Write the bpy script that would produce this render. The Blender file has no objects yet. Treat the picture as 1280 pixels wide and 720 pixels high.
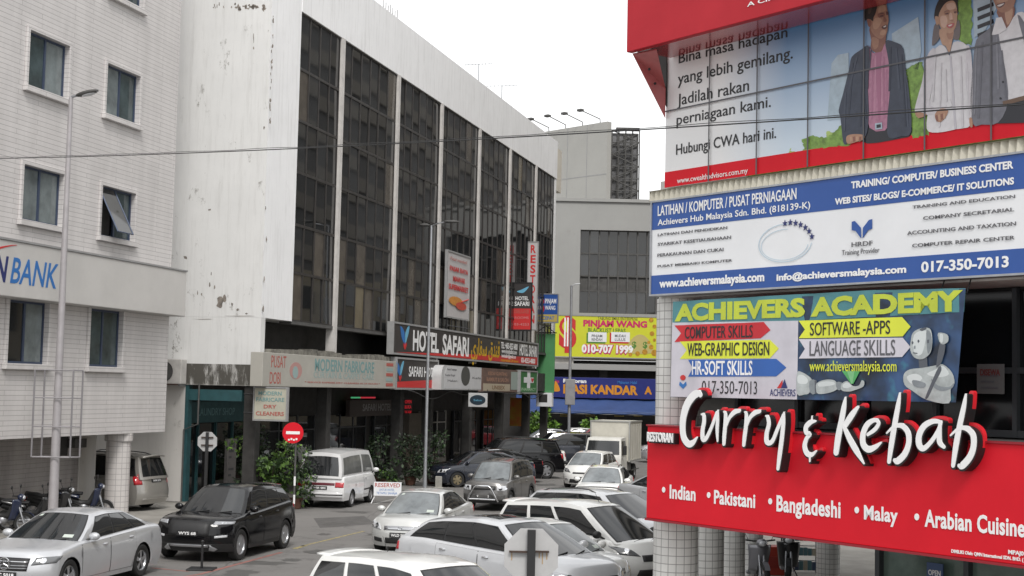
import bpy, bmesh, math, random
from mathutils import Vector, Matrix

SC = bpy.context.scene
COL = SC.collection
RAD = math.radians
random.seed(7)

# ------------------------------------------------------------------ camera, sky, sun, exposure
FPX, PITCH, ROLL, CAMH = 1800.0, math.atan(126 / 1800), 0.022, 4.25
_F = Vector((0, math.cos(PITCH), math.sin(PITCH)))
_R0 = Vector((1, 0, 0)); _U0 = Vector((0, -math.sin(PITCH), math.cos(PITCH)))
_R = math.cos(ROLL) * _R0 + math.sin(ROLL) * _U0
_U = -math.sin(ROLL) * _R0 + math.cos(ROLL) * _U0
CAMP = Vector((0, 0, CAMH))
cam = bpy.data.cameras.new('camera'); cam.lens = FPX * 36 / 1280; cam.sensor_width = 36
cam.clip_start = 0.1; cam.clip_end = 2000
camo = bpy.data.objects.new('camera', cam); COL.objects.link(camo)
camo.matrix_world = Matrix(((_R.x, _U.x, -_F.x, 0), (_R.y, _U.y, -_F.y, 0), (_R.z, _U.z, -_F.z, CAMH), (0, 0, 0, 1)))
SC.camera = camo

SUN_AZ, SUN_EL = RAD(167), RAD(50)
world = bpy.data.worlds.new('World'); SC.world = world; world.use_nodes = True
wn = world.node_tree.nodes; wl = world.node_tree.links; wn.clear()
sky = wn.new('ShaderNodeTexSky'); sky.sky_type = 'NISHITA'; sky.sun_disc = False
sky.sun_elevation = SUN_EL; sky.sun_rotation = SUN_AZ; sky.air_density = 1; sky.dust_density = 3
tcw = wn.new('ShaderNodeTexCoord')
mpw = wn.new('ShaderNodeMapping'); mpw.inputs['Scale'].default_value = (1, 1, 2.2); wl.new(tcw.outputs['Generated'], mpw.inputs[0])
nzw = wn.new('ShaderNodeTexNoise'); nzw.inputs['Scale'].default_value = 3.2; nzw.inputs['Detail'].default_value = 5
wl.new(mpw.outputs[0], nzw.inputs['Vector'])
crw = wn.new('ShaderNodeValToRGB'); crw.color_ramp.elements[0].position = 0.36; crw.color_ramp.elements[1].position = 0.55
crw.color_ramp.elements[0].color = (6.6, 6.75, 6.95, 1); crw.color_ramp.elements[1].color = (10.8, 10.8, 10.75, 1)
wl.new(nzw.outputs['Fac'], crw.inputs[0])
mxw = wn.new('ShaderNodeMixRGB'); mxw.inputs[0].default_value = 0.93
wl.new(sky.outputs[0], mxw.inputs[1]); wl.new(crw.outputs[0], mxw.inputs[2])
bg = wn.new('ShaderNodeBackground'); bg.inputs[1].default_value = 0.11
wl.new(mxw.outputs[0], bg.inputs[0])
ow = wn.new('ShaderNodeOutputWorld'); wl.new(bg.outputs[0], ow.inputs[0])
sl = bpy.data.lights.new('sun', 'SUN'); sl.energy = 2.0; sl.angle = RAD(18); sl.color = (1, .97, .93)
so = bpy.data.objects.new('sun', sl); COL.objects.link(so); so.location = (0, 0, 60)
_sd = Vector((math.sin(SUN_AZ) * math.cos(SUN_EL), math.cos(SUN_AZ) * math.cos(SUN_EL), math.sin(SUN_EL)))
so.rotation_euler = (-_sd).to_track_quat('-Z', 'Y').to_euler()
SC.view_settings.view_transform = 'Standard'; SC.view_settings.look = 'None'
SC.view_settings.exposure = 0.27; SC.view_settings.gamma = 1; SC.view_settings.use_curve_mapping = False

# ------------------------------------------------------------------ helpers
OFF = {}

class Frame:
    """upright plane frame: local x along azimuth az, local y inward, z up"""
    def __init__(s, x, y, az):
        s.o = Vector((x, y, 0)); s.rz = math.pi / 2 - az
        s.X = Vector((math.sin(az), math.cos(az), 0)); s.Y = Vector((-s.X.y, s.X.x, 0))
    def w(s, u, y, z): return s.o + s.X * u + s.Y * y + Vector((0, 0, z))
    def uz(s, px, py, y=0.0):
        d = _F + (px - 640) / FPX * _R + (360 - py) / FPX * _U
        q = s.o + s.Y * y - CAMP
        k = q.dot(s.Y) / d.dot(s.Y)
        p = CAMP + d * k
        return (p - s.o).dot(s.X), p.z
    def loc(s, p):
        return (p - s.o).dot(s.X), (p - s.o).dot(s.Y)

def at(px, py, D):
    d = _F + (px - 640) / FPX * _R + (360 - py) / FPX * _U
    return CAMP + d * (D / d.y)

def gnd(px, py, z=0.0):
    d = _F + (px - 640) / FPX * _R + (360 - py) / FPX * _U
    return CAMP + d * ((z - CAMH) / d.z)

def thing(name, label, cat, loc=(0, 0, 0), rz=0.0, group=None, off=(0, 0, 0)):
    o = bpy.data.objects.new(name, None); COL.objects.link(o); o.empty_display_size = .3
    o.location = loc; o.rotation_euler = (0, 0, rz)
    o['label'] = label; o['category'] = cat
    if group: o['group'] = group
    OFF[o.name] = Vector(off)
    return o

def fthing(fr, name, label, cat, u, y, z, group=None):
    return thing(name, label, cat, fr.w(u, y, z), fr.rz, group, (u, y, z))

class MB:
    def __init__(s): s.v = []; s.f = []; s.m = []
    def face(s, pts, m=0):
        n = len(s.v); s.v += [tuple(p) for p in pts]; s.f.append(tuple(range(n, n + len(pts)))); s.m.append(m); return s
    def box(s, x0, x1, y0, y1, z0, z1, m=0):
        n = len(s.v)
        s.v += [(x0, y0, z0), (x1, y0, z0), (x1, y1, z0), (x0, y1, z0), (x0, y0, z1), (x1, y0, z1), (x1, y1, z1), (x0, y1, z1)]
        for q in ((3, 2, 1, 0), (4, 5, 6, 7), (0, 1, 5, 4), (1, 2, 6, 5), (2, 3, 7, 6), (3, 0, 4, 7)):
            s.f.append(tuple(n + i for i in q)); s.m.append(m)
        return s
    def grid(s, fn, nu, nv, m=0, flip=False):
        n = len(s.v)
        for i in range(nu + 1):
            for j in range(nv + 1): s.v.append(tuple(fn(i / nu, j / nv)))
        for i in range(nu):
            for j in range(nv):
                a = n + i * (nv + 1) + j; q = (a, a + nv + 1, a + nv + 2, a + 1)
                s.f.append(q[::-1] if flip else q); s.m.append(m)
        return s
    def tube(s, pts, r, n=8, m=0, r2=None):
        pts = [Vector(p) for p in pts]; N = len(pts); base = len(s.v); ref = None
        for i, p in enumerate(pts):
            t = (pts[min(i + 1, N - 1)] - pts[max(i - 1, 0)]).normalized()
            if ref is None:
                ref = Vector((0, 0, 1)) if abs(t.z) < .9 else Vector((1, 0, 0))
            a = t.cross(ref).normalized(); b = a.cross(t).normalized(); ref = b
            rr = r if r2 is None else r + (r2 - r) * i / (N - 1)
            for k in range(n):
                c = 2 * math.pi * k / n
                s.v.append(tuple(p + a * (rr * math.cos(c)) + b * (rr * math.sin(c))))
        for i in range(N - 1):
            for k in range(n):
                s.f.append((base + i * n + k, base + i * n + (k + 1) % n, base + (i + 1) * n + (k + 1) % n, base + (i + 1) * n + k)); s.m.append(m)
        s.f.append(tuple(base + k for k in range(n))[::-1]); s.m.append(m)
        s.f.append(tuple(base + (N - 1) * n + k for k in range(n))); s.m.append(m)
        return s
    def lathe(s, c, prof, n=24, m=0, axis='z'):
        """prof: list of (r, h) along the axis"""
        base = len(s.v)
        for r, h in prof:
            for k in range(n):
                a = 2 * math.pi * k / n; p, q = r * math.cos(a), r * math.sin(a)
                s.v.append((c[0] + p, c[1] + q, c[2] + h) if axis == 'z' else ((c[0] + p, c[1] + h, c[2] + q) if axis == 'y' else (c[0] + h, c[1] + p, c[2] + q)))
        for i in range(len(prof) - 1):
            for k in range(n):
                q = (base + i * n + k, base + i * n + (k + 1) % n, base + (i + 1) * n + (k + 1) % n, base + (i + 1) * n + k)
                s.f.append(q if axis != 'y' else q[::-1]); s.m.append(m)
        return s
    def prism(s, pts, y0, y1, m=0, ms=None):
        """polygon in (x, z), extruded from y0 (front) to y1"""
        ms = m if ms is None else ms
        ar = sum(pts[i][0] * pts[(i + 1) % len(pts)][1] - pts[(i + 1) % len(pts)][0] * pts[i][1] for i in range(len(pts)))
        if ar < 0: pts = pts[::-1]
        n = len(s.v); k = len(pts)
        s.v += [(p[0], y0, p[1]) for p in pts] + [(p[0], y1, p[1]) for p in pts]
        s.f.append(tuple(range(n, n + k))); s.m.append(m)
        s.f.append(tuple(range(n + 2 * k - 1, n + k - 1, -1))); s.m.append(ms)
        for i in range(k):
            j = (i + 1) % k
            s.f.append((n + j, n + i, n + k + i, n + k + j)); s.m.append(ms)
        return s
    def ball(s, c, r, n=12, m=0):
        return s.grid(lambda a, b: (c[0] + r[0] * math.sin(math.pi * b) * math.cos(2 * math.pi * a), c[1] + r[1] * math.sin(math.pi * b) * math.sin(2 * math.pi * a), c[2] - r[2] * math.cos(math.pi * b)), n, n // 2, m)
    def build(s, name, mats, parent=None, smooth=0, bevel=0, weld=False):
        if not isinstance(mats, (list, tuple)): mats = [mats]
        off = OFF.get(parent.name, Vector((0, 0, 0))) if parent else Vector((0, 0, 0))
        me = bpy.data.meshes.new(name)
        me.from_pydata([(x - off[0], y - off[1], z - off[2]) for x, y, z in s.v], [], s.f)
        for mt in mats: me.materials.append(mt)
        me.polygons.foreach_set('material_index', s.m)
        if weld:
            bm = bmesh.new(); bm.from_mesh(me); bmesh.ops.remove_doubles(bm, verts=bm.verts, dist=.0008)
            bmesh.ops.dissolve_degenerate(bm, edges=bm.edges, dist=.0004)
            bmesh.ops.recalc_face_normals(bm, faces=bm.faces); bm.to_mesh(me); bm.free()
        if smooth:
            me.polygons.foreach_set('use_smooth', [True] * len(me.polygons))
            me.set_sharp_from_angle(angle=RAD(smooth))
        me.update()
        o = bpy.data.objects.new(name, me); COL.objects.link(o)
        if parent: o.parent = parent
        OFF[o.name] = off
        if bevel:
            b = o.modifiers.new('bevel', 'BEVEL'); b.width = bevel; b.segments = 2; b.limit_method = 'ANGLE'
        return o

def structure(o): o['kind'] = 'structure'; return o
def stuff(o): o['kind'] = 'stuff'; return o

def tag(o, label, cat, group=None):
    o['label'] = label; o['category'] = cat
    if group: o['group'] = group
    return o

def copy_tree(o, parent=None):
    c = o.copy(); COL.objects.link(c)
    if parent: c.parent = parent
    OFF[c.name] = OFF.get(o.name, Vector((0, 0, 0)))
    for ch in list(o.children): copy_tree(ch, c)
    return c

# ------------------------------------------------------------------ materials
MATS = {}
def mat(name, col, rough=.6, metal=0, spec=.5, coat=0, emit=0, var=.0, vscale=3.0, bump=0, bscale=40.0, dark=None):
    """plain principled surface with a soft procedural colour variation"""
    if name in MATS: return MATS[name]
    m = bpy.data.materials.new(name); m.use_nodes = True; MATS[name] = m
    nt = m.node_tree; b = nt.nodes['Principled BSDF']
    b.inputs['Base Color'].default_value = (*col, 1); b.inputs['Roughness'].default_value = rough
    b.inputs['Metallic'].default_value = metal; b.inputs['Specular IOR Level'].default_value = spec
    b.inputs['Coat Weight'].default_value = coat; b.inputs['Coat Roughness'].default_value = .04
    if emit:
        b.inputs['Emission Color'].default_value = (*col, 1); b.inputs['Emission Strength'].default_value = emit
    if var or bump:
        tc = nt.nodes.new('ShaderNodeTexCoord')
    if var:
        n = nt.nodes.new('ShaderNodeTexNoise'); n.inputs['Scale'].default_value = vscale; n.inputs['Detail'].default_value = 6
        n.inputs['Roughness'].default_value = .65
        nt.links.new(tc.outputs['Object'], n.inputs['Vector'])
        r = nt.nodes.new('ShaderNodeValToRGB'); r.color_ramp.elements[0].position = .3; r.color_ramp.elements[1].position = .7
        d = dark or tuple(c * (1 - var) for c in col)
        r.color_ramp.elements[0].color = (*d, 1); r.color_ramp.elements[1].color = (*[min(1, c * (1 + var * .35)) for c in col], 1)
        nt.links.new(n.outputs['Fac'], r.inputs[0]); nt.links.new(r.outputs[0], b.inputs['Base Color'])
        rr = nt.nodes.new('ShaderNodeMapRange'); rr.inputs[3].default_value = min(1, rough * 1.25); rr.inputs[4].default_value = rough * .85
        nt.links.new(n.outputs['Fac'], rr.inputs[0]); nt.links.new(rr.outputs[0], b.inputs['Roughness'])
    if bump:
        n2 = nt.nodes.new('ShaderNodeTexNoise'); n2.inputs['Scale'].default_value = bscale; n2.inputs['Detail'].default_value = 4
        nt.links.new(tc.outputs['Object'], n2.inputs['Vector'])
        bp = nt.nodes.new('ShaderNodeBump'); bp.inputs['Strength'].default_value = bump; bp.inputs['Distance'].default_value = .01
        nt.links.new(n2.outputs['Fac'], bp.inputs['Height']); nt.links.new(bp.outputs[0], b.inputs['Normal'])
    return m

def _n(nt, t, **kw):
    n = nt.nodes.new(t)
    for k, v in kw.items(): n.inputs[k].default_value = v
    return n

def math_n(nt, op, a, b=None):
    n = nt.nodes.new('ShaderNodeMath'); n.operation = op
    for i, q in enumerate((a, b)):
        if q is None: continue
        if isinstance(q, (int, float)): n.inputs[i].default_value = q
        else: nt.links.new(q, n.inputs[i])
    return n.outputs[0]

def mixc(nt, fac, a, b, mode='MIX'):
    n = nt.nodes.new('ShaderNodeMixRGB'); n.blend_type = mode
    for i, q in zip((0, 1, 2), (fac, a, b)):
        if isinstance(q, (int, float)): n.inputs[i].default_value = q
        elif isinstance(q, tuple): n.inputs[i].default_value = (*q, 1)
        else: nt.links.new(q, n.inputs[i])
    return n.outputs[0]

def ramp(nt, src, p0, c0, p1, c1):
    r = nt.nodes.new('ShaderNodeValToRGB'); e = r.color_ramp.elements
    e[0].position = p0; e[0].color = (*c0, 1) if isinstance(c0, tuple) else (c0, c0, c0, 1)
    e[1].position = p1; e[1].color = (*c1, 1) if isinstance(c1, tuple) else (c1, c1, c1, 1)
    nt.links.new(src, r.inputs[0]); return r.outputs[0]

def tile_mat(name, tile, joint, w, h, gap, round_r=None, offset=0.0, var=.12, rough=.35, grime=.15):
    """tile or brick cladding on an upright face (object x/z), or round a column of radius round_r"""
    if name in MATS: return MATS[name]
    m = bpy.data.materials.new(name); m.use_nodes = True; MATS[name] = m; nt = m.node_tree; b = nt.nodes['Principled BSDF']
    tc = nt.nodes.new('ShaderNodeTexCoord'); sp = nt.nodes.new('ShaderNodeSeparateXYZ'); nt.links.new(tc.outputs['Object'], sp.inputs[0])
    cb = nt.nodes.new('ShaderNodeCombineXYZ')
    if round_r:
        a = math_n(nt, 'ARCTAN2', sp.outputs['Y'], sp.outputs['X']); u = math_n(nt, 'MULTIPLY', a, round_r)
    else:
        u = math_n(nt, 'ADD', sp.outputs['X'], sp.outputs['Y'])
    nt.links.new(u, cb.inputs[0]); nt.links.new(sp.outputs['Z'], cb.inputs[1])
    br = nt.nodes.new('ShaderNodeTexBrick'); br.offset = offset; br.squash = 1
    br.inputs['Color1'].default_value = (*tile, 1); br.inputs['Color2'].default_value = (*[c * (1 - var) for c in tile], 1)
    br.inputs['Mortar'].default_value = (*joint, 1); br.inputs['Scale'].default_value = 1
    br.inputs['Mortar Size'].default_value = gap; br.inputs['Brick Width'].default_value = w; br.inputs['Row Height'].default_value = h
    br.inputs['Mortar Smooth'].default_value = .3
    nt.links.new(cb.outputs[0], br.inputs['Vector'])
    nz = _n(nt, 'ShaderNodeTexNoise', Scale=.9, Detail=6.0, Roughness=.7)
    mp = nt.nodes.new('ShaderNodeMapping'); mp.inputs['Scale'].default_value = (1.5, 1.5, .35); nt.links.new(tc.outputs['Object'], mp.inputs[0]); nt.links.new(mp.outputs[0], nz.inputs['Vector'])
    g = ramp(nt, nz.outputs['Fac'], .35, 1 - grime, .62, 1.0)
    c = mixc(nt, 1.0, br.outputs['Color'], g, 'MULTIPLY')
    nt.links.new(c, b.inputs['Base Color']); b.inputs['Roughness'].default_value = rough
    bp = nt.nodes.new('ShaderNodeBump'); bp.inputs['Strength'].default_value = .25; bp.inputs['Distance'].default_value = .01; bp.invert = True
    nt.links.new(br.outputs['Fac'], bp.inputs['Height']); nt.links.new(bp.outputs[0], b.inputs['Normal'])
    return m

def plaster_mat(name, col, mold_lo=None, mold_hi=None, spots=.5):
    """weathered painted plaster: flaking spots, rain streaks and, in a height range, black mould"""
    if name in MATS: return MATS[name]
    m = bpy.data.materials.new(name); m.use_nodes = True; MATS[name] = m; nt = m.node_tree; b = nt.nodes['Principled BSDF']
    tc = nt.nodes.new('ShaderNodeTexCoord'); sp = nt.nodes.new('ShaderNodeSeparateXYZ'); nt.links.new(tc.outputs['Object'], sp.inputs[0])
    n1 = _n(nt, 'ShaderNodeTexNoise', Scale=.5, Detail=8.0, Roughness=.7); nt.links.new(tc.outputs['Object'], n1.inputs['Vector'])
    c = mixc(nt, ramp(nt, n1.outputs['Fac'], .3, 0.0, .65, 1.0), tuple(x * .92 for x in col), col)
    mp = nt.nodes.new('ShaderNodeMapping'); mp.inputs['Scale'].default_value = (3, 3, .25); nt.links.new(tc.outputs['Object'], mp.inputs[0])
    n2 = _n(nt, 'ShaderNodeTexNoise', Scale=1.6, Detail=7.0, Roughness=.75); nt.links.new(mp.outputs[0], n2.inputs['Vector'])
    c = mixc(nt, ramp(nt, n2.outputs['Fac'], .50, 0.0, .78, .42), c, (.36, .35, .33))
    mp3 = nt.nodes.new('ShaderNodeMapping'); mp3.inputs['Scale'].default_value = (1.3, 1.3, .7); nt.links.new(tc.outputs['Object'], mp3.inputs[0])
    n3 = _n(nt, 'ShaderNodeTexNoise', Scale=1.1, Detail=9.0, Roughness=.8); nt.links.new(mp3.outputs[0], n3.inputs['Vector'])
    c = mixc(nt, math_n(nt, 'MULTIPLY', ramp(nt, n3.outputs['Fac'], .585, 0.0, .63, spots), ramp(nt, n1.outputs['Fac'], .46, 0.0, .56, 1.0)), c, (.20, .185, .165))
    if mold_lo is not None:
        z = sp.outputs['Z']
        k = math_n(nt, 'MULTIPLY', math_n(nt, 'SUBTRACT', z, mold_lo), 1 / (mold_hi - mold_lo))
        inr = math_n(nt, 'MULTIPLY', ramp(nt, k, 0.0, 0.0, .12, 1.0), ramp(nt, k, .72, 1.0, 1.0, 0.0))
        mp4 = nt.nodes.new('ShaderNodeMapping'); mp4.inputs['Scale'].default_value = (2, 2.2, .5); nt.links.new(tc.outputs['Object'], mp4.inputs[0])
        n4 = _n(nt, 'ShaderNodeTexNoise', Scale=1.0, Detail=9.0, Roughness=.75); nt.links.new(mp4.outputs[0], n4.inputs['Vector'])
        f = math_n(nt, 'MULTIPLY', inr, ramp(nt, n4.outputs['Fac'], .33, 0.0, .50, .96))
        c = mixc(nt, f, c, (.055, .05, .04))
    nt.links.new(c, b.inputs['Base Color']); b.inputs['Roughness'].default_value = .85
    bp = nt.nodes.new('ShaderNodeBump'); bp.inputs['Strength'].default_value = .15; bp.inputs['Distance'].default_value = .02
    nt.links.new(n3.outputs['Fac'], bp.inputs['Height']); nt.links.new(bp.outputs[0], b.inputs['Normal'])
    return m

def asphalt_mat():
    m = bpy.data.materials.new('asphalt'); m.use_nodes = True; nt = m.node_tree; b = nt.nodes['Principled BSDF']
    tc = nt.nodes.new('ShaderNodeTexCoord')
    n1 = _n(nt, 'ShaderNodeTexNoise', Scale=.22, Detail=7.0, Roughness=.65); nt.links.new(tc.outputs['Object'], n1.inputs['Vector'])
    n2 = _n(nt, 'ShaderNodeTexNoise', Scale=60.0, Detail=3.0); nt.links.new(tc.outputs['Object'], n2.inputs['Vector'])
    n3 = _n(nt, 'ShaderNodeTexNoise', Scale=1.2, Detail=8.0, Roughness=.75); nt.links.new(tc.outputs['Object'], n3.inputs['Vector'])
    c = ramp(nt, n1.outputs['Fac'], .3, (.145, .138, .132), .7, (.205, .196, .186))
    c = mixc(nt, 1.0, c, ramp(nt, n2.outputs['Fac'], .3, .78, .7, 1.15), 'MULTIPLY')
    c = mixc(nt, ramp(nt, n3.outputs['Fac'], .54, 0.0, .68, .6), c, (.05, .048, .046))
    v = nt.nodes.new('ShaderNodeTexVoronoi'); v.feature = 'DISTANCE_TO_EDGE'; v.inputs['Scale'].default_value = .23
    nw = _n(nt, 'ShaderNodeTexNoise', Scale=1.5, Detail=4.0); nt.links.new(tc.outputs['Object'], nw.inputs['Vector'])
    wv = mixc(nt, .25, tc.outputs['Object'], nw.outputs['Color'], 'ADD'); nt.links.new(wv, v.inputs['Vector'])
    c = mixc(nt, ramp(nt, v.outputs['Distance'], .0, .55, .006, 0.0), c, (.035, .034, .033))
    nt.links.new(c, b.inputs['Base Color']); b.inputs['Roughness'].default_value = .8
    bp = nt.nodes.new('ShaderNodeBump'); bp.inputs['Strength'].default_value = .3; bp.inputs['Distance'].default_value = .01
    nt.links.new(n2.outputs['Fac'], bp.inputs['Height']); nt.links.new(bp.outputs[0], b.inputs['Normal'])
    return m

def poster_mat():
    """printed advert: pale board on the left running into blue sky and greenery on the right (ink on the board)"""
    m = bpy.data.materials.new('poster_print'); m.use_nodes = True; nt = m.node_tree; b = nt.nodes['Principled BSDF']
    tc = nt.nodes.new('ShaderNodeTexCoord'); sp = nt.nodes.new('ShaderNodeSeparateXYZ'); nt.links.new(tc.outputs['Object'], sp.inputs[0])
    x, z = sp.outputs['X'], sp.outputs['Z']
    blue = ramp(nt, math_n(nt, 'MULTIPLY', z, 1 / 2.2), .15, (.60, .70, .80), .85, (.08, .22, .44))
    c = mixc(nt, ramp(nt, math_n(nt, 'MULTIPLY', x, 1 / 3.0), .36, 0.0, .75, 1.0), (.80, .80, .80), blue)
    n = _n(nt, 'ShaderNodeTexNoise', Scale=7.0, Detail=5.0); nt.links.new(tc.outputs['Object'], n.inputs['Vector'])
    green = ramp(nt, n.outputs['Fac'], .35, (.10, .22, .04), .65, (.42, .55, .16))
    lim = math_n(nt, 'ADD', math_n(nt, 'MULTIPLY', n.outputs['Fac'], .5), math_n(nt, 'SUBTRACT', math_n(nt, 'MULTIPLY', x, .22), .55))
    k = math_n(nt, 'LESS_THAN', z, lim); k = math_n(nt, 'MULTIPLY', k, math_n(nt, 'GREATER_THAN', x, 1.5))
    c = mixc(nt, k, c, green)
    nt.links.new(c, b.inputs['Base Color']); b.inputs['Roughness'].default_value = .35
    return m

def banner_mat():
    m = bpy.data.materials.new('banner_print'); m.use_nodes = True; nt = m.node_tree; b = nt.nodes['Principled BSDF']
    tc = nt.nodes.new('ShaderNodeTexCoord'); n = _n(nt, 'ShaderNodeTexNoise', Scale=2.2, Detail=3.0); nt.links.new(tc.outputs['Object'], n.inputs['Vector'])
    c = ramp(nt, n.outputs['Fac'], .35, (.010, .018, .035), .68, (.04, .10, .24))
    n5 = _n(nt, 'ShaderNodeTexNoise', Scale=5.0, Detail=2.0); nt.links.new(tc.outputs['Object'], n5.inputs['Vector'])
    c = mixc(nt, ramp(nt, n5.outputs['Fac'], .60, 0.0, .76, .6), c, (.05, .26, .34))
    nt.links.new(c, b.inputs['Base Color']); b.inputs['Roughness'].default_value = .4
    return m

M_ASPH = asphalt_mat()
M_PAVE = mat('pavement_concrete', (.30, .285, .26), .85, var=.3, vscale=1.1, bump=.2)
M_KERB = mat('kerb_concrete', (.34, .33, .30), .85, var=.4, vscale=2)
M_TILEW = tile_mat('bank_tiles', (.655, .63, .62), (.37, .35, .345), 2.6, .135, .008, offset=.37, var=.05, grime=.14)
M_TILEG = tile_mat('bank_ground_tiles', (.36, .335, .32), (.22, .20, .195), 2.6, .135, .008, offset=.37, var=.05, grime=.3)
M_COLT = tile_mat('column_tiles', (.82, .81, .78), (.30, .29, .28), .112, .112, .0055, round_r=.31, var=.06, grime=.2)
M_COLB = tile_mat('bank_column_tiles', (.62, .59, .57), (.33, .31, .31), .17, .17, .008, round_r=.37, var=.05, grime=.1)
M_FASCIA = mat('fascia_panel', (.56, .545, .525), .5, var=.10, vscale=.7)
M_PLAST = plaster_mat('white_plaster', (.70, .70, .69), spots=.85)
M_PLAST2 = plaster_mat('white_plaster_parapet', (.86, .86, .865), spots=.08)
M_MOLD = plaster_mat('mouldy_plaster', (.72, .71, .69), 0.0, 1.62, spots=.6)
M_LOWW = plaster_mat('stained_plaster', (.60, .58, .55), spots=.5)
M_GREYW = plaster_mat('grey_plaster', (.34, .34, .33), spots=.2)
M_SLAB = plaster_mat('slab_plaster', (.37, .365, .345), spots=.2)
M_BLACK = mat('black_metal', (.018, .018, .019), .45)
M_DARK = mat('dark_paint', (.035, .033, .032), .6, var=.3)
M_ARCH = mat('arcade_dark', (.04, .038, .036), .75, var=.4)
M_DGREY = mat('dark_grey', (.09, .088, .085), .7, var=.3)
M_GREY = mat('grey_paint', (.30, .30, .30), .55, var=.15)
M_GALV = mat('galvanised_steel', (.40, .41, .43), .42, metal=.6, var=.18, vscale=5)
M_WHITE = mat('white_paint', (.80, .80, .79), .5, var=.06)
M_DWHITE = mat('dirty_white', (.60, .58, .55), .6, var=.25, vscale=2.5)
M_TEAL = mat('teal_paint', (.025, .085, .095), .5, var=.25)
M_RED = mat('sign_red', (.66, .012, .025), .5, spec=.2, var=.08, vscale=1.2)
M_REDD = mat('canopy_red', (.46, .018, .03), .5, spec=.25, var=.12, vscale=1.0)
M_BLUE = mat('sign_blue', (.022, .085, .33), .4, var=.05)
M_SWHITE = mat('sign_white', (.80, .81, .83), .4, var=.05, vscale=1.5)
M_NAVY = mat('letter_navy', (.02, .03, .14), .5)
M_LBLUE = mat('letter_blue', (.03, .16, .45), .45)
M_LRED = mat('letter_red', (.55, .03, .03), .5)
M_LWHITE = mat('letter_white', (.84, .84, .84), .45)
M_LBLACK = mat('letter_black', (.02, .02, .022), .5)
M_LGREY = mat('letter_grey', (.10, .10, .11), .5)
M_YEL = mat('banner_yellow', (.70, .75, .05), .45)
M_LIME = mat('banner_lime', (.52, .60, .05), .45, var=.1)
M_AQUA = mat('banner_aqua', (.075, .24, .27), .45, var=.12)
M_GLASS = mat('dark_glass', (.010, .011, .012), .03, spec=.8)
M_GLASS2 = mat('bank_glass', (.07, .095, .10), .08, spec=.6, var=.6, vscale=1.1)
M_GLASS4 = mat('net_curtain_glass', (.20, .23, .235), .10, spec=.5, var=.45, vscale=1.3)
M_GLASSC = mat('curtained_glass', (.095, .083, .07), .10, spec=.5, var=.3, vscale=2)
M_GLASSB = mat('beige_reflection_glass', (.16, .135, .09), .12, spec=.5, var=.25, vscale=2)  # beige tone paints the mirrored podium into the low panes
M_GLASST = mat('tinted_glass', (.022, .024, .026), .04, spec=.9, var=.35, vscale=1.2)
M_FRAME = mat('window_frame', (.05, .055, .06), .4, metal=.3)
M_FRAMEB = mat('blue_frame', (.05, .07, .12), .4, metal=.2)
M_RUB = mat('tyre_rubber', (.016, .016, .016), .8, bump=.2)
M_RIM = mat('alloy', (.50, .51, .53), .3, metal=.8)
M_CHROME = mat('chrome', (.75, .76, .78), .12, metal=1)
M_PLASTIC = mat('black_plastic', (.022, .022, .023), .55)
M_LAMP = mat('lamp_lens', (.55, .56, .58), .12, spec=.7, coat=.6)
M_LAMPD = mat('lamp_lens_dark', (.12, .125, .13), .1, spec=.7, coat=.8)
M_TAIL = mat('tail_lens', (.42, .012, .02), .15, coat=.8)
M_ORANGE = mat('indicator_orange', (.6, .18, .02), .2, coat=.5)

def paint(name, col, metal=0.0, rough=.32):
    return mat(name, col, rough, metal=metal, coat=.85, var=.07, vscale=1.6)
P_SILVER = paint('silver_paint', (.55, .56, .58), .40, .30)
P_SILVB = paint('pale_silver_paint', (.64, .65, .67), .20, .30)
P_WHITE = paint('white_car_paint', (.80, .80, .78))
P_BLACK = mat('black_car_paint', (.005, .005, .006), .10, coat=.0, spec=.5)
P_NAVY = paint('dark_blue_car_paint', (.016, .02, .032), .2, .25)
P_GREY = paint('grey_car_paint', (.17, .165, .16), .45, .34)
P_CHAMP = paint('champagne_paint', (.36, .345, .32), .5, .34)
P_BEIGE = paint('light_silver_paint', (.62, .625, .61), .25, .30)
P_VAN = paint('van_white_paint', (.68, .68, .68))
P_RED = paint('maroon_paint', (.25, .02, .03))

# ------------------------------------------------------------------ lettering
def _text_mesh(s, bold=0.0, shear=0.0, ext=0.0, spacing=1.0):
    c = bpy.data.curves.new('lettering', 'FONT'); c.body = s; c.size = 1; c.offset = bold; c.shear = shear; c.extrude = ext
    c.space_character = spacing; c.resolution_u = 3
    o = bpy.data.objects.new('lettering', c); COL.objects.link(o)
    dg = bpy.context.evaluated_depsgraph_get(); dg.update()
    me = bpy.data.meshes.new_from_object(o.evaluated_get(dg))
    vs = [tuple(v.co) for v in me.vertices]; fs = [tuple(p.vertices) for p in me.polygons]
    bpy.data.objects.remove(o); bpy.data.curves.remove(c); bpy.data.meshes.remove(me)
    return vs, fs
_vs, _ = _text_mesh('H'); CAPH = max(v[1] for v in _vs)

def lettering(s, parent, u0, u1, z0, h, y, m, bold=0.0, shear=0.0, thick=.003, name='lettering', spacing=1.0):
    vs, fs = _text_mesh(s, bold, shear, .05, spacing)
    if not vs: return None
    x0 = min(v[0] for v in vs); x1 = max(v[0] for v in vs); k = (u1 - u0) / (x1 - x0)
    b = MB()
    b.v = [(u0 + (x - x0) * k, y - (z / .05) * thick * .5, z0 + yy / CAPH * h) for x, yy, z in vs]
    b.f = fs; b.m = [0] * len(fs)
    return b.build(name, m, parent)

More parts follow.
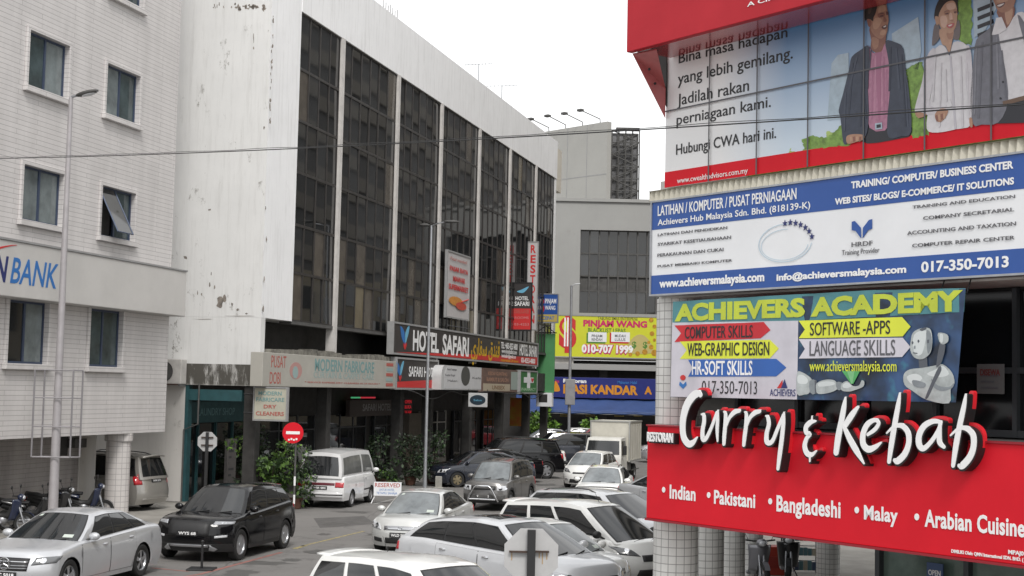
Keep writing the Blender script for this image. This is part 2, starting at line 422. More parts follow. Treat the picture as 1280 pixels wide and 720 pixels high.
def lettering_px(s, fr, parent, bl, tr, y, m, **kw):
    """bl = image point of the first letter's foot, tr = image point of the last letter's head, both on the plane y"""
    u0, z0 = fr.uz(*bl, y); u1, z1 = fr.uz(*tr, y)
    return lettering(s, parent, u0, u1, z0, z1 - z0, y, m, **kw)

def smooth_loop(pts, n=5):
    out = []; N = len(pts)
    for i in range(N):
        p0, p1, p2, p3 = pts[i - 1], pts[i], pts[(i + 1) % N], pts[(i + 2) % N]
        for k in range(n):
            t = k / n
            out.append(tuple(.5 * ((2 * p1[a]) + (-p0[a] + p2[a]) * t + (2 * p0[a] - 5 * p1[a] + 4 * p2[a] - p3[a]) * t * t + (-p0[a] + 3 * p1[a] - 3 * p2[a] + p3[a]) * t ** 3) for a in (0, 1)))
    return out

def ell(cx, cz, rx, rz, n=24):
    return [(cx + rx * math.cos(2 * math.pi * k / n), cz + rz * math.sin(2 * math.pi * k / n)) for k in range(n)]

def facade(mb, x0, x1, z0, z1, y, holes, depth, m=0, mr=0):
    """upright face at y with rectangular holes (a,b,c,d) and reveals going inward"""
    xs = sorted(set([x0, x1] + [v for h in holes for v in h[:2]])); zs = sorted(set([z0, z1] + [v for h in holes for v in h[2:]]))
    for i in range(len(xs) - 1):
        for j in range(len(zs) - 1):
            cx, cz = (xs[i] + xs[i + 1]) / 2, (zs[j] + zs[j + 1]) / 2
            if any(h[0] < cx < h[1] and h[2] < cz < h[3] for h in holes): continue
            mb.face([(xs[i], y, zs[j]), (xs[i + 1], y, zs[j]), (xs[i + 1], y, zs[j + 1]), (xs[i], y, zs[j + 1])], m)
    for a, b, c, d in holes:
        q = y + depth
        mb.face([(a, y, c), (a, q, c), (b, q, c), (b, y, c)], mr); mb.face([(a, y, d), (b, y, d), (b, q, d), (a, q, d)], mr)
        mb.face([(a, y, c), (a, y, d), (a, q, d), (a, q, c)], mr); mb.face([(b, y, c), (b, q, c), (b, q, d), (b, y, d)], mr)

A_AZ = RAD(14.7)
HOT = Frame(-8.554, 49.212, A_AZ)
_b = gnd(148, 645, .12); BANK = Frame(_b.x, _b.y, A_AZ)
BLD = Frame(1.972, 20.0, RAD(143.5))
FARP = at(690, 487, 112); FAR = Frame(FARP.x, FARP.y, RAD(90))

# ================================================================== the ground
g = MB().grid(lambda a, b: (-220 + 440 * a, -60 + 460 * b, 0), 4, 4)
structure(g.build('road', M_ASPH))

def slab(name, fr, poly, z, m, parent=None):
    """raised paved area with a kerb step, polygon in frame coordinates (x, y)"""
    b = MB(); pts = [fr.w(p[0], p[1], 0) for p in poly]
    ar = sum(pts[i].x * pts[(i + 1) % len(pts)].y - pts[(i + 1) % len(pts)].x * pts[i].y for i in range(len(pts)))
    if ar < 0: pts = pts[::-1]
    b.face([(p.x, p.y, z) for p in pts], 0)
    for i in range(len(pts)):
        p, q = pts[i], pts[(i + 1) % len(pts)]
        b.face([(p.x, p.y, -.05), (q.x, q.y, -.05), (q.x, q.y, z), (p.x, p.y, z)], 1)
    return structure(b.build(name, m))

slab('pavement', HOT, [(-60, -1.05), (-8.6, -1.05), (-6.4, -.1), (-.35, .1), (-.35, 14), (-60, 14)], .12, [M_PAVE, M_KERB])
slab('arcade_floor', HOT, [(-.3, .05), (46, .05), (46, 3.4), (-.3, 3.4)], .14, [mat('arcade_tiles', (.13, .12, .11), .6, var=.3), M_KERB])
slab('corner_pavement', BLD, [(-1.0, -.9), (14, -.9), (14, 30), (-22, 25)], .12, [M_PAVE, M_KERB])
slab('far_pavement', FAR, [(-70, -4), (60, -4), (60, 10), (-70, 10)], .13, [M_PAVE, M_KERB])
# kerb stones along the bank pavement
kb = MB()
for x in range(-52, -8):
    a = HOT.w(x, -1.19, 0); 
    p = [HOT.w(x + .01, -1.2, 0), HOT.w(x + .99, -1.2, 0), HOT.w(x + .99, -1.04, 0), HOT.w(x + .01, -1.04, 0)]
    n = len(kb.v)
    kb.v += [(q.x, q.y, 0) for q in p] + [(q.x, q.y, .135) for q in p]
    for q in ((3, 2, 1, 0), (4, 5, 6, 7), (0, 1, 5, 4), (1, 2, 6, 5), (2, 3, 7, 6), (3, 0, 4, 7)):
        kb.f.append(tuple(n + i for i in q)); kb.m.append(0)
structure(kb.build('kerb', M_KERB))

M_RLINE = mat('worn_red_line', (.30, .10, .08), .8, var=.5, vscale=5, dark=(.15, .12, .11))
M_YLINE = mat('worn_yellow_line', (.42, .34, .12), .8, var=.5, vscale=5, dark=(.15, .14, .11))
M_WLINE = mat('worn_white_line', (.5, .5, .48), .8, var=.5, vscale=5, dark=(.17, .165, .16))
def line(name, pts, w, m):
    b = MB()
    for p, q in zip(pts[:-1], pts[1:]):
        d = (q - p).normalized(); s = Vector((-d.y, d.x, 0)) * w * .5
        b.face([tuple(v + Vector((0, 0, .004))) for v in (p - s, p + s, q + s, q - s)])
    o = b.build(name, m); return structure(o)
line('red_road_line', [gnd(60, 745), gnd(250, 718), gnd(352, 690.5)], .12, M_RLINE)
line('red_road_line', [gnd(189, 710), gnd(236, 714.5)], .10, M_RLINE)
line('yellow_road_line', [gnd(368, 686), gnd(382, 682)], .14, M_YLINE)
line('white_road_line', [gnd(468, 630), gnd(500, 622)], .10, M_WLINE)
line('yellow_road_line', [gnd(376, 683), gnd(455, 664)], .08, M_YLINE)

# oil stains and repair patches on the road
M_STAIN = mat('oil_stain', (.060, .057, .054), .6, var=.5, vscale=4, dark=(.10, .096, .09)); M_PATCH = mat('repair_patch', (.105, .10, .096), .85, var=.25, vscale=2)
rg = random.Random(9)
def road_mark(name, cx, cy, rx, ry, m, n=18, z=.003):
    pts = []
    for k in range(n):
        a_ = 2 * math.pi * k / n; s_ = rg.uniform(.6, 1.15); pts.append((cx + rx * s_ * math.cos(a_), cy + ry * s_ * math.sin(a_), z))
    structure(MB().face(pts).build(name, m))
for px, py, rx, ry in ((420, 655, .5, .8), (395, 690, .35, .6), (330, 704, .8, .5), (440, 640, .7, .5), (300, 716, .4, .7), (560, 640, .6, .7), (470, 668, .3, .4), (680, 606, .7, .9), (240, 700, .5, .4), (405, 668, .2, .3), (365, 700, .25, .35)):
    q = gnd(px, py); road_mark('oil_stain', q.x, q.y, rx, ry, M_STAIN)
for (a_, b_, c_, d_) in (((392, 648), (455, 645), (470, 655), (400, 660)),):
    structure(MB().face([(*gnd(*p).xy, .0022) for p in (d_, c_, b_, a_)]).build('repair_patch', M_PATCH))

# ================================================================== the bank (left)
bank = fthing(BANK, 'bank_building', 'pale tiled bank building with projecting fascia board at the left edge of the street', 'building', 0, 0, 0)
wu = [-9.0, -4.83, -.80]
holes = []
for u in wu:
    for a, d in ((15.85, 17.4), (12.19, 13.72), (8.53, 10.03)): holes.append((u - .98, u + .98, a, d))
    holes.append((u - .93 - (.42 if u < -1 else .40), u + .93 - .40, 4.64, 6.34))
b = MB()
facade(b, -16, 2.72, 2.62, 22, 0, holes, .22)
b.face([(2.72, 0, 2.62), (2.72, 9, 2.62), (2.72, 9, 22), (2.72, 0, 22)])
b.face([(-16, 0, 22), (2.72, 0, 22), (2.72, 9, 22), (-16, 9, 22)]); b.face([(-16, 9, 2.62), (-16, 0, 2.62), (-16, 0, 22), (-16, 9, 22)])
b.face([(2.72, 9, 2.62), (-16, 9, 2.62), (-16, 9, 22), (2.72, 9, 22)])
b.build('wall', M_TILEW, bank)
MB().face([(-16, 0, 2.62), (-16, 9, 2.62), (2.72, 9, 2.62), (2.72, 0, 2.62)]).build('soffit', M_DWHITE, bank)
for k, hh in enumerate(holes):
    a, c, z0, z1 = hh
    w = MB()   # tiled surround: two jambs and head slightly proud, a heavier sill
    w.box(a - .12, a, -.07, .0, z0, z1 + .12); w.box(c, c + .12, -.07, .0, z0, z1 + .12); w.box(a + .001, c - .001, -.068, .0, z1, z1 + .118)
    w.box(a - .16, c + .16, -.14, .0, z0 - .16, z0 - .002)
    root = w.build('window', M_TILEW, bank, bevel=.01)
    f = MB()
    for p, q, r, s in ((a, c, z0, z0 + .06), (a, c, z1 - .06, z1), (a, a + .06, z0 + .06, z1 - .06), (c - .06, c, z0 + .06, z1 - .06), ((a + c) / 2 - .04, (a + c) / 2 + .04, z0 + .06, z1 - .06)):
        f.box(p, q, .10, .16, r, s)
    f.build('window_frame', M_FRAMEB, root)
    mid = (a + c) / 2
    if k == 10:   # the awning sash that stands open
        MB().face([(mid + .03, .14, z0 + .05), (c - .05, .14, z0 + .05), (c - .05, .14, z1 - .05), (mid + .03, .14, z1 - .05)]).build('pane', M_GLASS2, root)
        op = MB(); s = .62
        op.face([(a + .05, -s + .03, z0 + .12), (mid - .04, -s + .03, z0 + .12), (mid - .04, .10, z1 - .05), (a + .05, .10, z1 - .05)])
        o = op.build('pane', M_GLASST, root)
        e = MB()
        for x in (a + .05, mid - .04): e.tube([(x, -s + .03, z0 + .12), (x, .10, z1 - .05)], .022, 6)
        e.tube([(a + .05, -s + .03, z0 + .12), (mid - .04, -s + .03, z0 + .12)], .022, 6)
        e.build('open_sash', M_FRAMEB, root)
        MB().face([(a, .21, z0), (mid, .21, z0), (mid, .21, z1), (a, .21, z1)]).build('dark_opening', M_DARK, root)
    else:
        for (p, q) in ((a + .05, mid - .03), (mid + .03, c - .05)):
            dy = random.uniform(-.004, .004)
            MB().face([(p, .13 + dy, z0 + .05), (q, .13 - dy, z0 + .05), (q, .13 - dy, z1 - .05), (p, .13 + dy, z1 - .05)]).build('pane', random.choice([M_GLASS2, M_GLASS4, M_GLASST, M_GLASS2]), root)
        if k % 3 == 1:   # a curtain drawn half way behind the pane
            pass
FEND, _z1 = BANK.uz(233.5, 340, -.55); _z0 = BANK.uz(233.5, 396, -.55)[1]
MB().box(-16, FEND, -.55, .0, _z0, _z1).build('fascia_board', M_FASCIA, bank, bevel=.02)
MB().box(-16, FEND + .02, -.58, .0, _z1 + .002, _z1 + .05).build('fascia_capping', M_GREY, bank)
FY = -.556
lettering_px('BANK', BANK, bank, (12.5, 353), (73, 331), FY, M_LBLUE, bold=.012, shear=.22)
lettering_px('N', BANK, bank, (-7, 350), (11, 322), FY, M_NAVY, bold=.03, shear=.22)
sw = []
for k in range(13):
    t = k / 12; sw.append(BANK.uz(-34 + 55 * t, 320 - 14 * math.sin(t * 1.55) , FY))
for k in range(13):
    t = 1 - k / 12; sw.append(BANK.uz(-34 + 55 * t, 320 - 14 * math.sin(t * 1.55) + 5 * (1 - t) + .6, FY))
MB().prism(sw, FY - .004, FY + .002).build('swoosh_emblem', M_LRED, bank)
# ground floor: set back wall, corner column, ceiling light
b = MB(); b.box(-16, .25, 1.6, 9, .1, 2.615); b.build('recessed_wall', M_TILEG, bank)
b = MB(); b.box(.252, 1.22, 1.57, 2.3, .1, 2.612); b.build('stained_pier', M_LOWW, bank)
for (p0, p1) in (((73, 545), (85, 570)),):
    (ua, za), (ub, zb) = BANK.uz(p0[0], p1[1], 1.56), BANK.uz(p1[0], p0[1], 1.56)
    MB().box(ua, ub, 1.55, 1.598, za, min(zb, 2.58)).build('louvre', M_DARK, bank)
(ua, za), (ub, zb) = BANK.uz(90, 560, 1.4), BANK.uz(105, 548, 1.4)
MB().box(ua, ub, 1.3, 1.565, za, min(zb, 2.58)).build('duct_box', M_DGREY, bank)
def round_col(parent, x, y, r, z0, z1, m, cap=True, name='column'):
    o = MB().lathe((0, 0, 0), [(r, z0), (r, z1 - (.24 if cap else 0))], 32).build(name, m, None, smooth=50)
    o.parent = parent; o.location = Vector((x, y, 0)) - OFF[parent.name]
    if cap:
        c = MB().lathe((0, 0, 0), [(r, z1 - .26), (r + .06, z1 - .25), (r + .06, z1 - .005), (r, z1)], 32).build('capital', M_COLB, None, smooth=50)
        c.parent = o
    return o
round_col(bank, .58, .42, .37, .1, 2.62, M_COLB)
round_col(bank, -6.9, .42, .37, .1, 2.62, M_COLB)
(ua, za) = BANK.uz(118, 568, 3.0); (ub, zb) = BANK.uz(134, 566, 3.0)
lt = thing('tube_light', 'white fluorescent tube light glowing under the bank overhang by the round tiled column', 'light', BANK.w(ua, 3.0, 2.35), BANK.rz, None, (ua, 3.0, 2.35))
MB().tube([(ua, 3, za), (ub + .9, 3, za)], .03, 8).build('tube', mat('lit_tube', (1, .98, .95), emit=4), lt)
MB().box(ua - .05, ub + .95, 2.95, 3.05, za + .035, za + .12).build('housing', M_WHITE, lt)

# ================================================================== the hotel block
HX = 44.5
WALLF = Frame(HOT.o.x, HOT.o.y, A_AZ - math.pi / 2)      # the side wall: x runs inward along it
hot = fthing(HOT, 'hotel_building', 'long white office block with dark curtain wall and shop signs', 'building', 0, 0, 0)
b = MB()
b.box(0, HX, .5, 14, 6.5, 20.25)
b.build('wall', M_PLAST, hot)
b = MB(); b.box(.0, 2.62, 0, .498, 6.5, 20.25); b.m[-1] = 1; b.build('end_pier', [M_PLAST2, M_PLAST], hot)
b = MB(); b.box(2.622, HX, -.02, .498, 17.82, 20.25); b.build('parapet', M_PLAST2, hot)
MB().box(HX - .02, HX + 2.2, .2, 8, 17.2, 20.0).build('end_parapet', plaster_mat('beige_plaster', (.62, .58, .50), spots=.2), hot)
b = MB(); b.box(HX - .5, HX, 0.02, .498, 4.1, 17.818); b.build('end_column', M_PLAST2, hot)
b = MB(); b.box(0.003, .35, 0.0, 14, 4.88, 6.498); b.build('side_band', M_PLAST, hot)
b = MB(); b.box(-.02, .35, -.003, 14, 4.15, 4.878)
o = b.build('mouldy_side_beam', None, hot)
# the mould texture uses heights above the beam, so the beam gets its own origin
o.data.transform(Matrix.Translation((0, 0, -4.0))); o.location.z += 4.0; o.data.materials.clear(); o.data.materials.append(M_MOLD)
b = MB(); b.box(0.0, .3, 2.75, 14, .1, 4.148); b.build('side_wall', M_LOWW, hot)
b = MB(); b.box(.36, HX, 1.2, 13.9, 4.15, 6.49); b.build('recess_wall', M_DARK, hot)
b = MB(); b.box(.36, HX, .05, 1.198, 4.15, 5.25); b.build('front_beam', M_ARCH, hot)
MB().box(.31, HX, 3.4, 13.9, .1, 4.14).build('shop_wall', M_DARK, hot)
# broken ledge tiles above the laundry sign
b = MB(); x = .4
while x < 13.6:
    w = random.uniform(.5, 1.2); t = random.uniform(-.03, .03)
    b.box(x, x + w - .05, -.25, .3, 5.26, 5.45 + random.uniform(-.04, .1)); x += w
b.build('ledge', mat('stained_ledge', (.20, .19, .165), .9, var=.7, vscale=3), hot)
# curtain wall
piers = [6.75, 13.42, 19.75, 26.4, 32.7, 38.9]
edges = [2.62] + piers + [HX - .5]
rows = [6.52, 8.28, 10.02, 11.95, 13.85, 15.75, 17.80]
for i in range(len(edges) - 1):
    x0, x1 = edges[i] + (.0 if i == 0 else .14), edges[i + 1] - (.14 if i < 6 else 0)
    n = 4 if i == 0 else 6
    cw = MB(); fr = MB(); w = (x1 - x0) / n
    for k in range(n):
        for j in range(6):
            a, c = x0 + k * w, x0 + (k + 1) * w; z0, z1 = rows[j], rows[j + 1]
            t1, t2 = random.gauss(0, .010), random.gauss(0, .010)
            r = random.random()
            low = j < 2  # more brown and beige panes low down, a reflection put in by colour
            mi = 1 if r < (.30 if low else .07) else (2 if r < (.40 if low else .075) else (3 if r < .60 else 0))
            cw.face([(a, .08 + t1, z0), (c, .08 + t1, z0), (c, .08 + t2, z1), (a, .08 + t2, z1)], mi)
            if r > 1.0 and j > 0:   # a tilted-out sash
                cw.face([(a + .08, -.16, z0 + .1), (c - .08, -.16, z0 + .1), (c - .08, .05, z0 + 1.0), (a + .08, .05, z0 + 1.0)], 3)
    g = cw.build('glazing_bay', [M_GLASS, M_GLASSC, M_GLASSB, M_GLASST], hot)
    for k in range(n + 1):
        a = x0 + k * w; fr.box(a - .032, a + .032, .045, .12, 6.52, 17.80)
    for z in rows: fr.box(x0, x1, .050, .125, z - .05, z + .05)
    fr.build('mullions', mat('bronze_mullion', (.055, .05, .047), .5, metal=.3, var=.3), g)
for i, p in enumerate(piers):
    MB().box(p - .14, p + .14, -.06, .29, 5.5 if i != 1 else 6.5, 17.818).build('pilaster', mat('pilaster_white', (.60, .575, .55), .6, var=.25, vscale=1.3), hot)
MB().box(2.622, HX - .5, .012, .49, 6.40, 6.515).build('curtain_sill', M_DGREY, hot)
# ground floor columns and shopfronts under the overhang
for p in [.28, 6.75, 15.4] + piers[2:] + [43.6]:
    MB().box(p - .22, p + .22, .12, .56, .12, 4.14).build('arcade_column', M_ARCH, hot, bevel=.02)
MB().box(.02, .30, 2.62, 2.748, .14, 4.14).build('teal_post', M_TEAL, hot)
MB().box(.05, .28, .64, 2.615, 3.62, 4.0).build('teal_lintel', M_TEAL, hot)
sg = MB()
MB().box(.6, 6.2, 3.30, 3.39, .14, 2.75).build('shop_glass', M_GLASS, hot)
o = MB().box(.6, 6.4, 3.05, 3.38, 2.80, 3.55).build('shop_fascia', M_TEAL, hot)
lettering('LAUNDRY SHOP', hot, 1.6, 4.6, 3.05, .26, 3.045, mat('faded_teal_letter', (.14, .26, .27), .6))
b = MB()
for k in range(5): b.box(.6 + k * 1.4, .68 + k * 1.4, 3.2, 3.295, .14, 2.78)
b.build('shop_frame', M_TEAL, hot)
for (x0, x1, m2) in ((7.2, 12.9, M_GLASS), (14.2, 19.2, M_GLASS), (20.4, 25.6, M_GLASST), (27.3, 32.0, M_GLASS), (33.6, 38.2, M_GLASST), (39.8, 43, M_GLASS)):
    MB().box(x0, x1, 3.23, 3.39, .4, 2.9).build('shop_glass', m2, hot)
    b = MB(); n = 3
    for k in range(n + 1):
        xx = x0 + (x1 - x0) * k / n; b.box(xx - .05, xx + .05, 3.2, 3.295, .14, 2.95)
    b.box(x0, x1, 3.21, 3.229, 2.3, 2.36); b.box(x0, x1, 3.15, 3.38, .14, .40)
    b.build('shop_frame', M_FRAME if x0 != 27.3 else M_DWHITE, hot)
MB().box(23.8, 27.0, 2.6, 3.2, .14, 2.9).build('door_surround', mat('beige_surround', (.16, .14, .115), .7, var=.2), hot)
# the reflections of the day in the lobby glass come from the real street
# flaked patches where the old render shows on the side wall
M_FLAKE = mat('bare_render', (.27, .235, .20), .9, var=.6, vscale=5, dark=(.11, .10, .09))
rg = random.Random(5); fk = MB()
def flake(px, py, w, h):
    pts = []
    for k in range(11):
        a_ = 2 * math.pi * k / 11; s_ = rg.uniform(.45, 1.15)
        pts.append(WALLF.uz(px + w * s_ * math.cos(a_), py + h * s_ * math.sin(a_), .005))
    fk.face([tuple(HOT.o + WALLF.X * u_ + WALLF.Y * .005 + Vector((0, 0, z_))) for u_, z_ in pts])
for k in range(26): flake(rg.uniform(293, 331), 9 + rg.gauss(0, 2.2), rg.uniform(.8, 3.2), rg.uniform(1, 3.4))
for k in range(8): flake(rg.uniform(266, 300), 7 + rg.gauss(0, 2), rg.uniform(.5, 1.2), rg.uniform(1, 3.5))
for k in range(16): flake(341.5 - .03 * k * 9 + rg.gauss(0, .5), 22 + k * 9 + rg.uniform(-6, 6), rg.uniform(.5, 1.5), rg.uniform(1, 5))
for px, py, w, h in ((317, 48, .8, 7), (317, 60, .9, 2), (275, 380, 5.5, 10), (280, 372, 3, 6), (262, 356, 1.2, 4), (268, 359, 1, 3), (247, 366, .9, 3), (290, 381, 1.4, 3), (264, 342, .9, 3), (232, 322, 3.5, 2), (262, 262, 2.2, 1.4), (297, 387, 1.5, 2), (308, 392, 2, 1.5), (252, 368, .9, 2.5), (330, 160, 1, 3), (333, 300, 1, 5), (332, 260, .8, 3), (330, 350, 1, 6), (329, 385, 1.4, 5), (300, 395, 20, .5), (255, 399, 14, .45)): flake(px, py, w, h)
fk.v = [(*HOT.loc(Vector(p)), p[2]) for p in fk.v]
stuff(fk.build('flaked_paint', M_FLAKE, hot))
# roof rods
b = MB()
for k in range(7):
    u, z = HOT.uz(479 + k * 2.9, 27, 1.0); b.tube([(u, 1.0, 20.2), (u, 1.0, 20.25 + 1.15 - .06 * (k % 3))], .022, 6)
b.build('starter_bars', M_GREY, hot)
# thin hairline crack and pipe on the side wall
MB().tube([(-.05, 2.2, 4.2), (-.05, 2.2, 2.8), (-.05, 2.72, 2.6), (-.05, 2.72, .15)], .03, 8).build('downpipe', M_DGREY, hot)
MB().tube([(-.04, 3.0, 4.16), (-.04, 13.0, 4.16)], .035, 6).build('rusty_pipe', mat('rust', (.16, .06, .04), .8, var=.4), hot)

# air conditioner unit on the side wall
W_AZ = A_AZ - math.pi / 2
def ac_unit(label, loc, rz, group=None):
    r = thing('air_conditioner', label, 'air conditioner', loc, rz, group)
    MB().box(-.45, .45, -.36, 0, 0, .74).build('casing', M_DWHITE, r, bevel=.02)
    MB().lathe((-.12, -.362, .37), [(.0, 0), (.30, 0), (.31, -.012), (.30, -.02)], 24, axis='y').build('fan_grille', M_DGREY, r)
    b = MB(); b.box(-.4, -.34, -.3, .1, -.06, -.002); b.box(.34, .4, -.3, .1, -.06, -.002); b.build('bracket', M_GREY, r)
    return r
_u, _z = WALLF.uz(222, 480, -.3)
r = ac_unit('white air conditioner unit fixed high on the stained side wall beside the bank fascia', HOT.w(-.06, _u, _z), HOT.rz - math.pi / 2 + math.pi)
r.rotation_euler.z = math.atan2(HOT.Y.y, HOT.Y.x) + math.pi
r.scale = (1.15, 1.15, 1.15)

# ------------------------------------------------------------------ shop signs on the hotel block
def panel_sign(name, label, cat, u0, u1, z0, z1, y, th, m, side=None, bevel=.015, fr=HOT, frame=None):
    r = fthing(fr, name, label, cat, u0, y, z0)
    MB().box(u0, u1, y, y + th, z0, z1).build('panel', m, r, bevel=bevel)
    if frame:
        f = MB()
        for (a, c, p, q) in ((u0 - .03, u1 + .03, z1 - .05, z1 + .03), (u0 - .03, u1 + .03, z0 - .03, z0 + .05), (u0 - .03, u0 + .05, z0 + .051, z1 - .051), (u1 - .05, u1 + .03, z0 + .051, z1 - .051)):
            f.box(a, c, y - .03, y + th * .9, p, q)
        f.build('sign_frame', frame, r)
    return r

SY = -.45
M_SGREY = mat('sign_charcoal', (.045, .04, .04), .45, var=.15, vscale=.6)
s1 = panel_sign('hotel_sign', 'long dark grey and red hotel sign with white and yellow lettering above the shopfronts', 'sign', HOT.uz(492, 402.5, SY)[0], HOT.uz(672.5, 430, SY)[0], HOT.uz(492, 442, SY)[1], HOT.uz(492, 402.5, SY)[1], SY, .3, M_SGREY, frame=M_GREY)
_a, _c = HOT.uz(494, 440, SY), HOT.uz(671.5, 457, SY)
MB().face([(_a[0], SY - .004, _a[1]), (_c[0], SY - .004, _a[1]), (_c[0], SY - .004, _a[1] + .45), (_a[0] + 13, SY - .004, _a[1] + .26)]).build('red_band', M_LRED, s1)
lettering_px('HOTEL', HOT, s1, (516, 437.2), (549, 418), SY - .006, M_LWHITE, bold=.03)
lettering_px('SAFARI', HOT, s1, (553, 441.8), (586.3, 423.2), SY - .006, M_LWHITE, bold=.03)
M_LYEL = mat('letter_yellow', (.60, .36, .01), .5)
lettering_px('\uFEF1\uFEAD\uFE8E\uFED4\uFEB3 \uFED5\uFEAA\uFEE8\uFED3', HOT, s1, (589, 443), (625, 428), SY - .006, M_LYEL, bold=.02)
lettering_px('TEL: +603-4253 4800', HOT, s1, (626.3, 435.0), (647, 430.5), SY - .006, M_LWHITE, bold=.02)
lettering_px('www.hotelsafari.com', HOT, s1, (627, 441), (646, 438), SY - .006, M_LWHITE, bold=.01)
lettering_px('hotelsafari@gmail.com', HOT, s1, (627, 446.5), (645, 444), SY - .006, M_LWHITE, bold=.01)
lettering_px('reservation 24 hours', HOT, s1, (626, 451.5), (648, 450), SY - .006, M_LYEL, bold=.01)
lettering_px('HOTEL SAFARI', HOT, s1, (649.5, 443.5), (671, 433.5), SY - .006, M_LWHITE, bold=.03)
lettering_px('03-4253-4800', HOT, s1, (651.5, 453), (669, 449), SY - .006, M_LWHITE, bold=.03)
def bird(parent, fr, cx, cy, s, y):
    for pts, m in ((((-1, -1.6), (-.2, -.9), (0, .2), (.1, 1.2), (-.6, .4), (-.9, -.5)), M_LBLUE), (((.15, 1.0), (.1, -.3), (.5, -1.2), (1.1, -1.7), (.9, -.6), (.5, .3)), mat('letter_sky', (.15, .42, .60), .5)), (((.0, 1.9), (-.35, 1.1), (.2, .8), (.45, 1.2)), M_LRED)):
        MB().prism([fr.uz(cx + a * s * .62, cy + b_ * s, y) for a, b_ in smooth_loop(list(pts), 4)], y - .003, y + .001).build('bird_emblem', m, parent)
bird(s1, HOT, 506, 421, 8.5, SY - .006)

SY2 = -.55
s2 = panel_sign('laundry_sign', 'long cream laundry signboard with faded green letters over the first shops', 'sign', HOT.uz(329, 440, SY2)[0], HOT.uz(495, 452, SY2)[0], HOT.uz(329, 483, SY2)[1], HOT.uz(329, 440, SY2)[1], SY2, .45, mat('cream_sign', (.40, .385, .345), .5, var=.12, vscale=.8), frame=None)
M_FRED = mat('faded_red_letter', (.40, .10, .08), .6); M_FGRN = mat('faded_green_letter', (.17, .30, .30), .6); M_FGR2 = mat('paler_green_letter', (.28, .37, .36), .6)
yy = SY2 - .004
lettering_px('PUSAT', HOT, s2, (339, 459), (358, 445.5), yy, M_FRED, bold=.0)
lettering_px('DOBI', HOT, s2, (337, 479.5), (351, 465.5), yy, M_FRED, bold=.0)
lettering_px('MODERN FABRICARE', HOT, s2, (393.5, 463), (468, 453.5), yy, M_FGRN, bold=.02)
lettering_px('CURTAIN & CARPET CARE', HOT, s2, (392, 472), (467.5, 467.5), yy, M_FGR2, bold=.01)
lettering_px('* SERVICE EXPRESS DRY CLEANERS IN 24 HOURS *', HOT, s2, (381, 478.5), (475, 479.2), yy, M_FRED, bold=.01)
u, z = HOT.uz(370, 462, yy)
MB().prism(ell(u, 4.72, .55, .30), yy - .001, yy + .003).build('emblem', mat('faded_pink', (.42, .24, .22), .6), s2)
MB().prism(ell(u - .05, 4.66, .25, .22), yy - .004, yy - .001).build('emblem', M_FGR2, s2)
u0, _ = HOT.uz(483, 460, yy); u1, _ = HOT.uz(491.5, 460, yy)
for k in range(5):
    MB().box(u0, u1, yy - .003, yy + .002, 4.24 + k * .21, 4.37 + k * .21).build('side_text_block', [M_FRED, M_FGR2][k % 2], s2)

S3A, S3Z1 = HOT.uz(496, 447, -.5); S3B = HOT.uz(547.5, 460, -.5)[0]; S3Z0 = HOT.uz(496, 486, -.5)[1]
s3 = panel_sign('shop_sign', 'dark grey and red sign reading Safari Hotel beside the cream laundry board', 'sign', S3A, S3B, S3Z0, S3Z1, -.5, .3, M_SGREY, frame=M_GREY)
MB().face([(S3A + .05, -.505, S3Z0 + .06), (S3B - .05, -.505, S3Z0 + .06), (S3B - .05, -.505, S3Z0 + .45), (S3A + .05, -.505, S3Z0 + .3)]).build('red_band', M_LRED, s3)
lettering('SAFARI HOTEL', s3, S3A + (S3B - S3A) * .28, S3B - .12, S3Z0 + .56, .42, -.507, M_LWHITE, bold=.02)
bird(s3, HOT, 500, 463, 7, -.507)

# white bull-nosed awning sign with a dark oval badge
A4, Z4b = HOT.uz(552, 456, -.95); B4 = HOT.uz(602, 463, -.95)[0]; Z4a = HOT.uz(552, 487, -.95)[1]
s4 = fthing(HOT, 'awning_sign', 'white rounded awning sign with a dark oval badge below the hotel sign', 'sign', 19.9, -.2, 4.1)
R_ = .55
outl = [(B4, Z4a), (B4, Z4b)] + [(A4 + R_ - R_ * math.sin(math.pi / 2 * k / 8), Z4b - R_ + R_ * math.cos(math.pi / 2 * k / 8)) for k in range(9)] + [(A4, Z4a)]
MB().prism(outl, -.95, -.2).build('panel', mat('awning_white', (.50, .50, .50), .55, var=.12), s4, smooth=40)
MB().prism([(B4 - .05, Z4a + .05), (B4 - .05, Z4b - .05)] + [(A4 + .5 + R_ - R_ * math.sin(math.pi / 2 * k / 8), Z4b - .05 - R_ + R_ * math.cos(math.pi / 2 * k / 8)) for k in range(9)] + [(A4 + .5, Z4a + .05)], -.958, -.951).build('face_panel', mat('awning_face', (.56, .56, .57), .5, var=.08), s4)
cu, cz_ = HOT.uz(582, 470, -.96)
MB().prism(ell(cu, cz_, .75, .47), -.966, -.959).build('oval_badge', mat('oval_badge', (.07, .07, .065), .5), s4)
for dx, zz, t in ((-3.0, 5.05, 'Rumah Tumpangan'), (-3.3, 4.78, 'Kedai Kopi'), (-2.9, 4.52, 'Makan'), (1.2, 4.7, 'Kafe')):
    lettering(t, s4, cu + dx, cu + dx + 1.5, zz, .10, -.962, M_LGREY)
S5A = HOT.uz(603.5, 470, -.4)[0]; S5B = HOT.uz(648, 470, -.4)[0]; S5W = S5B - S5A
s5 = panel_sign('shop_sign', 'brown and cream shop sign between the white awning and the green cross sign', 'sign', S5A, S5B, 4.05, 5.30, -.4, .25, mat('brown_sign', (.16, .10, .08), .55, var=.3))
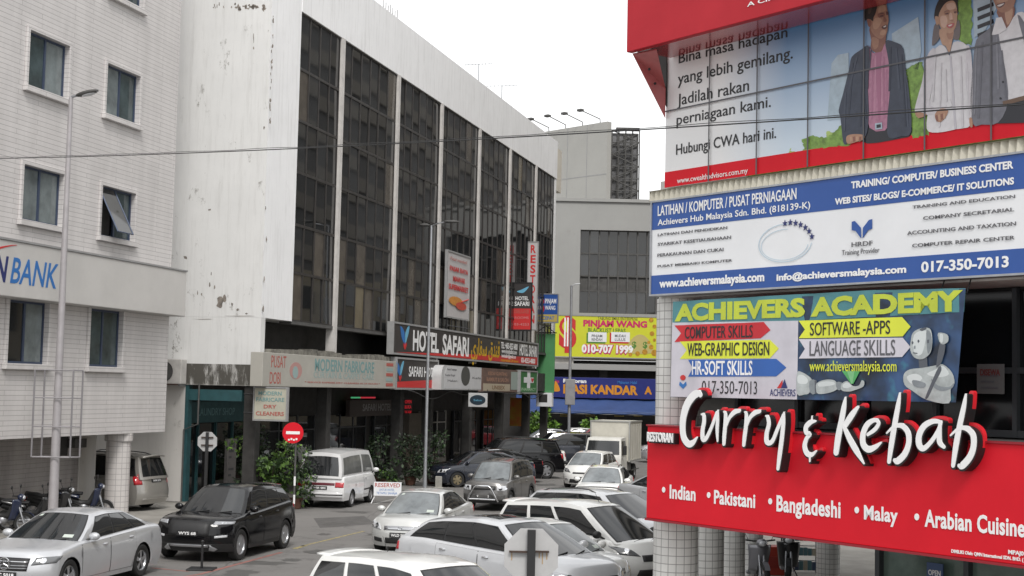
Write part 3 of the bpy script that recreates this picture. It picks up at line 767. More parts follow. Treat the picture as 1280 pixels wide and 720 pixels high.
MB().box(S5A + .1, S5A + S5W * .75, -.406, -.401, 4.12, 4.50).build('cream_strip', mat('cream_strip', (.42, .36, .27), .6), s5)
lettering('KEDAI GUNTING', s5, S5A + S5W * .14, S5A + S5W * .66, 4.95, .18, -.407, mat('tan_letter', (.35, .2, .14), .6), bold=.02)
lettering('RAMBUT & SALON', s5, S5A + S5W * .1, S5A + S5W * .7, 4.62, .2, -.407, mat('tan_letter', (.35, .2, .14), .6), bold=.02)
lettering('UNISEX', s5, S5A + S5W * .25, S5A + S5W * .6, 4.2, .2, -.409, mat('brown_letter', (.2, .12, .06), .6), bold=.02)
MB().box(S5A + S5W * .78, S5B - .1, -.406, -.401, 4.2, 5.2).build('grey_strip', mat('pale_green_strip', (.30, .36, .33), .6), s5)
S6A, S6Z1 = HOT.uz(650.5, 463, -.55); S6B = HOT.uz(671.5, 470, -.55)[0]; S6Z0 = HOT.uz(650.5, 491.5, -.55)[1]; S6W = S6B - S6A; S6C = (S6Z0 + S6Z1) / 2 + .12
s6 = panel_sign('pharmacy_sign', 'green square pharmacy sign with a white cross and small red heart', 'sign', S6A, S6B, S6Z0, S6Z1, -.55, .3, mat('pharmacy_green', (.04, .17, .05), .5, var=.1), frame=M_GREY)
MB().box(S6A + S6W * .40, S6A + S6W * .58, -.556, -.551, S6C - .47, S6C + .47).build('cross_upright', M_SWHITE, s6); MB().box(S6A + S6W * .2, S6A + S6W * .78, -.559, -.5565, S6C - .16, S6C + .16).build('cross_bar', M_SWHITE, s6)
MB().prism(smooth_loop([(S6A + S6W * .7 + a_, S6C + b_) for a_, b_ in ((0, -.14), (.32, .04), (.16, .14), (0, .07), (-.16, .14), (-.32, .04))], 3), -.563, -.5595).build('heart', M_LRED, s6)
lettering('PHARMACY', s6, S6A + .3, S6B - .3, S6Z0 + .14, .17, -.556, mat('pale_green_letter', (.35, .55, .35), .5), bold=.02)

# green board and white box at the end of the block
GREEN = True
# vertical boards fixed to the curtain wall
def px_panel(name, label, tl, br, y, th, m, frame=None):
    (u0, z1), (u1, z0) = HOT.uz(*tl, y), HOT.uz(*br, y)
    return panel_sign(name, label, 'sign', u0, u1, z0, z1, y, th, m, frame=frame), u0, u1, z0, z1
r, u0, u1, z0, z1 = px_panel('supermarket_sign', 'tall white board with red letters and a fruit picture on the curtain wall', (559.5, 312.5), (585.5, 401), -.25, .12, mat('pale_board', (.50, .48, .48), .5, var=.08), frame=M_GREY)
w = u1 - u0; hh = z1 - z0; y = -.285
lettering('Pusat membeli', r, u0 + .1 * w, u0 + .85 * w, z0 + .87 * hh, .16, y, M_FRED, shear=.3)
lettering('PASAR RAYA', r, u0 + .1 * w, u0 + .9 * w, z0 + .71 * hh, .22, y, M_LRED, bold=.03)
lettering('MAWAR', r, u0 + .25 * w, u0 + .78 * w, z0 + .56 * hh, .24, y, M_LRED, bold=.03)
lettering('SUPERMARKET', r, u0 + .07 * w, u0 + .93 * w, z0 + .43 * hh, .24, y, M_LRED, bold=.03)
MB().prism(ell(u0 + .38 * w, z0 + .26 * hh, .30 * w, .07 * hh), y - .004, y).build('fruit_picture', mat('print_orange', (.62, .26, .05), .5, var=.3, vscale=9), r)
MB().prism(ell(u0 + .62 * w, z0 + .20 * hh, .24 * w, .06 * hh), y - .008, y - .005).build('fruit_picture', mat('print_red', (.55, .08, .05), .5, var=.3, vscale=9), r)
MB().tube([(u0 + .6 * w, y - .01, z0 + .26 * hh), (u0 + .95 * w, y - .01, z0 + .33 * hh)], .03, 6).build('fruit_picture', M_LRED, r)
b = MB()
for k in range(6): b.tube([(u0 + w * k / 5, -.3, z0 - .75), (u0 + w * k / 5, -.3, z0 - .02)], .025, 6)
b.tube([(u0, -.3, z0 - .4), (u1, -.3, z0 - .4)], .025, 6); b.tube([(u0, -.3, z0 - .75), (u1, -.3, z0 - .75)], .025, 6)
b.build('support_rack', M_BLACK, r)

# boards that stand out at right angles to the facade, facing down the street
def blade_sign(name, label, u, ya, yb, z0, z1, m, frame=None):
    """board across the pavement: local x runs outward from the wall; face towards the camera"""
    p = HOT.w(u, 0, z0)
    r = thing(name, label, 'sign', p, HOT.rz - math.pi / 2, None)
    # local x -> -inward (outward), local y -> along the street
    MB().box(ya, yb, -.06, .06, 0, z1 - z0).build('panel', m, r, bevel=.01)
    if frame:
        f = MB(); f.box(ya - .04, yb + .04, -.08, .08, z1 - z0, z1 - z0 + .05); f.box(ya - .04, yb + .04, -.08, .08, -.05, 0); f.box(ya - .04, ya, -.08, .08, 0, z1 - z0); f.box(yb, yb + .04, -.08, .08, 0, z1 - z0); f.build('sign_frame', frame, r)
    b = MB(); b.tube([(-.3, .0, (z1 - z0) * .8), (ya, 0, (z1 - z0) * .8)], .03, 6); b.tube([(-.3, .0, (z1 - z0) * .2), (ya, 0, (z1 - z0) * .2)], .03, 6); b.build('bracket', M_BLACK, r)
    return r, z1 - z0
def at_hot(px, py, u):
    """outward distance and height of an image point on the plane across the street at u"""
    fr = Frame(HOT.w(u, 0, 0).x, HOT.w(u, 0, 0).y, A_AZ + math.pi / 2)
    return fr.uz(px, py, 0)
u = 42.6; (a, z1) = at_hot(671.5, 417, u); (c, z0) = at_hot(692.5, 491, u)
r = thing('green_panel', 'tall plain green board standing out at the far corner of the hotel block', 'panel', HOT.w(u, 0, z0), HOT.rz - math.pi / 2)
MB().box(a, c, -.06, .06, 0, z1 - z0).build('board', mat('green_board', (.085, .27, .11), .5, var=.12), r)
b = MB(); b.tube([(a - .1, -.02, z1 - z0 + .06), (c + .1, -.02, z1 - z0 + .06)], .04, 6); b.tube([(a, -.02, z1 - z0 + .9), (c, -.02, z1 - z0 + .06)], .03, 6); b.build('bracket', M_BLACK, r)
(a, z1) = at_hot(671.5, 490.5, u); (c, z0) = at_hot(690.5, 508.5, u)
r = thing('wall_box', 'white box with a dark square opening under the plain green board', 'box', HOT.w(u, 0, z0), HOT.rz - math.pi / 2)
MB().box(a, c, -.25, .25, 0, z1 - z0 - .01).build('casing', M_SWHITE, r, bevel=.02)
MB().box(a + (c - a) * .18, a + (c - a) * .72, -.258, -.251, (z1 - z0) * .3, (z1 - z0) * .88).build('dark_opening', M_DARK, r)
u = 34.6; (a, z1) = at_hot(642, 354, u); (c, z0) = at_hot(663.5, 413, u)
r, H = blade_sign('hotel_blade_sign', 'narrow black and red vertical hotel sign projecting from the facade', u, a, c, z0, z1, M_SGREY, M_BLACK)
MB().box(a + .01, c - .01, -.068, -.061, .05, H * .46).build('red_panel', M_LRED, r)
lettering('HOTEL', r, a + (c - a) * .14, c - (c - a) * .14, H * .64, H * .075, -.066, M_LWHITE, bold=.02); lettering('SAFARI', r, a + (c - a) * .1, c - (c - a) * .1, H * .52, H * .085, -.066, M_LWHITE, bold=.02)
lettering('DELUXE', r, a + (c - a) * .1, c - (c - a) * .1, H * .36, H * .07, -.071, M_FRED, bold=.02); lettering('ROOMS', r, a + (c - a) * .12, c - (c - a) * .12, H * .24, H * .05, -.071, mat('pink_letter', (.55, .25, .25), .5)); lettering('03-4253', r, a + (c - a) * .1, c - (c - a) * .1, H * .1, H * .05, -.071, mat('pink_letter', (.55, .25, .25), .5))
MB().prism(smooth_loop([(a + (c - a) * .2, H * .82), (a + (c - a) * .45, H * .86), (a + (c - a) * .85, H * .93), (a + (c - a) * .7, H * .84), (a + (c - a) * .5, H * .79)], 4), -.068, -.063).build('bird_emblem', mat('letter_sky', (.15, .42, .60), .5), r)
u = 36.2; (a, z1) = at_hot(661, 303, u); (c, z0) = at_hot(670.5, 412, u)
r, H = blade_sign('vertical_sign', 'tall thin white board with stacked red letters behind the black and red blade sign', u, a, c, z0, z1, mat('pale_board', (.50, .48, .48), .5, var=.08), M_GREY)
for k, ch in enumerate('RESTORAN'): lettering(ch, r, a + (c - a) * .25, c - (c - a) * .2, H * (.88 - k * .115), H * .085, -.066, M_LRED, bold=.03)
u = 42.0; (a, z1) = at_hot(675, 368, u); (c, z0) = at_hot(697, 403, u)
r, H = blade_sign('money_sign', 'small blue and yellow board projecting at the far end of the facade', u, a, c, z0, z1, M_BLUE, M_GREY)
MB().box(a + .02, c - .02, -.068, -.062, .03, H * .28).build('yellow_strip', mat('dull_yellow', (.50, .38, .10), .5), r)
lettering('PINJAM', r, a + (c - a) * .3, c - .1, H * .68, H * .16, -.066, M_LWHITE, bold=.02); lettering('WANG', r, a + (c - a) * .3, c - .15, H * .45, H * .14, -.066, M_LWHITE, bold=.02); lettering('$', r, a + .06, a + (c - a) * .27, H * .35, H * .5, -.066, M_LRED, bold=.03)
lettering('CEPAT', r, a + .2, c - .2, H * .09, H * .12, -.071, M_LBLUE, bold=.02)

# small hanging boards under the shop signs
u = .2
(a, z1) = at_hot(319.5, 485, -.5); (c, z0) = at_hot(358, 525, -.5)
r, H = blade_sign('hanging_sign', 'square cream dry cleaning board hanging under the end of the laundry sign', -.5, a, c, z0, z1, mat('cream_board', (.45, .44, .36), .55, var=.1), M_GREY)
lettering('MODERN', r, a + (c - a) * .12, c - (c - a) * .15, H * .78, H * .12, -.066, M_FGRN, bold=.02); lettering('FABRICARE', r, a + (c - a) * .06, c - (c - a) * .06, H * .58, H * .12, -.066, M_FGRN, bold=.02)
lettering('DRY', r, a + (c - a) * .3, c - (c - a) * .3, H * .36, H * .11, -.066, M_FRED, bold=.02); lettering('CLEANERS', r, a + (c - a) * .06, c - (c - a) * .06, H * .13, H * .12, -.066, M_FRED, bold=.02)
(a, z1) = at_hot(586, 491, 21); (c, z0) = at_hot(609, 509, 21)
r = thing('hanging_sign', 'small white plaque with a dark oval hanging below the rounded awning', 'sign', HOT.w(21, 0, z0), HOT.rz - math.pi / 2)
MB().box(a, c, -.05, .05, 0, z1 - z0).build('panel', mat('awning_white', (.5, .5, .5)), r, bevel=.01)
MB().prism(ell((a + c) / 2, (z1 - z0) / 2, (c - a) * .42, (z1 - z0) * .36), -.056, -.051).build('oval_badge', mat('navy_badge', (.02, .035, .05), .4), r)
lettering('Salon', r, a + (c - a) * .28, c - (c - a) * .28, (z1 - z0) * .42, .09, -.06, mat('letter_sky', (.15, .42, .60), .5))
MB().tube([(a, 0, z1 - z0 + .02), (a, 0, 4.2 - z0)], .015, 6).tube([(c, 0, z1 - z0 + .02), (c, 0, 4.2 - z0)], .015, 6).build('hanger', M_BLACK, r)
# inner hotel fascia with neon strip, red LED board
r = fthing(HOT, 'lobby_sign', 'dim brown lobby sign reading Safari Hotel with a thin neon strip inside the arcade', 'sign', 8.0, 2.9, 2.9)
(u0, z0), (u1, z1) = HOT.uz(437, 521, 2.9), HOT.uz(491, 500, 2.9)
MB().box(u0, u1, 2.9, 3.1, z0, z1).build('panel', mat('dim_sign', (.07, .055, .05), .5), r)
lettering('SAFARI HOTEL', r, u0 + (u1 - u0) * .28, u1 - .2, z0 + .25, (z1 - z0) * .42, 2.893, mat('dim_letter', (.32, .32, .32), .5), bold=.02)
MB().tube([(u0 + .1, 2.88, z1 + .12), (u0 + 1.2, 2.88, z1 + .12)], .035, 8).build('green_neon', mat('neon_green', (.08, .45, .2), emit=.5), r)
MB().tube([(u0 + 1.25, 2.88, z1 + .12), (u0 + (u1 - u0) * .55, 2.88, z1 + .12)], .035, 8).build('red_neon', mat('neon_red', (.6, .04, .06), emit=.5), r)
r = fthing(HOT, 'led_board', 'small glowing red board inside the dark hotel entrance', 'sign', 14, 2.9, 2.4)
(u0, z0), (u1, z1) = HOT.uz(504, 520, 2.9), HOT.uz(516, 498, 2.9)
MB().box(u0, u1, 2.9, 3.0, z0, z1).build('casing', M_BLACK, r)
for k in range(3):
    zz = z0 + (z1 - z0) * (.12 + .3 * k)
    lettering(['24 JAM', 'BUKA', 'OPEN'][k], r, u0 + .2, u1 - .2, zz, (z1 - z0) * .18, 2.895, mat('led_red', (.55, .02, .03), emit=.35), bold=.03)
# poster stand in front of the laundry and posters at the end of the arcade
r = fthing(HOT, 'poster_board', 'grey upright notice board with faint text inside the laundry arcade', 'board', 4.0, 2.8, .14)
(u0, z0), (u1, z1) = HOT.uz(282.5, 606, 2.8), HOT.uz(296, 548, 2.8)
MB().box(u0, u1, 2.8, 2.9, .14, z1).build('board', mat('notice_grey', (.28, .26, .25), .7, var=.15), r)
for k in range(8): MB().box(u0 + .15, u1 - .2 * (1 + k % 3), 2.795, 2.799, z1 - .5 - .22 * k, z1 - .42 - .22 * k).build('lettering', M_LGREY, r)
lettering('NOTIS', r, u0 + .15, u1 - .15, z1 - .32, .2, 2.795, M_LGREY, bold=.02)
r = fthing(HOT, 'hanging_banner', 'red and yellow printed banner hanging at the far end of the arcade', 'banner', 43, -.8, 2.0)
(a, z1) = at_hot(638, 497, 44.2); (c, z0) = at_hot(661, 533, 44.2)
MB().box(44.15, 44.2, -c, -a, z0, z1).build('cloth', mat('banner_redyellow', (.50, .10, .04), .6, var=.9, vscale=1.6, dark=(.55, .38, .05)), r)

# ================================================================== far building
far = fthing(FAR, 'far_building', 'grey office building with a dark window band at the end of the street', 'building', 0, 0, 0)
def fz(py): return CAMH + (487 - py) * 112 / 1800
zt = 19.0
zw1, zw0 = FAR.uz(770, 288, 0)[1], FAR.uz(770, 392, 0)[1]
ua = FAR.uz(725, 330, 0)[0]
b = MB(); facade(b, -40, 22, 6.6, zt, 0, [(ua, 20, zw0, zw1)], .5); b.box(-40, 22, .01, 18, zt - .02, zt + .0); b.face([(-40, 0, 6.6), (-40, 18, 6.6), (-40, 18, zt), (-40, 0, zt)][::-1])
b.build('wall', M_GREYW, far)
MB().box(-40, 22, -.15, .1, zt - .001, zt + .25).build('coping', M_GREYW, far)
b = MB(); fr = MB()
n = 24; w = (20 - ua) / n; rws = [zw0, zw0 + (zw1 - zw0) * .27, zw0 + (zw1 - zw0) * .45, zw0 + (zw1 - zw0) * .72, zw1]
for k in range(n):
    for j in range(4):
        t = random.gauss(0, .005); r_ = random.random()
        b.face([(ua + k * w, .45 + t, rws[j]), (ua + (k + 1) * w, .45 + t, rws[j]), (ua + (k + 1) * w, .45 - t, rws[j + 1]), (ua + k * w, .45 - t, rws[j + 1])], (1 if r_ < .2 else 0) if j != 1 else 2)
    fr.box(ua + k * w - .06, ua + k * w + .06, .3, .44, zw0, zw1)
for z in rws: fr.box(ua, 20, .32, .445, z - .06, z + .06)
g = b.build('window_band', [M_GLASS, M_GLASST, M_DGREY], far); fr.build('window_frame', M_DGREY, g)
b = MB(); b.box(-40, 22, 1.0, 18, 0.1, 6.6); b.build('ground_floor', M_DARK, far)
MB().box(-40, 22, -.9, 1.0, 5.85, 6.3).build('canopy_slab', M_GREYW, far)
(u0, z0), (u1, z1) = FAR.uz(690, 456, -.3), FAR.uz(717, 446, -.3)
MB().box(u0, u1, -.3, 0, z0, z1 + .2).build('white_box', M_DWHITE, far)
for x in range(-20, 20, 6): MB().box(x - .3, x + .3, .3, .99, .1, 5.85).build('pillar', M_DGREY, far)
# rooftop billboard slab with floodlights and scaffold
bb = thing('roof_slab', 'tall plain concrete hoarding wall standing on the roof of the far building', 'wall', FAR.w(0, 6, zt), FAR.rz, None, (0, 6, zt))
frS = Frame(FAR.w(0, 6, 0).x, FAR.w(0, 6, 0).y, FAR_AZ) if False else None
pR = at(757.5, 256, 117); pL = at(640, 256, 117 + 0)
d_az = RAD(-43)
SL = Frame(pR.x, pR.y, d_az + math.pi)          # x runs towards the near end = pR at x = 0
zs0, zs1 = zt + .05, SL.uz(757.5, 152, 0)[1]
bpy.data.objects.remove(bb)
bb = fthing(SL, 'roof_hoarding', 'tall plain concrete hoarding wall standing on the roof of the far building', 'wall', 0, 0, zs0)
b = MB(); b.box(-16, 0, 0, .5, zs0 - .05, zs1); b.build('wall', M_SLAB, bb)
b = MB()
for k in range(1, 7): b.box(-16 * k / 7 - .03, -16 * k / 7 + .03, -.012, .0, zs0, zs1)
b.box(-16, 0, -.014, .0, zs0 + (zs1 - zs0) * .40, zs0 + (zs1 - zs0) * .40 + .07); b.build('panel_joint', M_GREY, bb)
for k, (hx, hy, tx, ty) in enumerate(((664, 149, 686, 157), (685, 145, 707, 155), (706, 142, 728, 153), (726, 138, 750, 151))):
    u1, z1 = SL.uz(tx, ty, .2); u0, z0 = SL.uz(hx, hy, -1.6)
    r = fthing(SL, 'flood_lamp', ['first floodlight from the left on the roof hoarding, small on a thin bent arm', 'second floodlight from the left on the roof hoarding, small on a thin bent arm', 'third floodlight from the left on the roof hoarding, small on a thin bent arm', 'rightmost floodlight on the roof hoarding, at its near corner'][k], 'floodlight', u1, .2, zs1, 'floodlights on the roof hoarding')
    MB().tube([(u1, .25, zs1 - .3), (u1, .2, zs1 + .35), (u0, -1.5, z0)], .045, 6).build('arm', M_DGREY, r)
    MB().box(u0 - .24, u0 + .24, -1.85, -1.45, z0 - .10, z0 + .10).build('lamp_head', M_DGREY, r, bevel=.04)
# scaffold frame behind
SF = Frame(pR.x + .6, pR.y + 3, RAD(90))
r = fthing(SF, 'scaffold_frame', 'dark steel scaffold frame for a hoarding on the far roof beside the concrete wall', 'scaffold', 0, 0, zt)
su1 = SF.uz(799, 200, 0)[0]; szt = SF.uz(780, 163, 0)[1]
b = MB()
for k in range(5): 
    for yy in (0, 1.6): b.tube([(su1 * k / 4, yy, zt - 1), (su1 * k / 4, yy, szt)], .06, 6)
for j in range(8):
    z = zt + (szt - zt) * j / 7
    for yy in (0, 1.6): b.tube([(0, yy, z), (su1, yy, z)], .05, 6)
    if j < 7: b.tube([(0 if j % 2 else su1, 0, z), (su1 if j % 2 else 0, 0, z + (szt - zt) / 7)], .05, 6); b.tube([(0, 1.6, z), (su1, 1.6, z + (szt - zt) / 7)], .05, 6)
b.build('steelwork', M_DGREY, r)
MB().box(0, su1, 1.7, 1.8, zt, szt).build('mesh_backing', mat('mesh_backing', (.19, .19, .195), .8, var=.2), r)
(u0, z0) = SF.uz(770, 162, 0); (u1, _) = SF.uz(799, 160, 0)
MB().box(u0, u1, -.4, .4, szt, szt + .18).build('walkway', M_DGREY, r)

# loan board, restaurant sign, blue awnings
yb = -.6
(u0, z1), (u1, z0) = FAR.uz(693.5, 393.5, yb), FAR.uz(826, 446, yb)
z0 = FAR.uz(693.5, 446, yb)[1]
r = panel_sign('loan_board', 'large lime yellow money lending board with red dollar sign on the far building', 'sign', u0, u1 + 1.5, z0, z1, yb, .3, mat('board_lime', (.60, .62, .03), .5, var=.08, vscale=.5), fr=FAR, frame=M_GREY)
y = yb - .01
lettering_px('$', FAR, r, (698.5, 432), (721, 398), y, M_LRED, bold=.06)
b = MB()
for xx in (706.5, 710, 713.5):
    (a, c) = FAR.uz(xx, 397, y); (a2, c2) = FAR.uz(xx + .2, 433, y); b.box(a - .06, a + .06, y - .012, y - .008, c2, c)
b.build('dollar_bars', M_LWHITE, r)
lettering_px('PINJAM WANG', FAR, r, (729, 407.5), (809, 402), y, mat('print_magenta', (.55, .02, .12), .5), bold=.05)
lettering_px('TABUNG EMAS ENTERPRISE', FAR, r, (747, 399.5), (797, 397), y, mat('print_olive', (.15, .16, .02), .5), bold=.01)
lettering_px('BLACKLIST LEPAS', FAR, r, (735, 415), (782, 411), y, mat('print_green', (.08, .22, .03), .5), bold=.02)
lettering_px('010-707 1999', FAR, r, (727, 440), (791.5, 432.5), y - .006, M_LWHITE, bold=.05)
lettering_px('010-707 1999', FAR, r, (727.4, 440.6), (792, 432.9), y, mat('print_magenta', (.55, .02, .12), .5), bold=.12)
for (x0, x1, mm, t1, t2) in ((733, 757, mat('print_green', (.08, .22, .03), .5), 'PINJAM', 'RENDAH'), (762, 786, M_LRED, 'MUDAH', 'LULUS')):
    (a, c), (d, e) = FAR.uz(x0, 429, y), FAR.uz(x1, 416.5, y)
    MB().box(a, d, y - .004, y + .002, c, e).build('text_box', mm, r)
    MB().box(a + .12, d + .08, y - .009, y - .005, c + .12, e + .06).build('text_box', M_SWHITE, r)
    lettering(t1, r, a + .4, d - .25, c + .48, .2, y - .012, M_LGREY, bold=.02); lettering(t2, r, a + .4, d - .25, c + .2, .2, y - .012, M_LGREY, bold=.02)
cm = mat('coin_orange', (.55, .28, .02), .5, var=.5, vscale=5)
for (cx, cy, s) in ((814, 400, 3), (818, 408, 2.5), (815, 417, 3), (818, 425, 2), (814, 434, 3), (806, 440, 3.5), (797, 442, 3), (818, 441, 4), (811, 428, 2), (788, 443, 2.4)):
    (a, c) = FAR.uz(cx, cy, y); MB().prism(ell(a, c, s * .062, s * .062, 12), y - .008, y).build('coin_picture', cm, r)
(a, c) = FAR.uz(800, 429, y)
MB().prism(smooth_loop([(a - .95, c - .75), (a + .9, c - .75), (a + .85, c), (a + .3, c + .6), (a - .3, c + .6), (a - .85, c)], 4), y - .006, y).build('money_bag_picture', mat('bag_beige', (.50, .42, .16), .5), r)
for dx in (-.45, .4): lettering('$', r, a + dx - .18, a + dx + .18, c - .35, .45, y - .009, mat('print_green', (.08, .22, .03), .5), bold=.03)

yb = -1.3
(u0, z1) = FAR.uz(691, 471, yb); (u1, z0) = FAR.uz(840, 497, yb); z0 = FAR.uz(691, 496.5, yb)[1]
r = panel_sign('restaurant_sign', 'long deep blue restaurant sign with orange letters above the blue awnings', 'sign', u0, u1, z0, z1, yb, .3, mat('sign_ultramarine', (.012, .02, .17), .5, var=.1), fr=FAR)
y = yb - .008
lettering_px('NASI KANDAR', FAR, r, (704, 491.2), (797.5, 483), y, mat('letter_orange', (.62, .25, .015), .5), bold=.05)
lettering_px('A', FAR, r, (805.5, 492.3), (815, 484), y, mat('letter_orange', (.62, .25, .015), .5), bold=.05)
lettering_px('Restoran', FAR, r, (704, 478), (733, 474.3), y, M_LWHITE, bold=.04)
lettering_px('Makanan Halal', FAR, r, (772, 479.5), (796, 476.5), y, M_LBLUE, bold=.02)
(a, c) = FAR.uz(694, 485, y); MB().prism(smooth_loop([(a - .4, c - .2), (a + .3, c - .25), (a + .3, c + .1), (a, c + .55), (a - .1, c + .1)], 4), y - .004, y).build('flame_emblem', mat('letter_orange', (.62, .25, .015), .5), r)
lettering_px('24 Jam', FAR, r, (690, 478.5), (699, 474.5), y, mat('print_magenta', (.55, .02, .12), .5), bold=.02)
M_AWN = mat('awning_blue', (.032, .068, .20), .6, var=.2, vscale=.8)
def awning(label, u0, u1, zt_, zb_, out):
    r = fthing(FAR, 'awning', label, 'awning', u0, -1.0, zb_)
    b = MB(); b.grid(lambda a, c: (u0 + (u1 - u0) * a, -1.0 - out * c, zt_ + (zb_ - zt_) * c - .12 * math.sin(math.pi * c) + .03 * math.sin(a * 31)), 24, 6)
    b.grid(lambda a, c: (u0 + (u1 - u0) * a, -1.0 - out, zb_ - .16 * c + .03 * math.sin(a * 31)), 24, 1)
    o = b.build('canvas', M_AWN, r, smooth=40); o.modifiers.new('thick', 'SOLIDIFY').thickness = .03
    MB().tube([(u0, -1 - out, zb_ - .16), (u1, -1 - out, zb_ - .16)], .03, 6).tube([(u0, -1 - out, zb_ - .16), (u0, -.9, zt_ - 1.2)], .025, 6).tube([(u1, -1 - out, zb_ - .16), (u1, -.9, zt_ - 1.2)], .025, 6).build('awning_frame', M_GREY, r)
    return r
a = FAR.uz(688, 510, -2)[0]; c = FAR.uz(845, 510, -2)[0]
awning('long blue canvas awning under the restaurant sign', a, c, z0 - .05, FAR.uz(750, 515, -3)[1], 2.2)
a2 = FAR.uz(645, 510, -2)[0]; c2 = FAR.uz(679, 510, -2)[0]
awning('short blue canvas awning left of the long one, partly behind the hotel corner', a2, c2, z0 + .1, FAR.uz(660, 514, -3)[1], 1.8)
for k, (px0, px1) in enumerate(((700, 712), (732, 744), (768, 780), (792, 803))):
    (a, c), (d, e) = FAR.uz(px0, 520.5, -2.2), FAR.uz(px1, 517.5, -2.2)
    r = fthing(FAR, 'price_strip', ['leftmost', 'second', 'third', 'rightmost'][k] + ' small yellow strip hanging below the long blue awning', 'sign', a, -2.2, c, 'yellow strips under the blue awning')
    MB().box(a, d, -2.2, -2.17, c, e).build('strip', mat('dull_yellow', (.5, .38, .1), .5), r)
    MB().box(a + .05, d - .05, -2.207, -2.201, c + .07, c + .11).build('print_line', M_LGREY, r)

# office block across the street: it is what the curtain wall mirrors
OPP = Frame(HOT.w(-2, -21.5, 0).x, HOT.w(-2, -21.5, 0).y, A_AZ)
r = fthing(OPP, 'office_block', 'beige and grey banded office block across the street behind the restaurant building', 'building', 0, 0, 0)
b = MB(); b.box(14, 150, -14, 0, 0, 13); b.build('podium', mat('podium_beige', (.42, .36, .26), .7, var=.2, vscale=.4), r)
b = MB(); b.box(14, 150, -14, -2.5, 13, 36); b.build('tower', mat('tower_grey', (.072, .064, .056), .5, var=.2), r)
b = MB()
for k in range(7): b.box(14, 150, -2.5, -2.2, 14.3 + k * 3.2, 15.5 + k * 3.2)
b.build('spandrel_bands', mat('tower_band', (.24, .215, .18), .7), r)
b = MB()
for k in range(3):
    for j in range(33): b.box(15.5 + j * 4.1, 17.9 + j * 4.1, -.05, .06, 3.6 + 3.2 * k, 5.3 + 3.2 * k)
b.build('podium_windows', M_GLASS, r)

# ================================================================== restaurant building (right)
BX = 11.0
bld = fthing(BLD, 'restaurant_building', 'corner building on round tiled columns covered with advertising boards', 'building', 0, 0, 0)
core = [(.55, 1.1), (BX, 1.1), (BX, 14), (-11, 14.4)]
def prism_z(b, poly, z0, z1, m=0):
    n = len(b.v); k = len(poly)
    b.v += [(p[0], p[1], z0) for p in poly] + [(p[0], p[1], z1) for p in poly]
    b.f.append(tuple(range(n + k - 1, n - 1, -1))); b.m.append(m); b.f.append(tuple(range(n + k, n + 2 * k))); b.m.append(m)
    for i in range(k):
        j = (i + 1) % k; b.f.append((n + i, n + j, n + k + j, n + k + i)); b.m.append(m)
b = MB(); prism_z(b, core, 3.0, 12.5); b.build('wall', M_DARK, bld)
b = MB(); prism_z(b, [(-.02, .12), (BX, .12), (BX, 1.05), (.5, 1.05)], 5.55, 7.2); b.build('floor_edge', M_DWHITE, bld)
b = MB(); prism_z(b, [(.0, .25), (BX, .25), (BX, 1.05), (.5, 1.05)], 3.15, 3.80); b.build('floor_edge', M_DGREY, bld)
c0 = round_col(bld, .07, .42, .31, .1, 5.55, M_COLT, cap=False)
def world_to_bld(x, y): return BLD.loc(Vector((x, y, 0)))
for (x, y, rr) in ((3.22, 23.6, .31), (4.22, 27.6, .31), (5.3, 31.8, .31), (7.35, 33.2, .27)):
    lx, ly = world_to_bld(x, y); round_col(bld, lx, ly, rr, .1, 3.05, M_COLT, cap=False)
# ribbed ledge between billboard and blue sign
LZ = BLD.uz(815.5, 238.5, -.09)[1]
b = MB(); n = 130
pts = []
for k in range(n + 1):
    x = -.06 + (6.6 + .06) * k / n; pts.append((x, -.10 if k % 2 else -.05))
for k in range(n): b.face([(pts[k][0], pts[k][1], 6.90), (pts[k + 1][0], pts[k + 1][1], 6.90), (pts[k + 1][0], pts[k + 1][1] + .03, LZ), (pts[k][0], pts[k][1] + .03, LZ)])
b.face([(-.06, -.09, LZ - .002), (6.6, -.09, LZ - .002), (6.6, .3, LZ + .002), (-.06, .3, LZ + .002)]); b.face([(-.06, .3, 6.90), (-.06, -.05, 6.90), (-.06, -.05, LZ), (-.06, .3, LZ)])
b.build('ribbed_ledge', mat('ribbed_cream', (.58, .55, .46), .6, var=.15), bld)
# first floor glazing behind the banner
b = MB(); fr = MB(); n = 9
for k in range(n):
    x0, x1 = .7 + k * 1.1, .7 + (k + 1) * 1.1; t = random.gauss(0, .006)
    b.face([(x0, 1.0 + t, 3.85), (x1, 1.0 + t, 3.85), (x1, 1.0 - t, 5.5), (x0, 1.0 - t, 5.5)], 0)
    fr.box(x0 - .03, x0 + .03, .93, .998, 3.82, 5.53)
fr.box(.7, BX, .94, 1.0, 4.55, 4.62); fr.box(.7, BX, .94, 1.0, 3.82, 3.9)
g = b.build('window_band', [mat('very_dark_glass', (.008, .009, .01), .12, spec=.35)], bld); fr.build('window_frame', M_FRAME, g)
r = fthing(BLD, 'paper_notice', 'white paper notice with red print taped inside the dark first floor window', 'notice', 4.2, .9, 4.1)
(u0, z0), (u1, z1) = BLD.uz(1222, 492, .92), BLD.uz(1256, 455, .92)
MB().box(u0, u1, .905, .915, z0, z1).build('sheet', mat('notice_dim', (.13, .13, .13), .6), r)
lettering('DISEWA', r, u0 + .05, u1 - .05, z0 + (z1 - z0) * .62, (z1 - z0) * .2, .90, mat('dim_red_letter', (.16, .03, .03), .6), bold=.03)
for k in range(3): MB().box(u0 + .06, u1 - .08 - .05 * (k % 2), .899, .903, z0 + .06 + .07 * k, z0 + .08 + .07 * k).build('lettering', M_LGREY, r)

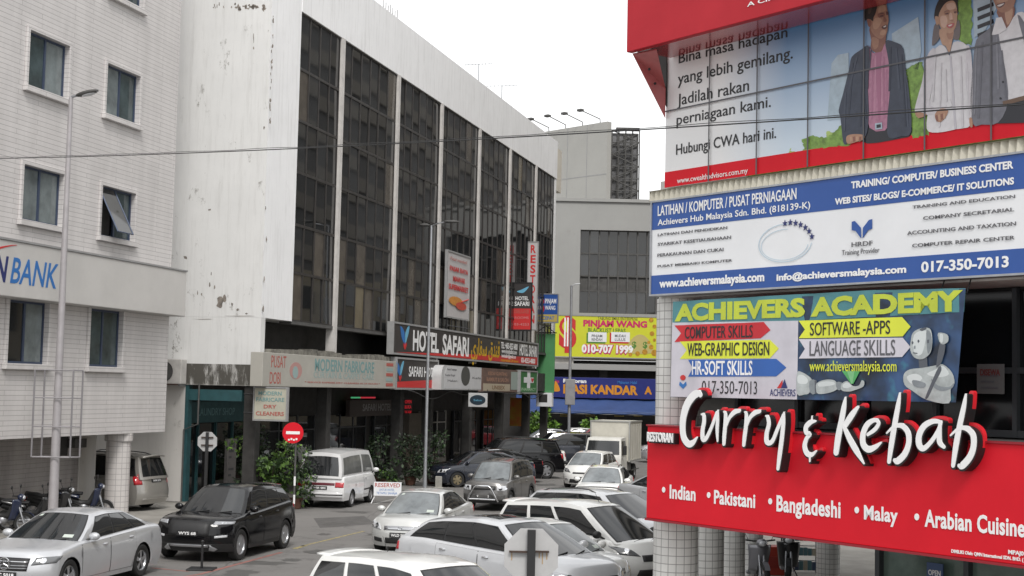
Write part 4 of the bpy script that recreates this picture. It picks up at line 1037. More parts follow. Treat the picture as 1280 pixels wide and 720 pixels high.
# blue training centre sign
TU0, TZ1 = BLD.uz(814.8, 252, -.085); TZ0 = BLD.uz(814.8, 369.8, -.085)[1]
r = panel_sign('training_sign', 'blue and white training centre sign with web address along its foot', 'sign', TU0, 6.25, TZ0, TZ1, -.08, .2, M_SWHITE, fr=BLD, bevel=.006)
def Z2(X, Y): return (X / 2.56 + 780, Y / 2.56 + 180)
y = -.084
zt1 = BLD.uz(*Z2(95, 275), y)[1]; zb1 = BLD.uz(*Z2(95, 421), y)[1]
MB().box(TU0 + .015, 6.235, y, -.078, zt1, TZ1 - .02).build('blue_band', M_BLUE, r); MB().box(TU0 + .015, 6.235, y, -.078, TZ0 + .02, zb1).build('blue_band', M_BLUE, r)
f = MB(); f.box(TU0 - .015, 6.27, -.10, .1, TZ1 - .019, TZ1 + .005); f.box(TU0 - .015, 6.27, -.10, .1, TZ0 - .005, TZ0 + .019); f.box(TU0 - .015, TU0 + .014, -.10, .1, TZ0 + .02, TZ1 - .02); f.box(6.236, 6.27, -.10, .1, TZ0 + .02, TZ1 - .02); f.build('sign_frame', M_GALV, r)
y = -.089
def T(s, bl, tr, m, Z, **kw): return lettering_px(s, BLD, r, Z(*bl), Z(*tr), y, m, **kw)
T('LATIHAN / KOMPUTER / PUSAT PERNIAGAAN', (108, 230), (552, 141), M_LWHITE, Z2, bold=.012)
T('Achievers Hub Malaysia Sdn. Bhd. (818139-K)', (108, 261), (596, 184), M_LWHITE, Z2, bold=.01)
T('TRAINING/ COMPUTER/ BUSINESS CENTER', (727, 142), (1246, 54), M_LWHITE, Z2, bold=.035)
T('WEB SITES/ BLOGS/ E-COMMERCE/ IT SOLUTIONS', (675, 194), (1248, 107), M_LWHITE, Z2, bold=.035)
for s, bl, tr in (('LATIHAN DAN PENDIDIKAN', (108, 295), (330, 263)), ('SYARIKAT KESETIAUSAHAAN', (108, 326), (342, 293)), ('PERAKAUNAN DAN CUKAI', (107, 361), (318, 332)), ('PUSAT MEMBAIKI KOMPUTER', (107, 395), (346, 368)), ('TRAINING AND EDUCATION', (923, 207), (1251, 162)), ('COMPANY SECRETARIAL', (957, 243), (1248, 203)), ('ACCOUNTING AND TAXATION', (906, 291), (1254, 248)), ('COMPUTER REPAIR CENTER', (922, 331), (1250, 293))):
    T(s, bl, tr, M_LGREY, Z2, bold=.012)
T('www.achieversmalaysia.com', (113, 459), (449, 411), M_LWHITE, Z2, bold=.035)
T('info@achieversmalaysia.com', (488, 437), (903, 389), M_LWHITE, Z2, bold=.035)
T('017-350-7013', (951, 410), (1231, 359), M_LWHITE, Z2, bold=.03)
M_RINGB = mat('ring_pale_blue', (.50, .62, .70), .5)
for (rx, rz, w, dx, dz) in ((86, 62, 2.5, 0, 0), (76, 50, 2, -2, 6)):
    b = MB()
    for k in range(48):
        a0, a1 = 2 * math.pi * k / 48, 2 * math.pi * (k + 1) / 48
        if .15 < (a0 + .3) % 6.283 < 1.7: continue
        q = []
        for a, s in ((a0, 0), (a1, 0), (a1, w), (a0, w)):
            X, Y = 516 + dx + (rx + s - w) * math.cos(a), 316 + dz - (rz + s - w) * math.sin(a) - .10 * (rx * math.cos(a))
            u, z = BLD.uz(*Z2(X, Y), y); q.append((u, y, z))
        b.face(q[::-1] if False else q)
    b.build('ring_emblem', M_RINGB, r)
for k, (X, Y) in enumerate(((515, 254), (532, 251), (549, 253), (565, 258), (580, 267), (592, 279), (601, 296))):
    u, z = BLD.uz(*Z2(X, Y), y); R1 = .045
    MB().prism([(u + (R1 if q % 2 == 0 else R1 * .42) * math.sin(q * math.pi / 5), z + (R1 if q % 2 == 0 else R1 * .42) * math.cos(q * math.pi / 5)) for q in range(10)], y - .003, y + .001).build('star_emblem', M_NAVY, r)
for poly in (((729, 249), (738, 246), (758, 268), (759, 302), (741, 278), (729, 276)), ((794, 240), (784, 243), (765, 268), (764, 302), (781, 276), (794, 271))):
    MB().prism([BLD.uz(*Z2(*p), y) for p in poly], y - .003, y + .001).build('winged_emblem', M_BLUE, r)
T('HRDF', (728, 329), (795, 309), M_LGREY, Z2, bold=.005); T('Training Provider', (697, 356), (817, 330), M_LGREY, Z2, bold=-.004)

# billboard with printed advert
yb = .0
bz0 = BLD.uz(831, 235, yb)[1]; bu0 = BLD.uz(831.5, 200, yb)[0]
r = fthing(BLD, 'billboard', 'large panelled advert billboard showing three people in office clothes above the blue sign', 'billboard', bu0, yb, bz0)
MB().box(bu0, 7.2, yb, yb + .2, bz0, 10.9).build('board', poster_mat(), r)
def Z1(X, Y): return (X / 2.56 + 780, Y / 2.56)
def Z4(X, Y): return (X / 3.789 + 1000, Y / 3.789)
y = yb - .004
zr = BLD.uz(831, 215.5, y)[1]
zr2 = BLD.uz(1280, 148, y)[1]
MB().box(bu0 + .001, 7.199, y - .002, yb + .001, bz0 + .003, zr).build('red_strip', M_RED, r)
T('Bina masa hadapan', (175, 203), (523, 84), M_LBLACK, Z1, bold=.006)
T('yang lebih gemilang.', (172, 270), (540, 148), M_LBLACK, Z1, bold=.006)
T('Jadilah rakan', (170, 338), (400, 252), M_LBLACK, Z1, bold=.006)
T('perniagaan kami.', (168, 400), (470, 306), M_LBLACK, Z1, bold=.006)
y = yb - .006
lettering_px('Hubungi CWA hari ini.', BLD, r, (845, 193.5), (970, 158.5), y, M_LBLACK, bold=.006)
y = yb - .014
T('www.cwealthadvisors.com.my', (170, 126), (396, 75), M_LWHITE, Z2, bold=.0)
def art(pts, Z, y, m, name='printed_figure', sm=4):
    MB().prism([BLD.uz(*Z(*p), y) for p in (smooth_loop(pts, sm) if sm else pts)], y - .0015, y + .001).build(name, m, r)
A_ = mat
skin = mat('print_skin', (.42, .23, .15), .4, var=.15, vscale=14); hair = mat('print_hair', (.02, .015, .013), .4); navy = mat('print_navy', (.045, .055, .085), .4, var=.25, vscale=9); pink = mat('print_pink', (.45, .20, .30), .4, var=.25, vscale=16)
trous = mat('print_trousers', (.018, .018, .025), .4); wh = mat('print_white', (.68, .66, .68), .4, var=.14, vscale=10); gs = mat('print_greysuit', (.17, .17, .20), .4, var=.25, vscale=9); tow = mat('print_tower', (.42, .52, .60), .4, var=.2, vscale=8)
y = yb - .006
art([(435, 160), (560, 80), (575, 235), (560, 330), (470, 320), (440, 240)], Z4, y, tow, 'printed_tower', 0)
art([(150, 300), (180, 260), (230, 250), (235, 560), (130, 570)], Z4, y, tow, 'printed_tower', 0)
art([(820, -40), (900, -60), (930, 40), (880, 140), (825, 180)], Z4, y, tow, 'printed_tower', 0)
for k in range(4):
    yy0 = 20 + 40 * k
    art([(840, yy0 + 20), (915, yy0 - 10), (918, yy0 + 8), (842, yy0 + 38)], Z4, y - .003, trous, 'printed_windows', 0)
def jag(pts):
    out = []; rg = random.Random(len(pts) * 7 + int(pts[0][0]))
    for i in range(len(pts)):
        (x0, y0), (x1, y1) = pts[i], pts[(i + 1) % len(pts)]; n_ = max(2, int(math.hypot(x1 - x0, y1 - y0) / 9))
        for k in range(n_): out.append((x0 + (x1 - x0) * k / n_ + rg.uniform(-5, 5), y0 + (y1 - y0) * k / n_ + rg.uniform(-5, 5)))
    return out
gm = mat('print_leaf', (.22, .38, .07), .4, var=.6, vscale=11)
art(jag([(745, -50), (808, -60), (815, 60), (812, 215), (785, 205), (745, 180), (748, 60)]), Z4, y, gm, 'printed_tree', 0); art(jag([(505, 330), (545, 300), (575, 290), (600, 420), (610, 640), (530, 655)]), Z4, y, gm, 'printed_tree', 0); art(jag([(10, 660), (60, 645), (110, 650), (150, 640), (190, 600), (250, 480), (262, 560), (240, 690), (20, 705)]), Z4, y, gm, 'printed_tree', 0)
y2 = y - .004; y3 = y - .008; y4 = y - .012; y5 = y - .016
# man in navy jacket and pink shirt
art([(310, 590), (420, 570), (522, 590), (524, 640), (480, 655), (320, 680), (298, 640)], Z4, y2, trous, sm=3)
art([(322, 225), (345, 250), (385, 245), (405, 205), (428, 260), (432, 580), (330, 605), (318, 420)], Z4, y3, pink, sm=3)
art([(322, 215), (328, 260), (318, 360), (326, 520), (318, 625), (292, 655), (240, 640), (222, 680), (205, 672), (192, 560), (184, 520), (205, 440), (232, 330), (245, 270), (290, 235)], Z4, y4, navy, sm=3)
art([(405, 195), (450, 200), (488, 228), (500, 330), (515, 420), (528, 620), (480, 645), (420, 650), (414, 560), (428, 400), (418, 280)], Z4, y4, navy, sm=3)
art([(222, 645), (260, 635), (302, 640), (300, 660), (268, 672), (225, 680)], Z4, y5, skin)
art([(355, 585), (388, 580), (390, 610), (357, 614)], Z4, y5, tow, sm=0); art([(362, 591), (382, 588), (383, 603), (363, 607)], Z4, y5 - .002, trous, sm=0)
art([(356, 250), (385, 245), (380, 570), (372, 572)], Z4, y3 - .002, mat('print_pinkline', (.36, .14, .23), .4), sm=0)
# woman in white shirt
art([(660, 215), (690, 225), (710, 265), (728, 200), (790, 215), (812, 330), (806, 480), (812, 590), (740, 612), (650, 628), (600, 610), (612, 500), (625, 400), (600, 330), (615, 265)], Z4, y3, wh, sm=3)
art([(600, 270), (640, 230), (632, 380), (615, 500), (690, 505), (690, 535), (590, 545), (545, 530), (555, 470), (580, 380)], Z4, y4, mat('print_white2', (.60, .57, .60), .4, var=.15, vscale=12), sm=3)
art([(790, 218), (812, 260), (818, 480), (806, 585), (798, 480), (785, 380)], Z4, y4, mat('print_white2', (.6, .57, .6), .4), sm=3)
art([(640, 540), (665, 515), (700, 520), (692, 550), (665, 578), (645, 570)], Z4, y5, skin, sm=3); art([(690, 490), (712, 470), (722, 500), (700, 512)], Z4, y5, wh, sm=0)
art([(545, 530), (585, 535), (600, 545), (560, 560)], Z4, y5, skin, sm=2); art([(802, 560), (815, 560), (818, 600), (806, 600)], Z4, y5, skin, sm=2)
art([(708, 262), (716, 262), (742, 610), (732, 612)], Z4, y4, mat('print_shade', (.5, .48, .52), .4), sm=0)
# third man, head cut by the frame
art([(935, 100), (975, 140), (1030, 60), (1090, 110), (1090, 470), (970, 490), (955, 300), (940, 200)], Z4, y3, wh, sm=3)
art([(930, 110), (945, 200), (972, 330), (985, 480), (940, 580), (860, 590), (822, 590), (808, 480), (820, 300), (835, 190), (880, 150)], Z4, y4, gs, sm=3)
art([(1030, 70), (1080, 130), (1130, 160), (1130, 470), (1085, 470), (1075, 260)], Z4, y4, gs, sm=3)
art([(940, 490), (985, 480), (1120, 450), (1120, 580), (935, 585)], Z4, y3 - .002, trous, sm=0); art([(960, 480), (1110, 440), (1110, 462), (962, 500)], Z4, y4 - .001, mat('print_belt', (.14, .08, .05), .4), sm=0)
for p in ((962, 388), (950, 466)): art([(p[0] + 6 * math.cos(t), p[1] + 6 * math.sin(t)) for t in (0, 1, 2, 3, 4, 5)], Z4, y5, trous, sm=0)
art([(908, 165), (930, 85), (955, 80), (980, 138), (945, 160), (920, 165)], Z4, y4 - .002, wh, sm=0)

# heads: printed tones laid one over another
def ZF1(X, Y): return (X / 12 + 1060, Y / 12)
def ZF2(X, Y): return (X / 9 + 1150, Y / 9)
def tone(n_, c_): return mat('print_' + n_, c_, .4, var=.12, vscale=18)
sk1, sk2, sk3, sk4 = tone('skin_a', (.36, .19, .13)), tone('skin_b', (.48, .29, .20)), tone('skin_c', (.25, .11, .08)), tone('skin_d', (.62, .42, .33))
hr2 = tone('hair_b', (.07, .045, .035)); dk_ = tone('dark_c', (.10, .045, .045)); tee = tone('teeth', (.70, .64, .62)); lip = tone('lip', (.46, .11, .12))
_k = [0]
def fa(pts, Z, m, sm=3):
    _k[0] += 1; art(pts, Z, y5 + .010 - .0005 * _k[0], m, 'printed_face', sm)
fa([(330, 400), (560, 420), (565, 600), (540, 720), (450, 800), (345, 730), (350, 600)], ZF1, sk3)
fa([(360, 560), (460, 590), (450, 700), (400, 740), (365, 680)], ZF1, sk1)
fa([(300, 280), (400, 80), (560, 50), (592, 160), (610, 300), (597, 380), (590, 470), (560, 530), (500, 580), (430, 560), (360, 480), (330, 400)], ZF1, sk1)
fa([(400, 280), (460, 265), (510, 300), (490, 360), (440, 430), (385, 430), (375, 350)], ZF1, sk2)
fa([(470, 100), (550, 80), (565, 160), (500, 180), (455, 190)], ZF1, sk2)
fa([(500, 460), (560, 450), (565, 500), (520, 530), (480, 510)], ZF1, sk2)
fa([(285, 280), (330, 290), (352, 350), (332, 405), (300, 380)], ZF1, sk3)
fa([(260, 310), (248, 180), (290, 80), (380, 0), (470, -30), (575, -30), (582, 55), (520, 72), (460, 62), (435, 110), (412, 200), (382, 260), (372, 315), (335, 290), (290, 285)], ZF1, hair)
fa([(300, 200), (310, 110), (350, 55), (360, 110), (335, 200)], ZF1, hr2)
fa([(448, 212), (520, 188), (548, 208), (535, 250), (472, 266), (450, 245)], ZF1, sk3); fa([(450, 214), (520, 190), (545, 205), (520, 206)], ZF1, dk_, 0); fa([(480, 236), (525, 226), (525, 244), (485, 252)], ZF1, dk_, 2); fa([(572, 175), (600, 180), (602, 218), (580, 226)], ZF1, dk_)
fa([(540, 250), (575, 300), (566, 330), (530, 322)], ZF1, sk3)
fa([(505, 405), (572, 370), (588, 392), (565, 428), (530, 436)], ZF1, dk_); fa([(532, 398), (574, 380), (568, 402), (540, 410)], ZF1, tee)
_k[0] = 0
fa([(160, 290), (210, 270), (222, 420), (150, 510), (135, 480)], ZF2, tone('back_a', (.16, .13, .13))); fa([(430, 220), (455, 300), (440, 440), (370, 430), (385, 340)], ZF2, tone('back_a', (.16, .13, .13)))
fa([(160, 200), (180, 70), (250, -40), (400, -60), (425, 60), (418, 160), (300, 200), (200, 230)], ZF2, hair)
fa([(220, 330), (370, 330), (368, 430), (352, 520), (330, 600), (290, 520), (245, 490)], ZF2, sk2); fa([(300, 370), (368, 350), (362, 430), (320, 440)], ZF2, sk1)
fa([(240, 100), (300, 25), (380, 10), (414, 90), (420, 200), (397, 310), (350, 372), (290, 362), (240, 322), (214, 260), (210, 180)], ZF2, sk2)
fa([(230, 190), (290, 180), (310, 240), (285, 310), (240, 290)], ZF2, sk4); fa([(300, 50), (380, 30), (400, 90), (320, 110)], ZF2, sk4); fa([(330, 150), (358, 150), (370, 225), (338, 234)], ZF2, sk4)
fa([(168, 190), (205, 190), (216, 260), (186, 278)], ZF2, sk2)
br_ = tone('brow', (.24, .13, .11))
fa([(275, 128), (325, 112), (328, 162), (282, 170), (272, 150)], ZF2, sk1); fa([(378, 108), (412, 104), (414, 144), (384, 152)], ZF2, sk1); fa([(276, 128), (322, 113), (324, 120), (278, 135)], ZF2, br_, 0); fa([(284, 152), (318, 144), (318, 157), (288, 162)], ZF2, dk_, 2); fa([(384, 132), (410, 128), (410, 140), (386, 145)], ZF2, dk_, 2)
fa([(335, 228), (372, 220), (365, 242)], ZF2, sk1)
fa([(298, 286), (345, 264), (384, 262), (366, 302), (328, 318)], ZF2, lip); fa([(320, 284), (362, 272), (352, 290), (326, 296)], ZF2, tee)
_k[0] = 0
fa([(870, 110), (1055, 60), (1050, 220), (1010, 320), (960, 310), (900, 220)], ZF2, sk3); fa([(960, 120), (1040, 90), (1035, 200), (990, 280), (965, 220)], ZF2, sk2)
fa([(828, -60), (1060, -60), (1062, 50), (1010, 115), (940, 142), (884, 122), (850, 60)], ZF2, sk1); fa([(870, -30), (960, -40), (990, 10), (900, 30), (862, 20)], ZF2, sk2)
fa([(856, 58), (905, 40), (955, 24), (945, 58), (900, 88)], ZF2, dk_); fa([(866, 62), (945, 36), (930, 56), (895, 74)], ZF2, tee)
# folds and lapels
def folds(Z, strokes, m, d):
    for (x0, y0, x1, y1, w) in strokes: art([(x0 - w * .3, y0), (x0 + w * .5, y0 - 3), (x1 + w * .5, y1), (x1 - w * .5, y1 + 3)], Z, d, m, 'printed_fold', 0)
nv2, nv3 = tone('navy_dk', (.034, .042, .066)), tone('navy_lt', (.060, .072, .105))
folds(Z4, ((325, 225, 318, 420, 10), (428, 225, 424, 430, 10), (250, 300, 230, 560, 8), (292, 330, 286, 600, 6), (480, 260, 500, 600, 7), (300, 400, 315, 560, 5)), nv2, y4 - .003)
folds(Z4, ((270, 270, 232, 420, 9), (215, 440, 210, 620, 8), (455, 230, 470, 420, 10), (500, 400, 512, 600, 6), (335, 240, 328, 330, 6)), nv3, y4 - .0034)
folds(Z4, ((345, 280, 340, 560, 7), (395, 270, 400, 560, 8), (410, 330, 412, 540, 6)), tone('pink_dk', (.39, .165, .26)), y3 - .002); folds(Z4, ((358, 265, 355, 540, 6), (388, 290, 390, 500, 6)), tone('pink_lt', (.50, .245, .345)), y3 - .0026)
folds(Z4, ((640, 260, 628, 480, 9), (668, 300, 660, 600, 7), (760, 270, 770, 600, 9), (790, 300, 800, 560, 6), (690, 330, 695, 500, 5)), tone('shade_soft', (.60, .58, .605)), y4 - .003)
folds(Z4, ((862, 200, 845, 560, 12), (905, 220, 900, 560, 9), (955, 240, 975, 460, 8)), tone('suit_dk', (.135, .135, .16)), y4 - .003); folds(Z4, ((835, 220, 826, 540, 8), (930, 180, 940, 420, 10)), tone('suit_lt', (.21, .21, .24)), y4 - .0034)
for k in range(4): art([(640 + k * 13, 548 - k * 3), (650 + k * 13, 544 - k * 3), (655 + k * 11, 572 - k * 4), (647 + k * 11, 576 - k * 4)], Z4, y5 - .002, sk2 if k % 2 else sk3, 'printed_hand', 0); art([(236 + k * 15, 648), (246 + k * 15, 646), (248 + k * 14, 668), (238 + k * 14, 672)], Z4, y5 - .002, sk3 if k % 2 else sk2, 'printed_hand', 0)
# panel joints
b = MB()
for X in (275, 427, 590, 768, 963, 1175):
    u, _ = BLD.uz(*Z1(X, 200), y5); b.box(u - .010, u + .010, y5 - .0060, y5 - .0035, bz0, 10.9)
zj = BLD.uz(*Z1(592, 262), y5)[1]
b.box(bu0, 7.2, y5 - .0066, y5 - .0061, zj - .01, zj + .01); b.box(bu0, 7.2, y5 - .0066, y5 - .0061, zj + .92, zj + .94)
b.build('panel_joint', M_LGREY, r)

# red canopy box over the billboard
cy = -.75
cu, cz = BLD.uz(783, 65.5, cy)
r = fthing(BLD, 'canopy_box', 'glossy red canopy box overhanging the top of the billboard', 'canopy', cu, cy, cz)
M_CAN = mat('canopy_gloss', (.46, .035, .045), .16, var=.12, vscale=1.0, coat=.6)
MB().box(cu, 7.4, cy, cy + .1, cz, cz + 2.2).build('front_panel', M_REDD, r, bevel=.01)
MB().box(cu + .1, 7.4, cy + .102, yb - .03, cz + .02, cz + .10).build('soffit', M_CAN, r)
q0 = cy + .1; fw = BLD.uz(809, 67, cy)[0] - cu
b = MB(); b.face([(cu + .01, q0, cz), (cu + .01 + fw, q0 + .05, cz - .0), (bu0 + .0, yb - .02, cz - .38), (bu0 - .0, yb - .02, cz - .80)])
o = b.build('side_cheek', mat('cheek_pink', (.50, .13, .13), .35, var=.2, coat=.4), r); o.modifiers.new('thick', 'SOLIDIFY').thickness = .04
b = MB()
for t in (.35, .62):
    p = Vector((cu + .01 + fw * .55, q0, cz)).lerp(Vector((bu0, yb - .02, cz - .6)), t); b.ball((p.x - .02, p.y - .02, p.z), (.02, .02, .02), 8)
b.build('bolts', M_BLACK, o)
P_ = [BLD.uz(px, py, -.015) for px, py in ((797, 64), (834, 60), (834, 134))]
MB().prism(P_, -.03, -.012).build('dark_inside', M_DARK, r)
y = cy - .006
lettering_px('A CIMB', BLD, r, (934, 8.5), (978, -9), y, M_LWHITE, bold=.01)
MB().box(.3, BX, .6, 6, 7.2, 12.6).build('upper_wall', M_DARK, bld)

# cloth banner
bc = [BLD.uz(*p, -.06) for p in ((841.5, 378), (1208, 361), (1196, 503), (838.5, 496.5))]
r = fthing(BLD, 'cloth_banner', 'cloth training academy banner with arrow shapes and a robot hanging under the blue sign', 'banner', bc[3][0], -.06, bc[3][1])
def bpt(a, c, dy=0.0):
    """a 0..1 left to right, c 0..1 foot to head of the banner, with soft folds"""
    u = (bc[3][0] * (1 - a) + bc[2][0] * a) * (1 - c) + (bc[0][0] * (1 - a) + bc[1][0] * a) * c
    z = (bc[3][1] * (1 - a) + bc[2][1] * a) * (1 - c) + (bc[0][1] * (1 - a) + bc[1][1] * a) * c
    return (u, -.06 + .012 * math.sin(a * 23 + 1) + .006 * math.sin(a * 51 - 1.5) + dy, z)
MB().grid(lambda a, c: bpt(a, c), 110, 16).build('cloth', banner_mat(), r, smooth=60)
def Z3(X, Y): return (X / 2.56 + 780, Y / 2.56 + 340)
u_l, u_r = bc[3][0], bc[2][0]
def bdy(u): 
    a = (u - u_l) / (u_r - u_l); return -.06 + .012 * math.sin(a * 23 + 1) + .006 * math.sin(a * 51 - 1.5)
def drape(o, d):
    """lay a flat piece on the folds of the cloth"""
    bm = bmesh.new(); bm.from_mesh(o.data)
    xs_ = [v.co.x for v in bm.verts]; x0_, x1_ = min(xs_), max(xs_); n_ = max(2, int((x1_ - x0_) / .03))
    for k_ in range(1, n_): bmesh.ops.bisect_plane(bm, geom=bm.verts[:] + bm.edges[:] + bm.faces[:], plane_co=(x0_ + (x1_ - x0_) * k_ / n_, 0, 0), plane_no=(1, 0, 0))
    bm.to_mesh(o.data); bm.free()
    for v in o.data.vertices: 
        v.co.y += bdy(v.co.x + u_l) + .06 - d
    return o
def strip(pts, Z, m, d, name='printed_shape', n=0):
    P = [BLD.uz(*Z(*p), -.06) for p in pts]
    x0, x1 = min(p[0] for p in P), max(p[0] for p in P)
    b = MB(); b.prism(P, -.0605, -.0595)
    o = b.build(name, m, r); bm = bmesh.new(); bm.from_mesh(o.data)
    bmesh.ops.triangulate(bm, faces=[f for f in bm.faces if len(f.verts) > 4])
    bm.to_mesh(o.data); bm.free()
    return drape(o, d)
def bl_text(s, bl, tr, m, d, **kw): return drape(lettering_px(s, BLD, r, Z3(*bl), Z3(*tr), -.06, m, **kw), d)
strip([(157, 95), (440, 78), (800, 58), (1095, 52), (1090, 128), (560, 156), (155, 162)], Z3, M_AQUA, .006)
strip([(155, 162), (560, 156), (556, 408), (149, 399)], Z3, mat('banner_white', (.60, .58, .64), .5, var=.12, vscale=3), .006)
strip([(162, 171), (450, 160), (472, 186), (440, 212), (162, 224), (182, 196)], Z3, mat('arrow_red', (.55, .02, .03), .5), .010)
strip([(178, 222), (470, 217), (498, 245), (470, 276), (178, 278), (200, 250)], Z3, M_YEL, .010)
strip([(205, 281), (490, 278), (523, 306), (490, 334), (205, 335), (222, 308)], Z3, mat('arrow_blue', (.03, .12, .42), .5), .010)
strip([(562, 156), (890, 144), (918, 175), (892, 206), (562, 212), (580, 184)], Z3, M_YEL, .010)
strip([(562, 215), (892, 210), (918, 240), (890, 272), (562, 277), (580, 246)], Z3, mat('arrow_white', (.62, .6, .66), .5), .010)
bl_text('ACHIEVERS ACADEMY', (163, 155), (1088, 62), M_LIME, .013, bold=.05)
bl_text('COMPUTER SKILLS', (194, 213), (412, 170), M_LBLACK, .014, bold=.005); bl_text('WEB-GRAPHIC DESIGN', (203, 268), (469, 224), M_LBLACK, .014, bold=.01)
bl_text('HR-SOFT SKILLS', (220, 328), (411, 285), M_LWHITE, .014, bold=.015); bl_text('SOFTWARE -APPS', (595, 203), (852, 155), M_LBLACK, .014, bold=.005)
bl_text('LANGUAGE SKILLS', (594, 268), (868, 217), M_LGREY, .014, bold=.005); bl_text('www.achieversmalaysia.com', (594, 317), (872, 283), M_YEL, .014, bold=.0)
bl_text('017-350-7013', (253, 388), (427, 350), M_LBLACK, .010, bold=-.005); bl_text('ACHIEVERS', (470, 396), (552, 376), M_NAVY, .010, bold=.0)
for pts, m in (((( 492, 372), (510, 345), (512, 372)), M_LRED), (((505, 372), (517, 343), (527, 372)), M_NAVY), (((178, 350), (188, 360), (198, 350), (200, 362), (188, 374), (176, 362)), M_LBLUE)): strip(list(pts), Z3, m, .011, 'emblem')
strip([(188 + 9 * math.cos(t * .7), 338 + 9 * math.sin(t * .7)) for t in range(9)], Z3, M_LRED, .012, 'emblem')
rb = mat('print_robot', (.46, .50, .50), .35, var=.3, vscale=7); rbd = mat('print_robot_dark', (.09, .10, .12), .4)
rbl = mat('print_robot_light', (.62, .66, .66), .35); rbs = mat('print_robot_shade', (.24, .27, .29), .4, var=.2, vscale=9)
def ZR(X, Y): return (X / 5.143 + 1130, Y / 5.143 + 370)
def ZQ(X, Y): return (X / 11.07 + 990, Y / 11.07 + 440)
_d = [.011]
def rob(pts, Z, m, sm=3, nm='printed_robot'):
    _d[0] += .0006; strip(smooth_loop(list(pts), sm) if sm else list(pts), Z, m, _d[0], nm)
rob([(95, 390), (150, 390), (155, 470), (100, 460)], ZR, rbd, 0)
rob([(0, 505), (40, 472), (120, 462), (200, 448), (260, 440), (318, 490), (335, 560), (310, 605), (300, 690), (150, 668), (60, 612), (5, 570)], ZR, rb)
rob([(150, 500), (215, 470), (262, 450), (300, 500), (262, 520), (200, 520)], ZR, rbl); rob([(20, 520), (80, 500), (120, 530), (60, 570)], ZR, rbl)
rob([(180, 530), (225, 575), (300, 585), (330, 560), (322, 590), (260, 612), (200, 590)], ZR, rbs); rob([(232, 455), (250, 478), (205, 560), (160, 650), (140, 655), (170, 580)], ZR, rbd)
rob([(60, 540), (140, 560), (130, 590), (70, 580)], ZR, rbs)
rob([(240, 305), (278, 318), (255, 420), (225, 455), (215, 445)], ZR, rbd, 2); rob([(228, 238), (290, 248), (296, 292), (262, 312), (236, 292)], ZR, rb); rob([(240, 246), (262, 250), (258, 300), (240, 290)], ZR, rbl)
rob([(48, 290), (62, 236), (112, 208), (168, 208), (186, 250), (186, 320), (170, 372), (122, 406), (72, 396), (46, 350)], ZR, rb)
rob([(70, 250), (120, 222), (150, 230), (140, 300), (120, 370), (85, 380), (62, 330)], ZR, rbl); rob([(150, 222), (178, 240), (184, 320), (160, 372), (150, 300)], ZR, rbs)
rob([(105, 214), (140, 202), (150, 212), (120, 226)], ZR, rbd, 2)
for X, Y in ((60, 300), (98, 290)): rob([(X - 6, Y), (X, Y - 10), (X + 7, Y), (X, Y + 11)], ZR, rbd, 2)
rob([(70, 322), (78, 318), (80, 338), (68, 340)], ZR, rbs, 0); rob([(64, 362), (92, 366), (92, 371), (66, 369)], ZR, rbd, 0); rob([(156, 282), (166, 280), (166, 302), (156, 302)], ZR, rbd, 0)
_d[0] = .011
rob([(85, 290), (150, 282), (240, 342), (272, 400), (242, 560), (180, 588), (85, 580)], ZQ, rb); rob([(95, 330), (160, 320), (220, 380), (200, 440), (100, 430)], ZQ, rbl)
rob([(242, 400), (332, 396), (322, 575), (250, 560)], ZQ, rbs, 2); rob([(310, 400), (340, 390), (340, 580), (315, 580)], ZQ, rbd, 0)
rob([(340, 432), (450, 386), (580, 386), (632, 430), (632, 520), (500, 570), (360, 578), (332, 520)], ZQ, rb); rob([(370, 430), (470, 405), (590, 420), (580, 460), (380, 480)], ZQ, rbl)
rob([(622, 420), (705, 424), (692, 520), (640, 520)], ZQ, rbs, 2)
rob([(700, 442), (780, 402), (860, 470), (950, 462), (985, 396), (1024, 410), (1010, 480), (900, 524), (800, 548), (700, 530)], ZQ, rb); rob([(720, 450), (780, 420), (840, 475), (780, 500), (720, 490)], ZQ, rbl)
strip([ZQi for ZQi in ((700, 262), (960, 262), (862, 440), (828, 440))], ZQ, mat('print_glow', (.10, .46, .14), .4, var=.3), .012, 'printed_beam')
strip([(770, 262), (880, 262), (850, 440), (835, 440)], ZQ, mat('print_glow_light', (.25, .62, .28), .4, var=.3), .0126, 'printed_beam')
b = MB()
for X in (283, 1010, 1095): u, z = BLD.uz(*Z3(X, 62), -.06); b.tube([(u, -.05, z - .02), (u, .05, 5.62)], .008, 5)
b.build('tie_cord', M_BLACK, r)

# red restaurant sign with raised script letters
RY = -.18
RU0, RZ1 = BLD.uz(809.5, 530.5, RY); RZ0 = BLD.uz(807.5, 649, RY)[1]
r = fthing(BLD, 'curry_sign', 'big red restaurant sign with raised white script letters outlined in black', 'sign', RU0, RY, RZ0)
MB().box(RU0, 7.0, RY, RY + .28, RZ0 + .02, RZ1 - .02).build('panel', M_RED, r, bevel=.008)
MB().box(RU0 - .01, 7.02, RY - .02, RY + .2, RZ0 - .01, RZ0 + .019).build('bottom_trim', mat('trim_dark_red', (.28, .01, .02), .4), r); MB().box(RU0 - .01, 7.02, RY - .02, RY + .2, RZ1 - .019, RZ1).build('top_trim', mat('trim_dark_red', (.28, .01, .02), .4), r)
def ZS(X, Y): return (X / 2.56 + 780, Y / 2.56 + 520)
y = RY - .005
for s, bl, tr in (('Indian', (146, 262), (229, 229)), ('Pakistani', (288, 279), (420, 251)), ('Bangladeshi', (488, 303), (693, 275)), ('Malay', (768, 329), (876, 297)), ('Arabian Cuisine', (962, 352), (1283, 332))):
    T(s, bl, tr, M_LWHITE, ZS, bold=.028, spacing=1.05)
